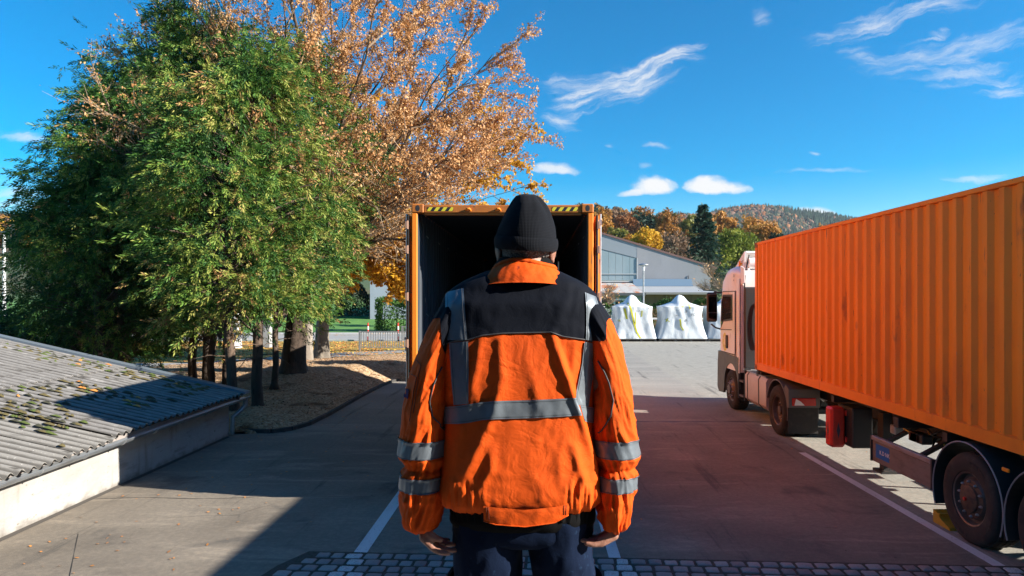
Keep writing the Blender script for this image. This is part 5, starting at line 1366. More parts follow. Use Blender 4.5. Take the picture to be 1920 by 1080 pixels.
th = [
 (-11.75, 19.6, 1.8, 9.6, 1.2, .1, 'dark thuja with leafless tips, second from the left edge of the clump', .12, (0, 0), 290, 24, -.06, False),
 (-12.3, 20.6, 1.55, 7.2, 1.2, .1, 'shorter dark thuja at the far left of the clump', .10, (-.3, 0), 240, 22, -.12, False),
 (-10.25, 20.4, 2.2, 11.3, 1.9, .25, 'tallest thuja, with two bare stems above the far end of the shed roof', .12, (0, 0), 250, 24, -.05, (.42, -.1)),
 (-9.35, 19.7, 2.05, 11.0, 2.0, .3, 'thuja with a close pair of stems just right of the tallest one', .10, (0, 0), 230, 24, .0, (.33, .1)),
 (-6.95, 15.75, 1.65, 7.7, 2.35, .2, 'thuja with a leaning stem next to the end of the gutter', .115, (-.9, .2), 170, 24, .1, False),
 (-6.62, 16.25, 1.75, 8.6, 2.4, .25, 'thuja with a straight thick stem in front of the leaning one', .125, (-.2, .2), 180, 24, .12, False),
 (-7.32, 19.1, 2.3, 9.9, 2.6, .38, 'thuja with a thin stem just left of the big broadleaf trunk', .085, (.35, 0), 240, 24, .08, False),
 (-11.2, 18.4, 1.9, 8.4, 1.6, .1, 'broad thuja filling the clump between the tallest one and the left edge', .10, (0, 0), 230, 24, .02, False),
 (-11.3, 17.6, 1.55, 6.2, 1.5, .05, 'low bushy thuja behind the middle of the shed roof', .10, (0, 0), 150, 24, -.08, False),
]
for i, a in enumerate(th):
    X, Y, rad, zt, zb, base, lab, tr, lean, cl, ns, cb_, two = a
    thuja(X, Y, rad, zt, zb, base, 10 + i, lab, tr, lean, int(cl * 1.35), 14, cb_, two)

# ---- broadleaf trees grown limb by limb
def bez(a, b, c, t): return a * (1 - t) ** 2 + b * 2 * t * (1 - t) + c * t * t
def broadleaf(name, label, base, trunk_pts, trunk_r, cen, radii_, limbs, seed, leafm, nleaf, lsize, barkm, twm, secs=10, terts=7, lowfan=(-.35, 1), side=None, leafbias=None, group=None, hang=.5):
    r = root(name, label, 'tree', base, group); rr = random.Random(seed); g_ = np.random.default_rng(seed)
    B = Vector(base); tp = [Vector(p) for p in trunk_pts]
    mb = MB(base)
    N = 16; mb_pts = tp; b0 = len(mb.v)
    rs = trunk_r if isinstance(trunk_r, list) else [trunk_r] * len(tp)
    fine = []; fr = []
    for i in range((len(tp) - 1) * 5 + 1):
        t = i / 5; k = min(int(t), len(tp) - 2); f_ = t - k
        fine.append(tp[k].lerp(tp[k + 1], f_)); fr.append(rs[k] * (1 - f_) + rs[k + 1] * f_)
    for i, p in enumerate(fine):
        for k in range(N):
            a = 2 * math.pi * k / N
            q = fr[i] * (1 + .10 * noise.noise(Vector((math.cos(a) * 2, math.sin(a) * 2, p.z * .8 + seed))) + .07 * math.sin(a * 5 + seed) * (1.2 - i / len(fine)) + (.45 * max(0, 1 - i / 3.0) * abs(math.sin(a * 2.5 + seed))))
            mb.v.append((p.x + math.cos(a) * q, p.y + math.sin(a) * q, p.z))
    for i in range(len(fine) - 1):
        for k in range(N): mb.face([b0 + i*N+k, b0 + i*N+(k+1)%N, b0 + (i+1)*N+(k+1)%N, b0 + (i+1)*N+k])
    top = tp[-1]; tips = []; sec_mb = MB(base)
    cen = Vector(cen)
    for i in range(limbs):
        for _ in range(40):
            a = i * 2.39996 + rr.uniform(-.4, .4); el = math.asin(rr.uniform(*lowfan))
            d = Vector((math.cos(a) * math.cos(el), math.sin(a) * math.cos(el), math.sin(el)))
            if not side or rr.random() < side(d): break
        tgt = cen + Vector((d.x * radii_[0], d.y * radii_[1], d.z * radii_[2])) * rr.uniform(.86, 1.0)
        st = tp[-1].lerp(tp[-2], rr.uniform(0, .55)); mid = st.lerp(tgt, .42) + Vector((0, 0, 1)) * (tgt - st).length * rr.uniform(.02, .16)
        L = (tgt - st).length; nseg = 10; path = []
        for k in range(nseg + 1):
            p = bez(st, mid, tgt, k / nseg) + Vector((rr.gauss(0, 1), rr.gauss(0, 1), rr.gauss(0, 1))) * .035 * L * .35 * (k > 0)
            path.append(p)
        R0 = rr.uniform(.36, .55) * rs[-1] if i < 7 else rr.uniform(.2, .32) * rs[-1]
        mb.tube(path, [max(.012, R0 * (1 - k / nseg) ** .9) for k in range(nseg + 1)], 7, False)
        for s in range(secs):
            t = .22 + .78 * (s + rr.random()) / secs; k = min(int(t * nseg), nseg - 1); p0 = path[k].lerp(path[k + 1], t * nseg - k)
            tan = (path[k + 1] - path[k]).normalized(); sd_ = tan.cross(Vector((rr.gauss(0, 1), rr.gauss(0, 1), rr.gauss(0, 1)))).normalized()
            dirn = (tan * .95 + sd_ * rr.uniform(.45, .95)).normalized(); l2 = L * rr.uniform(.16, .34) * (1.15 - .6 * t)
            sp_ = [p0]
            for q in range(4): dirn = (dirn + Vector((rr.gauss(0, .13), rr.gauss(0, .13), rr.gauss(0.03, .11)))).normalized(); sp_.append(sp_[-1] + dirn * l2 / 4)
            sec_mb.tube(sp_, [max(.006, R0 * .3 * (1 - q / 4.6)) for q in range(5)], 4, False)
            for u in range(terts):
                v_ = rr.uniform(.2, 1) * 4; kk = min(int(v_), 3); p1 = sp_[kk].lerp(sp_[kk + 1], v_ - kk)
                dd = (dirn + Vector((rr.gauss(0, .55), rr.gauss(0, .55), rr.gauss(.02, .45)))).normalized(); l3 = rr.uniform(.3, .9)
                p2 = p1 + dd * l3 * .5 + Vector((0, 0, rr.gauss(0, .04))); p3 = p1 + dd * l3 + Vector((0, 0, rr.gauss(-.04, .06)))
                sec_mb.tube([p1, p2, p3], [.007, .005, .003], 3, False)
                tips.append((p1, p2, p3))
    mb.build('trunk', barkm, r, smooth=True)
    tag(sec_mb.build('twigs', twm, r), kind='stuff')
    A = np.array([[tuple(a), tuple(b), tuple(c)] for a, b, c in tips]); w = np.ones(len(A))
    if leafbias is not None: w = np.array([leafbias(Vector(p[2])) for p in A])
    idx = g_.choice(len(A), nleaf, p=w / w.sum()); t = g_.random(nleaf)[:, None]
    Pn = np.where(t < .5, A[idx, 0] * (1 - 2 * t) + A[idx, 1] * 2 * t, A[idx, 1] * (2 - 2 * t) + A[idx, 2] * (2 * t - 1)) + g_.normal(0, .05, (nleaf, 3)) - np.array(base)
    Rn = rots(nleaf, np.array([0, 0, -hang]), None, .7)
    V, Fq = place(leaf_t, Pn, Rn, g_.uniform(lsize * .6, lsize * 1.25, nleaf))
    ct = g_.uniform(.1, .9, len(A))
    tint = np.clip(ct[idx] * .5 + g_.uniform(0, .5, nleaf), 0, 1)
    tag(link_mesh('leaves', fast_mesh('leaves', V, Fq, leafm, tint=tint), r), kind='stuff')
    return r
rust_leaf = leaf_mat('rust_autumn_leaf', [(0, (0.22, 0.095, 0.035)), (.35, (0.44, 0.21, 0.075)), (.7, (0.64, 0.38, 0.17)), (1, (0.74, 0.53, 0.33))], .35)
gold_leaf = leaf_mat('gold_autumn_leaf', [(0, (0.32, 0.15, 0.02)), (.4, (0.55, 0.28, 0.02)), (1, (0.75, 0.46, 0.05))], .4)
bx, by = -7.75, 21.8
broadleaf('autumn_tree', 'big broad autumn tree with rust brown leaves and thick leaning trunk', (bx, by, .35),
          [(bx, by, .15), (bx + .05, by, 1.2), (bx + .22, by - .1, 2.6), (bx + .55, by - .2, 3.9)], [.42, .36, .32, .28], (-7.05, 21.2, 8.2), (6.6, 5.4, 6.3), 64, 3, rust_leaf, 140000, .078, bark_brown, twig_pale, 12, 9, (-.52, .98),
          leafbias=lambda p: (.18 + .9 * sm(p.x, -12, -5) + .5 * sm(p.z, 7, 12)) * (.12 + .88 * sm(p.z, 5.2, 8.6)))
broadleaf('golden_tree', 'golden yellow leaved tree behind the thujas with pale trunk', (-9.75, 31, .15),
          [(-9.75, 31, .0), (-9.7, 31, 1.5), (-9.5, 31, 3.2), (-9.2, 31, 4.5)], [.33, .28, .26, .2], (-5.9, 31.0, 7.4), (6.2, 4.5, 4.9), 48, 5, gold_leaf, 130000, .15, bark_grey, twig_m, 9, 6, (-.95, .9),
          leafbias=lambda p: .5 + .8 * sm(-p.z, -8, -4))
broadleaf('slender_tree', 'slender pale barked tree directly behind the big leaning trunk', (-8.75, 26.0, .25),
          [(-8.75, 26, .1), (-8.7, 26, 2), (-8.5, 26, 4.2)], [.22, .2, .16], (-8.9, 26, 8.3), (3.2, 3, 3.6), 14, 9, rust_leaf, 7000, .13, bark_pale, twig_pale, 6, 5, (-.3, .98))
broadleaf('birch_tree', 'white barked birch on the verge seen between the thuja stems', (-16.9, 38.5, 0),
          [(-16.9, 38.5, -.1), (-16.95, 38.5, 2.2), (-16.8, 38.5, 5)], [.24, .2, .14], (-16.8, 38.5, 8.5), (2.8, 2.8, 4), 12, 12, gold_leaf, 7000, .16, birch, twig_m, 6, 5, (-.3, .98))

# ---- crowns for trees farther away
def crown_arrays(seed, rx, rz, n, ls, shape='round', clump=26, n_per=None):
    g_ = np.random.default_rng(seed); rr = random.Random(seed)
    C = []
    for i in range(clump):
        a = rr.uniform(0, 6.283); el = math.asin(rr.uniform(-.75, 1)); q = rr.uniform(.55, .92)
        if shape == 'tall': C.append((math.cos(a) * rx * q * .8 * (1 - abs(i / clump - .4) * .8), math.sin(a) * rx * q * .8 * (1 - abs(i / clump - .4) * .8), rz * (2 * i / clump - 1)))
        else: C.append((math.cos(a) * math.cos(el) * rx * q, math.sin(a) * math.cos(el) * rx * q, math.sin(el) * rz * q))
    C = np.array(C); idx = g_.integers(0, clump, n); s = g_.uniform(.24, .42, clump)[idx] * rx
    d = g_.normal(0, 1, (n, 3)); d /= np.linalg.norm(d, axis=1, keepdims=True); q = g_.random(n) ** .45
    Pn = C[idx] + d * (q * s)[:, None]
    out_ = d * .8 + np.array([0, 0, .25])
    Rn = rots(n, None, out_ * .3, .8)
    V, Fq = place(pair_t, Pn, Rn, g_.uniform(ls * .6, ls * 1.3, n))
    tint = np.clip(g_.uniform(0, .6, clump)[idx] + g_.uniform(0, .4, n), 0, 1)
    return V, Fq, np.repeat(tint, 3)
def simple_tree(name, label, cat, loc, h, rx, rz, seed, lm_, n, ls, group=None, shape='round', barkm=None, mesh=None, clump=26):
    r = root(name, label, cat, loc, group)
    if mesh is None:
        V, Fq, tint = crown_arrays(seed, rx, rz, n, ls, shape, clump); mesh = fast_mesh('crown', V, Fq, lm_, tint=tint)
    o = link_mesh('crown', mesh, r, (0, 0, h - rz)); tag(o, kind='stuff')
    if mesh.materials[0] is not lm_: o.material_slots[0].link = 'OBJECT'; o.material_slots[0].material = lm_
    mb = MB(); tr_ = max(.12, rx * .07); mb.tube([(0, 0, -.5), (0, 0, max(.5, h - rz * 2) + .3), (0, 0, h - rz * .7)], [tr_, tr_ * .8, tr_ * .3], 6)
    for k in range(5):
        a = k * 1.3 + seed; mb.tube([(0, 0, h - rz * 1.8), (math.cos(a) * rx * .5, math.sin(a) * rx * .5, h - rz * .8)], [tr_ * .5, tr_ * .15], 4, False)
    mb.build('trunk', barkm or bark_grey, r); return r
LM = {
 'rust': leaf_mat('hill_rust', [(0, (0.13, 0.05, 0.02)), (.5, (0.27, 0.10, 0.03)), (1, (0.38, 0.17, 0.06))], .2),
 'orange': leaf_mat('hill_orange', [(0, (0.22, 0.09, 0.02)), (.5, (0.42, 0.19, 0.03)), (1, (0.55, 0.30, 0.07))], .2),
 'gold': leaf_mat('hill_gold', [(0, (0.30, 0.15, 0.015)), (.5, (0.56, 0.32, 0.02)), (1, (0.72, 0.47, 0.05))], .25),
 'olive': leaf_mat('hill_olive', [(0, (0.07, 0.085, 0.02)), (.5, (0.16, 0.17, 0.03)), (1, (0.28, 0.26, 0.06))], .2),
 'lime': leaf_mat('hill_lime', [(0, (0.08, 0.11, 0.015)), (.5, (0.20, 0.24, 0.03)), (1, (0.38, 0.36, 0.06))], .25),
 'brown': leaf_mat('hill_brown', [(0, (0.11, 0.07, 0.045)), (.5, (0.21, 0.13, 0.08)), (1, (0.33, 0.22, 0.14))], .2),
 'green': leaf_mat('hill_dark_green', [(0, (0.012, 0.036, 0.024)), (.6, (0.024, 0.065, 0.040)), (1, (0.045, 0.10, 0.05))], .1),
 'hedge': leaf_mat('hedge_green', [(0, (0.02, 0.055, 0.012)), (.6, (0.05, 0.13, 0.02)), (1, (0.12, 0.2, 0.03))], .2),
 'shrub': leaf_mat('shrub_dull', [(0, (0.03, 0.04, 0.02)), (.6, (0.09, 0.085, 0.04)), (1, (0.2, 0.15, 0.07))], .2),
 'ever': leaf_mat('dark_laurel', [(0, (0.012, 0.03, 0.012)), (.6, (0.025, 0.065, 0.02)), (1, (0.06, 0.11, 0.03))], .15, .4),
}
def at_px(x, y, Y): return P(x, y, Y)
def mid(label, x, ytop, Y, wpx, hpx, lm_, seed, n=4200, ls=.42, shape='round', name='autumn_tree', cat='tree', **k):
    X, _, zt = P(x, ytop, Y); rx = wpx * Y / F / 2; rz = hpx * Y / F / 2; g0 = height(X, Y)
    return simple_tree(name, label, cat, (X, Y, g0), zt - g0, rx, rz, seed, lm_, n, ls, shape=shape, **k)
mid('bright golden round tree above the hall roof, left of the spruce', 1207, 428, 128, 60, 62, LM['gold'], 21, 5200, .40, clump=34)
mid('yellow green broad tree to the right of the dark spruce', 1370, 430, 125, 92, 92, LM['lime'], 22, 7000, .42, clump=40)
mid('orange gold tree crown just above the parked container front corner', 1434, 421, 165, 74, 62, LM['orange'], 23, 5200, .5, clump=36)
mid('thin brown leafless looking tree between the golden tree and the spruce', 1268, 432, 150, 62, 92, LM['brown'], 24, 3600, .42, clump=34)
mid('second brown thin tree close against the spruce, shorter', 1238, 448, 158, 44, 70, LM['brown'], 25, 2200, .42)
mid('pale yellow birch like tree at the top of the hall gable', 1156, 424, 175, 46, 58, LM['olive'], 26, 2600, .5)
mid('small pale gold tree between the hall roof and the golden tree', 1178, 440, 160, 34, 40, LM['orange'], 27, 2000, .45)
mid('small dark green tree peeping over the container edge at far right', 1462, 436, 150, 40, 34, LM['green'], 28, 1800, .5, name='bushy_tree')
mid('olive tree behind the lime coloured one, lower right', 1405, 446, 140, 50, 60, LM['olive'], 29, 2600, .45)
# spruce
def spruce(loc, h, rad, seed, label, lm_, nb=34, per=16, group=None, name='spruce_tree'):
    r = root(name, label, 'conifer', loc, group); g_ = np.random.default_rng(seed); rr = random.Random(seed)
    Ps = []; Ds = []; mb = MB(); mb.tube([(0, 0, -.5), (0, 0, h * .98)], [h * .018, .03], 7)
    for k in range(nb):
        t = k / nb; z = h * (.06 + .92 * t)
        for b_ in range(8):
            a = rr.uniform(0, 6.28); L = rad * (1 - t) ** .85 * rr.uniform(.75, 1.15) + .25
            d = Vector((math.cos(a), math.sin(a), 0)); e = Vector((0, 0, z)) + d * L + Vector((0, 0, -.18 * L + .12 * L * t))
            mb.tube([(0, 0, z), tuple(Vector((0, 0, z)).lerp(e, .5) + Vector((0, 0, .04 * L))), tuple(e)], [.05 * (1 - t) + .01, .03 * (1 - t) + .01, .01], 3, False)
            for q in range(per):
                f_ = (q + rr.random()) / per; p = Vector((0, 0, z)).lerp(e, f_); w = L * .16 * (1.15 - f_) + .12
                Ps.append((p.x + rr.gauss(0, w * .5), p.y + rr.gauss(0, w * .5), p.z + rr.gauss(-.05, .10))); Ds.append((d.x * .9, d.y * .9, -.32))
    Ps = np.array(Ps); n = len(Ps); Rn = rots(n, None, np.array(Ds), .33)
    V, Fq = place(spray_t[:7], Ps, Rn, g_.uniform(.045, .085, n) * h * .55)
    me = fast_mesh('needles', V, Fq, lm_, tint=np.repeat(np.clip(g_.normal(.4, .25, n), 0, 1), 7)); tag(link_mesh('needles', me, r), kind='stuff')
    mb.build('trunk', bark_brown, r); return r
X, Y, zt = P(1320, 378, 112); g0 = height(X, Y)
spruce((X, Y, g0), zt - g0, 4.9, 2, 'tall dark green spruce rising above the hall roof', LM['green'], 44, 22)
# pollarded trees, bare with tufts of shoots
def pollard(loc, h, rad, seed, label, nl=60):
    r = root('pollarded_tree', label, 'tree', loc); rr = random.Random(seed); mb = MB(); tw = MB(); Lp = []
    mb.tube([(0, 0, -.1), (0, 0, h * .3), (.05, 0, h * .55)], [.22, .18, .16], 9)
    for k in range(11):
        a = k * 2.4 + rr.uniform(-.3, .3); el = rr.uniform(.0, .9); d = Vector((math.cos(a) * math.cos(el), math.sin(a) * math.cos(el), math.sin(el)))
        e = Vector((0, 0, h * .52)) + d * rad * rr.uniform(.45, .7); m_ = Vector((0, 0, h * .5)).lerp(e, .55) + Vector((rr.gauss(0, .12), rr.gauss(0, .12), .12))
        mb.tube([(0, 0, h * .48), tuple(m_), tuple(e)], [.08, .05, .055], 6)
        for q in range(34):
            o_ = e.lerp(m_, rr.random() * .6); dd = (d * .6 + Vector((rr.gauss(0, .5), rr.gauss(0, .5), rr.uniform(.1, .9)))).normalized(); l = rr.uniform(.4, 1.0) * rad * .42
            p1 = o_ + dd * l * .5 + Vector((rr.gauss(0, .05),) * 3); p2 = o_ + dd * l
            tw.tube([o_, p1, p2], [.022, .014, .006], 3, False); Lp.append(p2)
            for z_ in range(2):
                d2 = (dd + Vector((rr.gauss(0, .5), rr.gauss(0, .5), rr.gauss(0, .4)))).normalized(); tw.tube([p1, p1 + d2 * l * .4], [.010, .004], 3, False)
    mb.build('trunk', bark_grey, r, smooth=True); tag(tw.build('shoots', twig_pale, r), kind='stuff')
    g_ = np.random.default_rng(seed); A = np.array([tuple(p) for p in Lp]); idx = g_.integers(0, len(A), nl)
    V, Fq = place(leaf_t, A[idx] + g_.normal(0, .12, (nl, 3)), rots(nl, np.array([0, 0, -.4]), None, .7), g_.uniform(.12, .22, nl))
    tag(link_mesh('leaves', fast_mesh('leaves', V, Fq, rust_leaf, tint=g_.random(nl)), r), kind='stuff')
pollard((4.35, 49.6, 0), 4.3, 2.3, 1, 'bare pollarded tree with brown shoots beside the open container edge', 160)
pollard((14.0, 49.8, 0), 6.0, 3.3, 2, 'larger bare pollarded tree with tangled shoots behind the lorry cab', 90)
# hedges and shrubs
def hedge(x0, x1, y0, y1, z0, z1, n, ls, lm_, label, name='hedge', lump=.1, cat='hedge'):
    c = ((x0 + x1) / 2, (y0 + y1) / 2, z0); r = root(name, label, cat, c); g_ = np.random.default_rng(int(abs(x0 * 10)) + n)
    hx, hy, hz = (x1 - x0) / 2, (y1 - y0) / 2, (z1 - z0)
    u = g_.uniform(-1, 1, (n, 3)); f_ = g_.integers(0, 5, n)
    u[f_ == 0, 0] = np.sign(u[f_ == 0, 0]); u[(f_ == 1) | (f_ == 2), 1] = -1; u[f_ >= 3, 2] = 1
    Pn = np.stack([u[:, 0] * hx, u[:, 1] * hy, (u[:, 2] + 1) / 2 * hz], 1)
    k = 1 + lump * np.sin(Pn[:, 0] * 2.3 + Pn[:, 2]) + g_.normal(0, .035, n); Pn[:, 1] *= k; Pn[:, 2] *= k
    Pn *= (1 - g_.random(n)[:, None] * .07)
    V, Fq = place(pair_t, Pn, rots(n, None, None, 1), g_.uniform(ls * .6, ls * 1.3, n))
    tag(link_mesh('foliage', fast_mesh('foliage', V, Fq, lm_, tint=np.repeat(g_.random(n), 3)), r), kind='stuff')
    mb = MB(); 
    for i in range(max(3, int(hx * 2))):
        x = -hx + (i + .5) * 2 * hx / max(3, int(hx * 2)); mb.tube([(x, 0, -.05), (x * .98, .05, hz * .85)], [.05, .02], 5); mb.tube([(x, 0, hz * .3), (x + .3, -.2, hz * .8)], [.03, .01], 4)
    mb.build('stems', bark_brown, r); return r
hedge(-2, 17, 49.9, 51.2, 0, 2.45, 16000, .13, LM['hedge'], 'clipped green hedge running behind the wrapped bundles')
hedge(-13.2, -6, 55.8, 58.2, .15, 2.55, 9000, .15, LM['hedge'], 'clipped green hedge block beside the open container on the far side of the road')
hedge(-21.5, -16.6, 73.2, 75.6, .9, 3.6, 6000, .20, LM['shrub'], 'dull brown green shrubs at the foot of the hall wall', 'shrub', .25, 'shrub')
hedge(-34, -22.5, 72.0, 74.5, .9, 3.2, 6000, .22, LM['ever'], 'dark evergreen shrubs on the bank far behind the thuja trees', 'shrub', .25, 'shrub')
for i, (x, y, rx_, rz_, h, lab) in enumerate(((-15.4, 19.0, 1.5, 1.45, 2.9, 'dark round evergreen bush at the far left behind the shed'), (-13.3, 17.8, 1.3, 1.15, 2.5, 'lower dark evergreen bush right of the round one behind the shed'), (-17.5, 20.5, 1.7, 1.6, 3.2, 'tall dark evergreen bush at the left edge, farthest from the thujas'))):
    simple_tree('evergreen_bush', lab, 'bush', (x, y, 0), h, rx_, rz_, 60 + i, LM['ever'], 5200, .10, clump=40)
simple_tree('round_bush', 'small round green bush above the clipped hedge by the hall', 'bush', (-11.7, 62, .2), 3.7, 1.1, 1.3, 71, LM['hedge'], 2600, .13)

# ---- woodland on the near hill to the right, tree by tree
variants = []
for s in range(6):
    V, Fq, tint = crown_arrays(200 + s, 5.2, 5.6, 1300, .85, 'round', 22); variants.append(fast_mesh('crown', V, Fq, LM['rust'], tint=tint))
Vv = [None] * 0
tm = MB(); tm.tube([(0, 0, -2), (0, 0, 6)], [.35, .2], 5); trunk_me = tm.mesh('trunk'); trunk_me.materials.append(bark_grey)
kinds = [('rust', 'rust red'), ('orange', 'orange'), ('gold', 'golden'), ('olive', 'olive green'), ('brown', 'brown'), ('green', 'dark green')]
rr = random.Random(77); placed = []; tries = 0
while len(placed) < 150 and tries < 9000:
    tries += 1
    Y = rr.uniform(215, 520); px = rr.uniform(1080, 1500) if rr.random() < .9 else rr.uniform(1500, 1750); X = (px - 1005) * Y / F
    if any((X - a) ** 2 + (Y - b_) ** 2 < 7.5 ** 2 for a, b_ in placed): continue
    placed.append((X, Y))
    kd, nm = rr.choices(kinds, (.16, .22, .16, .24, .14, .12))[0]
    r = root('woodland_tree', nm + ' leaved tree on the wooded hillside above the hall roof', 'tree', (X, Y, height(X, Y)), nm + ' leaved trees on the wooded hillside')
    o = link_mesh('crown', rr.choice(variants), r, (0, 0, rr.uniform(7, 9))); tag(o, kind='stuff')
    s = rr.uniform(.75, 1.15); o.scale = (s, s, s * rr.uniform(.9, 1.25)); o.rotation_euler = (0, 0, rr.uniform(0, 6.28))
    if kd != 'rust': o.material_slots[0].link = 'OBJECT'; o.material_slots[0].material = LM[kd]
    link_mesh('trunk', trunk_me, r)
for i, (px, yt, Y) in enumerate(((1118, 388, 420), (1150, 392, 470), (1207, 392, 450), (1290, 409, 560))):
    X, _, zt = P(px, yt, Y); g0 = height(X, Y)
    spruce((X, Y, g0), zt - g0, (zt - g0) * .22, 30 + i, ['small dark conifer on the skyline next to the container door', 'small dark conifer on the skyline above the hall gable', 'pointed dark conifer alone on the skyline above the golden tree', 'tiny dark conifer on the skyline left of the big spruce'][i], LM['green'], 16, 6)

# ---- far woods as masses
def far_wood(name, label, cells, mats_, hmin, hmax, conif):
    Vs = []; Fs = []; ti = []; mi = []; c = 0
    cone = [(math.cos(a), math.sin(a), 0) for a in np.linspace(0, 2 * math.pi, 6)[:-1]]
    for (X, Y) in cells:
        z = height(X, Y); h = rr.uniform(hmin, hmax); con = rr.random() < conif(X, Y); t = rr.random()
        if con:
            w = h * .24; a0 = rr.random() * 6
            b = len(Vs)
            for x, y, _ in cone: Vs.append((X + x * w, Y + y * w, z - 1))
            Vs.append((X, Y, z + h)); Vs.append((X, Y, z + h))
            for k in range(5): Fs.append((b + k, b + (k + 1) % 5, b + 5, b + 6)); ti.append(t); mi.append(0)
        else:
            w = h * .42; b = len(Vs); h *= .8; m_ = rr.choices(range(1, len(mats_)), None)[0]
            for zz, ww in ((0, .6), (h * .45, 1), (h * .8, .72)):
                for x, y, _ in cone: Vs.append((X + x * w * ww * rr.uniform(.8, 1.15), Y + y * w * ww * rr.uniform(.8, 1.15), z + zz - 1))
            Vs.append((X, Y, z + h)); Vs.append((X, Y, z + h))
            for j in (0, 1):
                for k in range(5): Fs.append((b + j*5+k, b + j*5+(k+1)%5, b + (j+1)*5+(k+1)%5, b + (j+1)*5+k)); ti.append(t); mi.append(m_)
            for k in range(5): Fs.append((b + 10 + k, b + 10 + (k+1)%5, b + 15, b + 16)); ti.append(t); mi.append(m_)
    me = fast_mesh(name, Vs, Fs, mats_, tint=ti, mi=mi); return tag(link_mesh(name, me), label, 'woodland', kind='stuff')
wm = [leaf_mat('far_conifer', [(0, (0.012, 0.03, 0.022)), (1, (0.03, 0.06, 0.035))], 0), leaf_mat('far_brown', [(0, (0.10, 0.055, 0.035)), (1, (0.20, 0.11, 0.07))], 0), LM['rust'], leaf_mat('far_dull', [(0, (0.05, 0.05, 0.03)), (1, (0.12, 0.10, 0.05))], 0)]
cells = []
while len(cells) < 15000:
    Y = rr.uniform(850, 1620); px = rr.uniform(1230, 2050); X = (px - 1005) * Y / F
    if noise.noise(Vector((X * .01, Y * .01, 5))) > -.35 or rr.random() < .5: cells.append((X, Y))
far_wood('distant_woodland', 'dark conifer and brown woodland covering the far ridge', cells, wm, 14, 22, lambda X, Y: .68 + .8 * noise.noise(Vector((X * .008, Y * .004, 1))))
cells = []
while len(cells) < 17000:
    Y = 400 + rr.random() ** .8 * 560; px = rr.uniform(-900, 520); X = (px - 1005) * Y / F
    cells.append((X, Y))
wm2 = [wm[0], LM['orange'], LM['rust'], LM['brown'], LM['gold'], LM['orange']]
far_wood('hillside_woodland', 'autumn coloured woodland on the long slope at the far left', cells, wm2, 11, 18, lambda X, Y: .12 + .8 * sm(Y, 700, 800))
cells = []
while len(cells) < 2600:
    Y = rr.uniform(400, 600); px = rr.uniform(1040, 1900); X = (px - 1005) * Y / F; cells.append((X, Y))
far_wood('ridge_woodland', 'mixed woodland filling the near hill behind the single trees', cells, [LM['green'], LM['rust'], LM['brown'], LM['orange'], LM['olive']], 9, 14, lambda X, Y: .2)

# ------------------------------------------------------------------ haze over the valley
hm = bpy.data.materials.new('valley_haze'); hm.use_nodes = True; hm.node_tree.nodes.clear(); T = NT(hm.node_tree)
hv = T.n('ShaderNodeVolumePrincipled', {'Color': (0.80, 0.88, 1.0, 1), 'Density': HAZE, 'Anisotropy': .2})
ho = T.n('ShaderNodeOutputMaterial'); T.t.links.new(hv.outputs[0], ho.inputs['Volume'])
mb = MB(); mb.box(-2750, 2750, -2750, 2750, -25, 235); hz_ = mb.build('haze', hm); tag(hz_, 'thin blue haze over the valley', kind='stuff')
# ------------------------------------------------------------------ the man on the dock, seen from behind
YM = 1.93; DZ = 1.34
per = root('person', 'man seen from behind in orange high visibility jacket and dark knit cap', 'person', (-.055, YM, DZ))
poff = (-.055, YM, DZ)
def XZ(px, py, Y=YM): return (px - 1005) * Y / F, CH - (py - 558) * Y / F
def rows_fn(rows, Y):
    """rows of (py, left px, right px, half depth, centre y) -> functions of z"""
    R_ = []
    for r in rows:
        py, l, r_, hd, yc = r; xl, z = XZ(l, py, yc); xr, _ = XZ(r_, py, yc); R_.append((z, (xl + xr) / 2, (xr - xl) / 2, hd, yc))
    R_.sort(); Z = np.array([q[0] for q in R_]); D = np.array([q[1:] for q in R_])
    def f(z):
        # smooth (monotone-ish) interpolation
        z = min(max(z, Z[0]), Z[-1]); i = min(max(int(np.searchsorted(Z, z)) - 1, 0), len(Z) - 2)
        t = (z - Z[i]) / (Z[i+1] - Z[i]); p1, p2 = D[i], D[i+1]
        m1 = (D[i+1] - D[i-1]) / (Z[i+1] - Z[i-1]) if i > 0 else (p2 - p1) / (Z[i+1] - Z[i])
        m2 = (D[i+2] - D[i]) / (Z[i+2] - Z[i]) if i < len(Z) - 2 else (p2 - p1) / (Z[i+1] - Z[i])
        h = Z[i+1] - Z[i]; t2, t3 = t*t, t*t*t
        return (2*t3-3*t2+1)*p1 + (t3-2*t2+t)*h*m1 + (-2*t3+3*t2)*p2 + (t3-t2)*h*m2
    return f, Z[0], Z[-1]
def ridge(px, py, pts, w, amp):
    """soft fold along a polyline in picture-like coordinates of the cloth"""
    best = 1e9; bt = 0; tot = len(pts) - 1
    for i in range(tot):
        ax_, ay_ = pts[i]; bx_, by_ = pts[i+1]; dx_, dy_ = bx_ - ax_, by_ - ay_
        t = min(1, max(0, ((px - ax_) * dx_ + (py - ay_) * dy_) / (dx_*dx_ + dy_*dy_)))
        d = math.hypot(px - ax_ - t*dx_, py - ay_ - t*dy_)
        if d < best: best = d; bt = (i + t) / tot
    if best > 3.2 * w: return 0.0
    return amp * math.exp(-(best / w) ** 2) * (math.sin(math.pi * min(1, max(0, .12 + bt * .80))) ** .6)
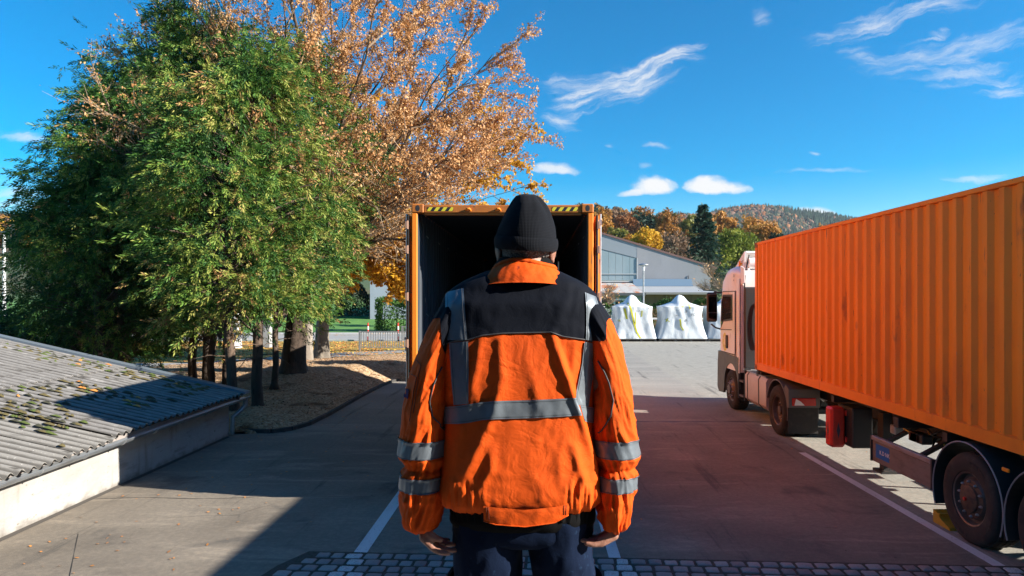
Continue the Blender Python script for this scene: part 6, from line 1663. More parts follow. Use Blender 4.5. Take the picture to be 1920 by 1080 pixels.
RIDGES = [
 ([(902, 634), (893, 690), (880, 745)], 8, .012), ([(940, 640), (941, 712), (926, 775), (900, 830), (868, 885)], 10, .018),
 ([(1036, 628), (1053, 682), (1073, 740), (1091, 790), (1112, 855), (1118, 900)], 7, .016), ([(1078, 645), (1076, 690), (1068, 722)], 6, .009),
 ([(975, 640), (992, 690), (1010, 745), (1015, 775)], 13, .009), ([(865, 800), (856, 850), (850, 900)], 9, .008),
 ([(905, 835), (880, 880), (845, 925)], 10, .016), ([(922, 838), (921, 880), (893, 942)], 8, .014), ([(1076, 838), (1086, 880), (1102, 930)], 7, .014),
 ([(1080, 880), (1073, 905), (1067, 942)], 6, .010), ([(1095, 890), (1090, 915), (1084, 940)], 5, .009), ([(990, 850), (1000, 900), (1030, 945)], 14, .007),
 ([(1045, 860), (1052, 905), (1060, 940)], 8, .008), ([(842, 660), (846, 710), (842, 750)], 6, .007), ([(1108, 660), (1106, 700), (1100, 730)], 5, .007),
 ([(960, 790), (950, 860), (935, 920)], 15, .006), ([(870, 560), (900, 590), (925, 610)], 12, .005), ([(1060, 560), (1050, 590), (1040, 612)], 10, .006), ([(850, 905), (865, 925), (880, 945)], 6, .008),
]
def wr_torso(px, py):
    if not (800 < px < 1150): return 0.0
    w = 0.0
    for p, wd, am in RIDGES: w += ridge(px, py, p, wd * 1.15, am * (.50 if wd != 7 else .7))
    # the cloth right of the long fold hangs deeper
    if 620 < py < 930:
        fx = lerp_pts(py, [(620, 1033), (682, 1053), (740, 1073), (790, 1091), (855, 1112), (930, 1124)])
        w -= .011 * sm(px, fx + 2, fx + 14) * sm(py, 620, 680) * (1 - sm(py, 860, 930))
    g_ = sm(py, 895, 940) * (.12 + .88 * sm(abs(px - 987), 62, 92))
    w += g_ * (.008 * noise.noise(Vector((px * .11, py * .012, 2))) + .006 * noise.noise(Vector((px * .22, py * .02, 7))))
    w += .0026 * noise.noise(Vector((px * .022, py * .016, 5))) + .0016 * noise.noise(Vector((px * .07, py * .05, 8)))
    return w
T_rows = [(508, 915, 1046, .050, 1.925), (518, 892, 1067, .086, 1.925), (530, 867, 1090, .104, 1.925), (548, 843, 1112, .113, 1.925), (570, 831, 1124, .127, 1.925), (600, 826, 1128, .136, 1.93),
          (640, 828, 1126, .144, 1.93), (700, 832, 1118, .150, 1.93), (780, 836, 1116, .152, 1.93), (850, 832, 1120, .156, 1.93), (900, 826, 1125, .160, 1.93), (922, 825, 1126, .160, 1.93), (938, 834, 1119, .154, 1.93), (948, 848, 1108, .142, 1.93), (955, 866, 1094, .130, 1.93)]
tf, tz0, tz1 = rows_fn(T_rows, YM); TE = 3.3
def tors(theta, z, off=0.0, wrk=True):
    cx, a, b, yc = tf(z); c, s = math.cos(theta), math.sin(theta)
    X = cx + (a + off) * math.copysign(abs(c) ** (2/TE), c); Y = yc + (b + off) * math.copysign(abs(s) ** (2/TE), s)
    if wrk:
        px = 1005 + X * F / Y; py = 558 + (CH - z) * F / Y
        if s < .25:
            w = wr_torso(px, py) * sm(-s, -.25, .25)
            X += c * w * .35; Y -= w
        else: Y += .01 * noise.noise(Vector((X * 9, z * 7, 3)))
    return (X, Y, z + .026 * max(0, -s) * (1 - sm(z, tz0, tz0 + .17)))
def on_torso(px, py, off=.002):
    Y = 1.79
    for _ in range(6):
        X, Z = XZ(px, py, Y); Z = min(max(Z, tz0), tz1); cx, a, b, yc = tf(Z)
        q = max(-.9995, min(.9995, (X - cx) / a)); th = -math.acos(math.copysign(abs(q) ** (TE/2), q))
        p = tors(th, Z, off); Y = p[1]
    return p
jm_o = mat('hi_vis_orange_cloth', (0.66, 0.082, 0.004), .7, spec=.15, var=[(3.5, (0.54, 0.060, 0.003), .5, .75, U1), (16, (0.24, 0.03, 0.008), .70, .78, (1, 1, .6))])
T, b = nodes_of(jm_o); tc = T.n('ShaderNodeTexCoord').outputs['Object']
weave = T.m('ADD', T.n('ShaderNodeTexWave', {'Vector': tc, 'Scale': 260.0, 'Distortion': 1.0}, bands_direction='X').outputs[1], T.n('ShaderNodeTexWave', {'Vector': tc, 'Scale': 260.0, 'Distortion': 1.0}, bands_direction='Z').outputs[1])
hgt = T.m('ADD', T.m('MULTIPLY', weave, .06), T.m('ADD', T.m('MULTIPLY', T.m('ABSOLUTE', T.m('SUBTRACT', T.noise(tc, 11, 3, .5, 1.6), .5)), 2.2), T.m('ADD', T.m('MULTIPLY', T.m('ABSOLUTE', T.m('SUBTRACT', T.noise(tc, 27, 3, .5, 1.2), .5)), .7), T.m('MULTIPLY', T.noise(tc, 60, 4, .6, .6), .2))))
T.put(b.inputs['Normal'], T.n('ShaderNodeBump', {'Strength': .55, 'Distance': .008, 'Height': hgt}).outputs[0])

def cloth(name, c, bump=.4, rough=.85, **k):
    m = mat(name, c, rough, spec=.12, **k); T, b = nodes_of(m); tc = T.n('ShaderNodeTexCoord').outputs['Object']
    hgt = T.m('ADD', T.m('MULTIPLY', T.noise(tc, 420, 2, .6), .12), T.m('MULTIPLY', T.noise(tc, 22, 5, .6, .8), .7))
    T.put(b.inputs['Normal'], T.n('ShaderNodeBump', {'Strength': bump, 'Distance': .006, 'Height': hgt}).outputs[0]); return m
jm_n = cloth('navy_cloth', (0.0035, 0.005, 0.010), .5, .8, var=[(5, (0.005, 0.007, 0.013), .45, .7, U1), (40, (0.012, 0.012, 0.015), .70, .76, U1)])
jm_k = cloth('black_rib_knit', (0.003, 0.003, 0.0035), .5)
tape_g = cloth('grey_reflective_tape', (0.17, 0.195, 0.22), .25, .38, var=[(6, (0.13, 0.15, 0.175), .45, .7, U1)]); nodes_of(tape_g)[1].inputs['Metallic'].default_value = .35
pipe_g = mat('grey_piping', (0.04, 0.04, 0.043), .6); stitch_m = mat('dark_stitching', (0.10, 0.02, 0.008), .8); stitch_g = mat('grey_stitching', (0.05, 0.055, 0.065), .8)
denim = cloth('blue_denim', (0.0025, 0.0075, 0.024), .6, .9, var=[(4, (0.004, 0.013, 0.038), .45, .7, (1, 1, .4)), (60, (0.008, 0.02, 0.048), .6, .7, U1)])
skin = mat('skin', (0.27, 0.13, 0.09), .5, var=[(14, (0.21, 0.09, 0.06), .45, .7, U1)], bump=(60, .25, 4)); nodes_of(skin)[1].inputs['Subsurface Weight'].default_value = .12; nodes_of(skin)[1].inputs['Subsurface Radius'].default_value = (.02, .008, .005)
hair_m = mat('cropped_grey_hair', (0.075, 0.062, 0.055), .8, var=[(220, (0.20, 0.18, 0.17), .5, .6, U1)], bump=(300, .8, 2))
capm = cloth('dark_knit', (0.006, 0.007, 0.010), .3, .95)
T, b = nodes_of(capm); tc = T.n('ShaderNodeTexCoord').outputs['Object']
an = T.n('ShaderNodeSeparateXYZ', {0: tc}).outputs; ang = T.m('ARCTAN2', an[1], T.m('SUBTRACT', an[0], .03))
rib = T.m('SINE', T.m('MULTIPLY', ang, 190.0)); rowz = T.m('SINE', T.m('MULTIPLY', an[2], 1500.0))
T.put(b.inputs['Normal'], T.n('ShaderNodeBump', {'Strength': .35, 'Distance': .0010, 'Height': T.m('ADD', T.m('ADD', rib, T.m('MULTIPLY', rowz, .5)), T.m('MULTIPLY', T.noise(tc, 16, 4), 3.0))}).outputs[0])
b.inputs['Sheen Weight'].default_value = .03

# jacket body
zt_ = XZ(0, 482)[1]; NU, NV = 330, 210
mb = MB(poff); mb.grid(lambda u, v: tors(2 * math.pi * u, tz0 + (tz1 - tz0) * v), NU, NV, wrap=True)
jk = mb.build('jacket', jm_o, per, smooth=True)
def shell(name, m, fn, nu, nv, parent, wrap=False, thick=None):
    mb = MB(poff); mb.grid(fn, nu, nv, wrap=wrap)
    return mb.build(name, m, parent, smooth=True)
# navy yoke over shoulders and back
YK = [(820, 650), (835, 646), (847, 641), (880, 637), (905, 629), (942, 625), (980, 624), (1032, 623), (1055, 631), (1097, 637), (1125, 645), (1140, 650)]
def yoke_z(theta):
    z = XZ(0, 640, 1.80)[1]
    for _ in range(3):
        p = tors(theta, z, 0, False); px = 1005 + p[0] * F / p[1]; py = lerp_pts(px, YK)
        z = CH - (py - 558) * p[1] / F if math.sin(theta) < 0 else CH - (648 - 558) * 1.93 / F
    return z
yz = {}
def yokef(u, v):
    th = 2 * math.pi * u; k = round(u * 240)
    if k not in yz: yz[k] = yoke_z(th)
    z = yz[k] + (tz1 - .0005 - yz[k]) * v
    return tors(th, z, .0022)
shell('yoke', jm_n, yokef, 240, 60, jk, wrap=True)
def line_on(fn, pts, r, name, m, parent, n=6):
    mb = MB(poff); P_ = []
    for a, b_ in zip(pts, pts[1:]):
        k = max(1, int(math.hypot(b_[0] - a[0], b_[1] - a[1]) / n))
        for i in range(k): P_.append((a[0] + (b_[0] - a[0]) * i / k, a[1] + (b_[1] - a[1]) * i / k))
    P_.append(pts[-1]); mb.tube([fn(x, y) for x, y in P_], r, 6); return mb.build(name, m, parent, smooth=True)
line_on(lambda x, y: on_torso(x, y, .0028), [(834, 646)] + YK[2:-2] + [(1122, 644)], .0018, 'yoke_piping', pipe_g, jk)
def patch(name, L, Rr, m, parent, nu=16, nv=60, off=.004, fn=None, stitch=True):
    """strip between two polylines (picture coordinates on the cloth), parametrised along their length"""
    def at(pl, t):
        t *= len(pl) - 1; i = min(int(t), len(pl) - 2); f_ = t - i
        return (pl[i][0] + (pl[i+1][0] - pl[i][0]) * f_, pl[i][1] + (pl[i+1][1] - pl[i][1]) * f_)
    g_ = fn or on_torso
    def f(u, v):
        a, b_ = at(L, v), at(Rr, v); return g_(a[0] + (b_[0] - a[0]) * u, a[1] + (b_[1] - a[1]) * u, off)
    o = shell(name, m, f, nu, nv, parent)
    if stitch:
        for side in (.10, .90):
            mb = MB(poff); mb.tube([f(side, i / nv) for i in range(nv + 1)], .0006, 4)
            mb.v = [(x, y - .0004, z) for x, y, z in mb.v]; mb.build('seam', stitch_g, o)
    return o
patch('reflective_strap', [(838, 548), (838, 580), (840, 610), (842, 638)], [(872, 540), (874, 580), (876, 610), (878, 637)], tape_g, jk, off=.0052)
patch('reflective_strap', [(1094, 548), (1097, 580), (1097, 610), (1096, 637)], [(1114, 556), (1122, 580), (1124, 610), (1122, 641)], tape_g, jk, off=.0052)
patch('reflective_strap', [(844, 643), (847, 690), (850, 730), (852, 760)], [(879, 640), (880, 690), (880, 730), (880, 757)], tape_g, jk, off=.003)
patch('reflective_strap', [(1095, 641), (1092, 680), (1084, 720), (1075, 758)], [(1119, 645), (1117, 680), (1110, 720), (1104, 762)], tape_g, jk, off=.003)
patch('reflective_belt', [(834, 763), (860, 761), (880, 758), (905, 754), (930, 752), (1000, 750), (1040, 748), (1078, 746)], [(834, 795), (860, 795), (880, 793), (905, 788), (930, 786), (1000, 784), (1040, 782), (1088, 779)], tape_g, jk, 10, 110, off=.0042)
patch('reflective_belt', [(1086, 760), (1100, 762), (1118, 765)], [(1094, 790), (1104, 792), (1118, 794)], tape_g, jk, 10, 24, off=.0035)
# waistband: orange tail panel between black ribs, then the pullover hem below
W_rows = [(925, 840, 1116, .150, 1.93), (945, 846, 1110, .145, 1.93), (960, 848, 1110, .142, 1.93), (975, 852, 1106, .140, 1.93)]
wf, wz0, wz1 = rows_fn(W_rows, YM)
def waist(theta, z, off=0):
    cx, a, b, yc = wf(z); c, s = math.cos(theta), math.sin(theta)
    w = .004 * math.sin(theta * 46) + .003 * noise.noise(Vector((theta * 6, z * 20, 0)))
    return (cx + (a + off + w) * math.copysign(abs(c) ** .8, c), yc + (b + off + w) * math.copysign(abs(s) ** .8, s), z + .004 * math.sin(theta * 3) + .040 * max(0, -s))
shell('rib_waistband', jm_k, lambda u, v: waist(2 * math.pi * u, wz0 + (wz1 - wz0) * v), 220, 14, jk, wrap=True)
def on_waist(px, py, off=.006):
    Y = 1.80
    for _ in range(5):
        X, Z = XZ(px, py, Y); cx, a, b, yc = wf(min(max(Z, wz0), wz1)); q = max(-.99, min(.99, (X - cx) / (a + off)))
        Y = yc - (b + off + .004) * (1 - abs(q) ** 2.5) ** .4
    return (X, Y - .003 * noise.noise(Vector((px * .05, py * .05, 3))), Z)
tp_ = [(906, 948), (930, 952), (985, 956), (1040, 951), (1068, 943)]; bt_ = [(907, 977), (930, 984), (985, 988), (1040, 980), (1066, 966)]
o = patch('tail_panel', tp_, bt_, jm_o, jk, 14, 60, .012, on_waist, False)
for x in (912, 916, 1058, 1062): line_on(lambda a, b_: on_waist(a, b_, .0128), [(x, 951 if x < 1000 else 947), (x + (1 if x < 1000 else -1), 976 if x < 1000 else 966)], .0007, 'seam', stitch_m, o)
line_on(lambda a, b_: on_waist(a, b_, .0125), bt_, .0016, 'panel_edge', jm_o, o)
P_rows = [(935, 850, 1110, .136, 1.93), (955, 845, 1114, .138, 1.93), (972, 843, 1115, .138, 1.93), (983, 850, 1110, .134, 1.93), (990, 858, 1104, .128, 1.93)]
pf, pz0, pz1 = rows_fn(P_rows, YM)
def pull(u, v):
    th = 2 * math.pi * u; z = pz0 + (pz1 - pz0) * v; cx, a, b, yc = pf(z); c, s = math.cos(th), math.sin(th); w = .005 * noise.noise(Vector((c * 4, s * 4, z * 14)))
    return (cx + (a + w) * math.copysign(abs(c) ** .85, c), yc + (b + w) * math.copysign(abs(s) ** .85, s), z + .030 * max(0, -s))
shell('pullover_hem', jm_k, pull, 90, 20, per, wrap=True)

# sleeves
YA = 1.885
L_rows = [(545, 856, 884, .03, 1.90), (556, 842, 886, .055, 1.90), (572, 829, 880, .068, 1.895), (590, 819, 874, .075, 1.89), (615, 805, 866, .080, YA), (640, 795, 858, .082, YA), (680, 780, 850, .082, YA), (720, 768, 846, .080, YA), (760, 760, 842, .078, YA), (800, 756, 840, .078, YA), (832, 750, 840, .080, YA), (853, 748, 838, .080, YA), (862, 755, 836, .074, YA), (872, 757, 834, .072, YA),
          (885, 753, 834, .073, YA), (912, 752, 832, .073, YA), (935, 752, 830, .072, YA), (960, 753, 825, .068, YA), (976, 757, 820, .062, YA), (986, 764, 815, .054, YA), (992, 774, 808, .040, YA)]
R_rows = [(545, 1072, 1100, .03, 1.90), (556, 1070, 1114, .055, 1.90), (572, 1076, 1128, .068, 1.895), (590, 1083, 1138, .075, 1.89), (615, 1092, 1150, .080, YA), (640, 1099, 1161, .082, YA), (680, 1105, 1172, .082, YA), (720, 1109, 1180, .080, YA), (760, 1110, 1186, .078, YA), (800, 1110, 1190, .078, YA), (832, 1110, 1194, .080, YA), (853, 1112, 1197, .080, YA), (862, 1117, 1191, .074, YA), (872, 1119, 1188, .072, YA),
          (885, 1120, 1191, .073, YA), (912, 1121, 1190, .073, YA), (935, 1122, 1188, .072, YA), (960, 1123, 1182, .068, YA), (976, 1128, 1176, .062, YA), (986, 1134, 1172, .054, YA), (992, 1142, 1164, .040, YA)]
def make_sleeve(rows, seed, side):
    f_, z0, z1 = rows_fn(rows, YA)
    def raw(th, z, off=0.0):
        cx, a, b, yc = f_(z); c, s = math.cos(th), math.sin(th)
        py = 558 + (CH - z) * F / YA
        k = .45 + .75 * sm(py, 640, 800) + .5 * sm(py, 860, 960)
        q = Vector((c * 1.5 + seed, s * 1.5 + z * .3, z * 9 + c * 1.2 * side))
        n1 = 1 - 2 * abs(noise.noise(q)); n2 = 1 - 2 * abs(noise.noise(q * 2.3 + Vector((3, 1, 4)))); n3 = noise.noise(Vector((c * 1.2, s * 1.2, z * 4 + seed)))
        w = k * (.0085 * (n1 - .45) + .004 * (n2 - .4)) + .006 * n3
        flat = sm(py, 818, 826) * (1 - sm(py, 848, 856)) + sm(py, 886, 892) * (1 - sm(py, 910, 916)); w *= 1 - .7 * min(1, flat)
        w += .006 * math.exp(-((py - 874) / 5) ** 2) * -1 + .004 * math.exp(-((py - 930) / 6) ** 2) * noise.noise(Vector((c * 2, s * 2, 1 + seed))) * 2
        w *= sm(py, 552, 600)
        return (cx + (a + off + w) * c, yc + (b + off + w) * s, z)
    sl = shell('sleeve', jm_o, lambda u, v: raw(2 * math.pi * u, z0 + (z1 - z0) * v), 120, 260, jk, wrap=True)
    # two reflective bands
    for (ya, yb) in ((818, 850), (886, 913)):
        za, zb = CH - (yb - 558) * YA / F, CH - (ya - 558) * YA / F
        bd = shell('reflective_band', tape_g, lambda u, v: raw(2 * math.pi * u, za + (zb - za) * v, .0032), 120, 14, sl, wrap=True)
        for zz in (za + .002, zb - .002):
            mb = MB(poff); mb.tube([raw(2 * math.pi * i / 90, zz, .0036) for i in range(91)], .0008, 4, False); mb.build('seam', stitch_g, bd)
    # navy shoulder cap; lower edge dips towards the body
    def cap(u, v):
        th = 2 * math.pi * u; c = math.cos(th) * side                # +1 outwards
        py = 672 - 72 * sm(c, -.9, .55) + 6 * math.sin(th)
        if side > 0: py = 636 - 40 * sm(c, -.1, .85)
        za = CH - (py - 558) * YA / F
        return raw(th, za + (z1 - .001 - za) * v, .0024)
    shell('shoulder_cap', jm_n, cap, 120, 50, sl, wrap=True)
    def on(px, py, off=.002):
        Y = YA - .07
        for _ in range(6):
            X, Z = XZ(px, py, Y); cx, a, b, yc = f_(Z); q = max(-.995, min(.995, (X - cx) / a)); p = raw(-math.acos(q), Z, off); Y = p[1]
        return p
    return sl, on
slL, onL = make_sleeve(L_rows, 1.7, -1)
slR, onR = make_sleeve(R_rows, 6.3, 1)
line_on(onL, [(830, 688), (820, 705), (811, 724), (805, 752), (810, 779), (820, 793), (831, 806)], .0021, 'sleeve_piping', pipe_g, slL, 4)
line_on(onR, [(1123, 677), (1134, 697), (1142, 718), (1150, 751), (1146, 779), (1136, 797), (1124, 812)], .0021, 'sleeve_piping', pipe_g, slR, 4)
line_on(onL, [(780, 672), (790, 685), (785, 705), (778, 760), (776, 775)], .0009, 'pocket_seam', stitch_m, slL, 4)
line_on(onL, [(771, 700), (782, 708), (776, 735), (770, 790)], .0009, 'pocket_seam', stitch_m, slL, 4)
patch('sleeve_badge', [(763.5, 728), (761.5, 745)], [(768, 730), (766.5, 748)], cloth('purple_navy_badge', (0.05, 0.02, 0.07)), slL, 4, 6, .003, onL, False)
# collar
def collar(u, v, inner=False):
    th = 2 * math.pi * u; c, s = math.cos(th), math.sin(th); bk = max(0, -s); fr = max(0, s)
    ab, bb = .150 - .004 * fr, .122; at_, bt2 = .086, .084
    zb = 2.860 + .020 * bk - .03 * fr; ztp = 2.918 + .020 * bk - .012 * fr + .004 * math.sin(th * 3 + 1)
    k = v ** .8; a = ab + (at_ - ab) * k; b_ = bb + (bt2 - bb) * k; bul = .008 * math.sin(math.pi * v)
    n_ = .0035 * noise.noise(Vector((c * 4, s * 4, v * 2))) + .002 * noise.noise(Vector((c * 9, s * 9, v * 2.5)))
    cx = (980 - 1005) * 1.91 / F; off_ = bul + n_ - (.010 if inner else 0)
    return (cx + (a + off_) * c + .004 * v, 1.915 + (b_ + off_) * s, zb + (ztp - zb) * v)
shell('collar', jm_o, lambda u, v: collar(u, v), 140, 24, jk, wrap=True)
mb = MB(poff); mb.tube([collar(i / 100, 1.0) for i in range(101)], .0065, 8, False); mb.build('collar_edge', jm_o, jk, smooth=True)
shell('collar_lining', jm_k, lambda u, v: collar(u, v, True), 100, 10, jk, wrap=True)
mb = MB(poff); mb.grid(lambda u, v: ((980 - 1005) * 1.91 / F + .005 + (.072 + .012 * math.sin(math.pi * v)) * math.cos(2 * math.pi * u), 1.918 + (.068 + .012 * math.sin(math.pi * v)) * math.sin(2 * math.pi * u), 2.900 + .048 * v + .006 * max(0, -math.sin(2 * math.pi * u))), 80, 8, wrap=True); mb.build('neck_warmer', jm_k, per, smooth=True)

# body: one continuous skin surface (head with face and ears, neck, trunk, limbs, hands)
YH = 1.905
def hp(px, py, Y): x, z = XZ(px, py, Y); return Vector((x, Y, z))
hc = hp(986, 440, YH)                                        # middle of the head
bmb = MB(poff)
def ell(c, rx, ry, rz, n=18, rot=None):
    m_ = n; b = len(bmb.v); 
    for j in range(1, m_):
        ph = math.pi * j / m_
        for i in range(m_ * 2):
            a = math.pi * i / m_; p = Vector((rx * math.sin(ph) * math.cos(a), ry * math.sin(ph) * math.sin(a), rz * math.cos(ph)))
            if rot: p = rot @ p
            bmb.v.append(tuple(Vector(c) + p))
    t0 = len(bmb.v); 
    for sg in (1, -1):
        p = Vector((0, 0, rz * sg)); p = rot @ p if rot else p; bmb.v.append(tuple(Vector(c) + p))
    w = m_ * 2
    for j in range(m_ - 2):
        for i in range(w): bmb.face([b + j*w+i, b + (j+1)*w+i, b + (j+1)*w+(i+1)%w, b + j*w+(i+1)%w])
    for i in range(w): bmb.face([t0, b + i, b + (i+1)%w]); bmb.face([t0 + 1, b + (m_-2)*w+(i+1)%w, b + (m_-2)*w+i])
def limb(pts, rs, n=12):
    pts = [Vector(p) for p in pts]; P_, R_ = [], []
    for i in range(len(pts) - 1):
        for k in range(4): t = k / 4; P_.append(pts[i].lerp(pts[i+1], t)); R_.append(rs[i] + (rs[i+1] - rs[i]) * t)
    P_.append(pts[-1]); R_.append(rs[-1])
    d0 = (P_[0] - P_[1]).normalized(); d1 = (P_[-1] - P_[-2]).normalized()
    P_ = [P_[0] + d0 * R_[0] * .9, P_[0] + d0 * R_[0] * .5] + P_ + [P_[-1] + d1 * R_[-1] * .5, P_[-1] + d1 * R_[-1] * .9]
    R_ = [R_[0] * .4, R_[0] * .86] + R_ + [R_[-1] * .86, R_[-1] * .4]
    bmb.tube(P_, R_, n)
ell(hc + Vector((0, 0, .0)), .070, .088, .080)                # skull
ell(hc + Vector((0, .03, -.045)), .062, .066, .066)          # jaw and cheeks
ell(hc + Vector((0, .092, -.092)), .024, .02, .02)           # chin
ell(hc + Vector((0, .108, -.028)), .012, .020, .026)         # nose
ell(hc + Vector((0, .092, -.062)), .024, .012, .007); ell(hc + Vector((0, .090, -.072)), .021, .012, .008)   # lips
for s in (-1, 1):
    ell(hc + Vector((s * .031, .083, .004)), .014, .012, .008); ell(hc + Vector((s * .032, .084, .020)), .022, .012, .007)
ell(hc + Vector((0, -.01, -.10)), .060, .064, .07)           # nape
limb([hc + Vector((0, -.002, -.07)), hp(983, 505, 1.915), hp(981, 540, 1.92)], [.060, .061, .075], 20)
for s, (ex_, ey_) in ((-1, (935, 472)), (1, (1036, 474))):   # ears
    e = hp(ex_, ey_, 1.905); rot = Matrix.Rotation(s * R(-24), 3, 'Z') @ Matrix.Rotation(s * R(8), 3, 'Y')
    ell(e, .008, .019, .026, 12, rot); ell(e + Vector((-s * .008, .006, -.010)), .008, .012, .018, 10); ell(e + Vector((0, .002, -.022)), .006, .010, .009, 8)
tr0 = hp(978, 560, 1.93)
ell(hp(978, 620, 1.93), .165, .105, .13); ell(hp(978, 760, 1.93), .150, .105, .20); ell(hp(978, 920, 1.93), .150, .11, .15); ell(hp(978, 950, 1.93), .150, .11, .07)
limb([hp(880, 590, 1.92), hp(800, 760, YA), hp(797, 900, YA), hp(797, 978, YA)], [.058, .048, .040, .029], 14)
limb([hp(1078, 590, 1.92), hp(1152, 760, YA), hp(1155, 900, YA), hp(1152, 978, YA)], [.058, .048, .040, .029], 14)
for x0, x1, x2 in ((920, 890, 880), (1046, 1070, 1082)):
    limb([hp(x0, 1000, 1.93), Vector((XZ(x1, 0)[0], 1.925, 1.84)), Vector((XZ(x2, 0)[0], 1.95, 1.43))], [.072, .055, .040], 16)
    f0 = Vector((XZ(x2, 0)[0], 1.95, 1.40)); limb([f0, f0 + Vector((0, .13, -.03))], [.036, .030], 12)
# hands: palm, four unequal fingers bent at the knuckles, thumb leaving the side of the palm
def hand(s, wrist, knuck, yw, curl):
    w = hp(*wrist, YA); k = hp(*knuck, YA - .01)
    for i in range(4):
        t = (i - 1.5) / 1.5; base = k + Vector((0, t * .030 - .0, .004 * (1 - abs(t)))); limb([w + Vector((0, t * .018, -.005)), w.lerp(base, .55) + Vector((0, t * .004, 0)), base], [.016, .0150, .0115], 10)
        ln = (.040, .047, .044, .033)[i]; a = curl[i]
        d1 = Vector((s * math.cos(a), -.15 + .1 * t, -math.sin(a))).normalized(); d2 = Vector((s * math.cos(a - .35), -.12, -math.sin(a - .35))).normalized(); d3 = Vector((s * math.cos(a - .6), -.05, -math.sin(a - .6))).normalized()
        p1 = base + d1 * ln; p2 = p1 + d2 * ln * .62; p3 = p2 + d3 * ln * .45
        limb([base, p1], [.0102, .0092], 10); limb([p1, p2], [.0090, .0082], 10); limb([p2, p3], [.0080, .0068], 10)
    tb = w.lerp(k, .25) + Vector((s * .004, -.028, 0))
    t1 = tb + Vector((s * .024, -.012, -.020)); t2 = t1 + Vector((s * .022, -.002, -.008)); limb([w + Vector((0, -.012, 0)), tb], [.018, .0145], 10); limb([tb, t1], [.0125, .0105], 10); limb([t1, t2], [.0100, .0075], 10)
hand(1, (796, 978), (797, 1002), 0, (.72, .66, .58, .62))
hand(-1, (1153, 978), (1150, 999), 0, (.42, .38, .46, .55))
bo = bmb.build('tmp_body', skin, None)
bo.location = (0, 0, 0)
rm_ = bo.modifiers.new('r', 'REMESH'); rm_.mode = 'VOXEL'; rm_.voxel_size = .0042; rm_.use_smooth_shade = True
sm2 = bo.modifiers.new('s', 'SMOOTH'); sm2.factor = .5; sm2.iterations = 3
dg = bpy.context.evaluated_depsgraph_get(); bme = bpy.data.meshes.new_from_object(bo.evaluated_get(dg)); bpy.data.objects.remove(bo)
bme.name = 'body'; bme.materials.clear(); bme.materials.append(skin)
for p_ in bme.polygons: p_.use_smooth = True
body = link_mesh('body', bme, per)
# eyes
for s in (-1, 1):
    mb = MB(poff); c = hc + Vector((s * .031, .090, .005)); mb.grid(lambda u, v: (c.x + .011 * math.sin(math.pi * v) * math.cos(6.2832 * u), c.y + .009 * math.sin(math.pi * v) * math.sin(6.2832 * u), c.z + .006 * math.cos(math.pi * v)), 12, 8, wrap=True); mb.build('eye', mat('eye_white', (.6, .6, .6), .2), per, smooth=True)
# cropped hair below the cap
def hairf(u, v):
    th = -math.pi * (.02 + .96 * u); ph = .50 + .32 * v
    z = hc.z + .02 - .078 * v - .010 * math.sin(math.pi * u) + .004 * noise.noise(Vector((u * 30, 0, 1))); k = (1 - .10 * v ** 2)
    return (hc.x + .0735 * k * math.cos(th), hc.y + .004 + (.0925 - .012 * v ** 1.5) * k * math.sin(th), z)
shell('hair', hair_m, hairf, 60, 24, per)
# knit cap with turned-up brim
H_rows = [(364, 980, 1000, .010, YH), (367, 971, 1009, .030, YH), (373, 965, 1015, .044, YH), (384, 958, 1025, .062, YH), (400, 948, 1034, .078, YH), (420, 939, 1040, .090, YH), (440, 932, 1043, .098, YH), (455, 930, 1043, .100, YH), (468, 931, 1042, .098, YH)]
hf, hz0, hz1 = rows_fn(H_rows, YH)
def tilt(p):                                                # cap sits a little lower at the right and the back
    x, y, z = p; return (x, y, z - (x - hc.x) * .055 + (y - YH) * .10)
def capf(u, v):
    th = 2 * math.pi * u; z = hz0 + (hz1 - hz0) * v; cx, a, b, yc = hf(z); c, s = math.cos(th), math.sin(th)
    w = .0035 * noise.noise(Vector((c * 2.2, s * 2.2, z * 18))) + .006 * sm(v, .55, .85) * (1 - sm(v, .93, 1)) * noise.noise(Vector((c * 2.6 + 4, s * 2.6, z * 5)))
    return tilt((cx + (a + w) * c, yc + (b + w) * s, z))
kc = shell('knit_cap', capm, capf, 120, 60, per, wrap=True)
zb0, zb1 = hp(0, 468, YH).z, hp(0, 444, YH).z
def brim(u, v):
    th = 2 * math.pi * u; z = zb0 + (zb1 - zb0) * v; cx, a, b, yc = hf(z); c, s = math.cos(th), math.sin(th); k = .0055 * math.sin(math.pi * min(1, max(0, v * .94 + .03))) ** .35 + .0012 * noise.noise(Vector((c * 5, s * 5, v)))
    return tilt((cx + (a + k) * c, yc + (b + k) * s, z + .0015 * noise.noise(Vector((c * 2, s * 2, 8)))))
shell('turned_brim', capm, brim, 120, 16, kc, wrap=True)

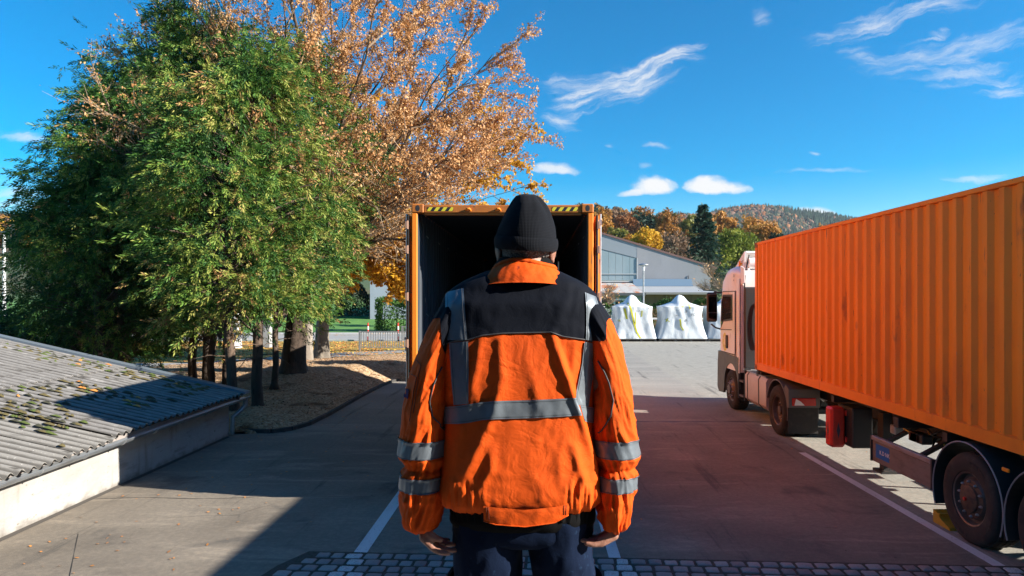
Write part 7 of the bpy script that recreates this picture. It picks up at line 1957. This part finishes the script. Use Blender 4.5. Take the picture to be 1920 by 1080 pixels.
# trousers
G_rows = [(940, 858, 1104, .125, 1.93), (978, 850, 1112, .124, 1.93), (998, 852, 1110, .112, 1.93), (1010, 880, 1084, .085, 1.93), (1016, 920, 1042, .05, 1.93)]
gf, gz0, gz1 = rows_fn(G_rows, YM)
def hips(u, v):
    th = 2 * math.pi * u; z = gz0 + (gz1 - gz0) * v; cx, a, b, yc = gf(z); c, s = math.cos(th), math.sin(th); w = .006 * noise.noise(Vector((c * 3, s * 3, z * 9))) + .003 * noise.noise(Vector((c * 8, s * 8, z * 16)))
    return (cx + (a + w) * math.copysign(abs(c) ** .85, c), yc + (b + w) * math.copysign(abs(s) ** .85, s), z)
tro = shell('trousers', denim, hips, 100, 40, per, wrap=True)
for nm, pts in (('L', [(2.24, 916, .096, .117), (2.12, 914, .096, .114), (2.03, 912, .097, .106), (1.84, 902, .084, .09), (1.62, 892, .076, .088), (1.45, 886, .074, .09), (1.375, 885, .078, .095)]),
                ('R', [(2.24, 1046, .092, .117), (2.12, 1050, .092, .113), (2.03, 1060, .082, .104), (1.84, 1068, .074, .09), (1.62, 1078, .072, .088), (1.45, 1086, .074, .09), (1.375, 1087, .078, .095)])):
    pts = sorted(pts); Z_ = [p[0] for p in pts]
    def legf(u, v, pts=pts, nm=nm):
        th = 2 * math.pi * u; z = Z_[0] + (Z_[-1] - Z_[0]) * v
        px = lerp_pts(z, [(p[0], p[1]) for p in pts]); a = lerp_pts(z, [(p[0], p[2]) for p in pts]); b = lerp_pts(z, [(p[0], p[3]) for p in pts])
        c, s = math.cos(th), math.sin(th); n1 = 1 - 2 * abs(noise.noise(Vector((c * 1.4 + len(nm) + pts[0][1], s * 1.4, z * 9)))); w = .008 * (n1 - .4) + .003 * noise.noise(Vector((c * 5, s * 5, z * 22)))
        return ((px - 1005) * YM / F + (a + w) * c, 1.93 + .02 * (2.2 - z) + (b + w) * s, z)
    lg = shell('trouser_leg', denim, legf, 80, 120, tro, wrap=True)
    mb = MB(poff); sx_ = -1 if nm == 'L' else 1
    pu = .5 if nm == 'L' else 0.0
    def pocket(u, v, off):
        th = (pu + (-.11 + .16 * u) * (1 if nm == 'L' else -1) + .03); vv = (2.02 - Z_[0] - .17 * (1 - v)) / (Z_[-1] - Z_[0]) + .035
        p = Vector(legf(th, vv)); cc = Vector(((lerp_pts(p.z, [(q[0], q[1]) for q in pts]) - 1005) * YM / F, 1.93 + .02 * (2.2 - p.z), p.z)); d_ = (p - cc); d_.z = 0
        return tuple(p + d_.normalized() * off)
    mb.grid(lambda u, v: pocket(u, v, .014 * min(1, 6 * min(u, 1 - u, v + .02))), 14, 16); po = mb.build('thigh_pocket', denim, lg, smooth=True)
    mb = MB(poff); mb.grid(lambda u, v: pocket(u * 1.06 - .03, .72 + .32 * v, .019), 12, 8); mb.build('pocket_flap', denim, po, smooth=True)
    mb = MB(poff); mb.tube([pocket(i / 12 * 1.06 - .03, .72, .0205) for i in range(13)], .0011, 5); mb.build('seam', mat('pale_stitching', (.35, .38, .42), .8), po)
# shoes
for x2 in (885, 1087):
    x = (x2 - 1005) * YM / F
    def shoe(u, v):
        th = 2 * math.pi * u; y = 1.86 + .31 * v; hw = .048 * (math.sin(math.pi * min(1, .16 + v * .74)) ** .5) * (1.05 if v > .6 else .95); ht = .10 - .055 * sm(v, .35, .8) - .02 * sm(v, .9, 1.0)
        c, s = math.cos(th), math.sin(th); return (x + hw * math.copysign(abs(c) ** .7, c), y, DZ + .022 + max(-.004, ht * (s * .5 + .5)))
    mb = MB(poff); mb.grid(shoe, 24, 20, wrap=True); n0 = len(mb.v)
    mb.face([i for i in range(24)][::-1]); mb.face([20 * 24 + i for i in range(24)]); sh = mb.build('shoe', mat('black_leather', (.02, .018, .017), .5), per, smooth=True)
    mb = MB(poff); ring = [(x + .05 * math.cos(a) * (1 if math.sin(a) > 0 else .85), 2.01 + .165 * math.sin(a)) for a in np.linspace(0, 6.283, 25)[:-1]]; mb.prism(ring, 'XY', DZ, DZ + .024); mb.build('sole', M['rubber'], sh)
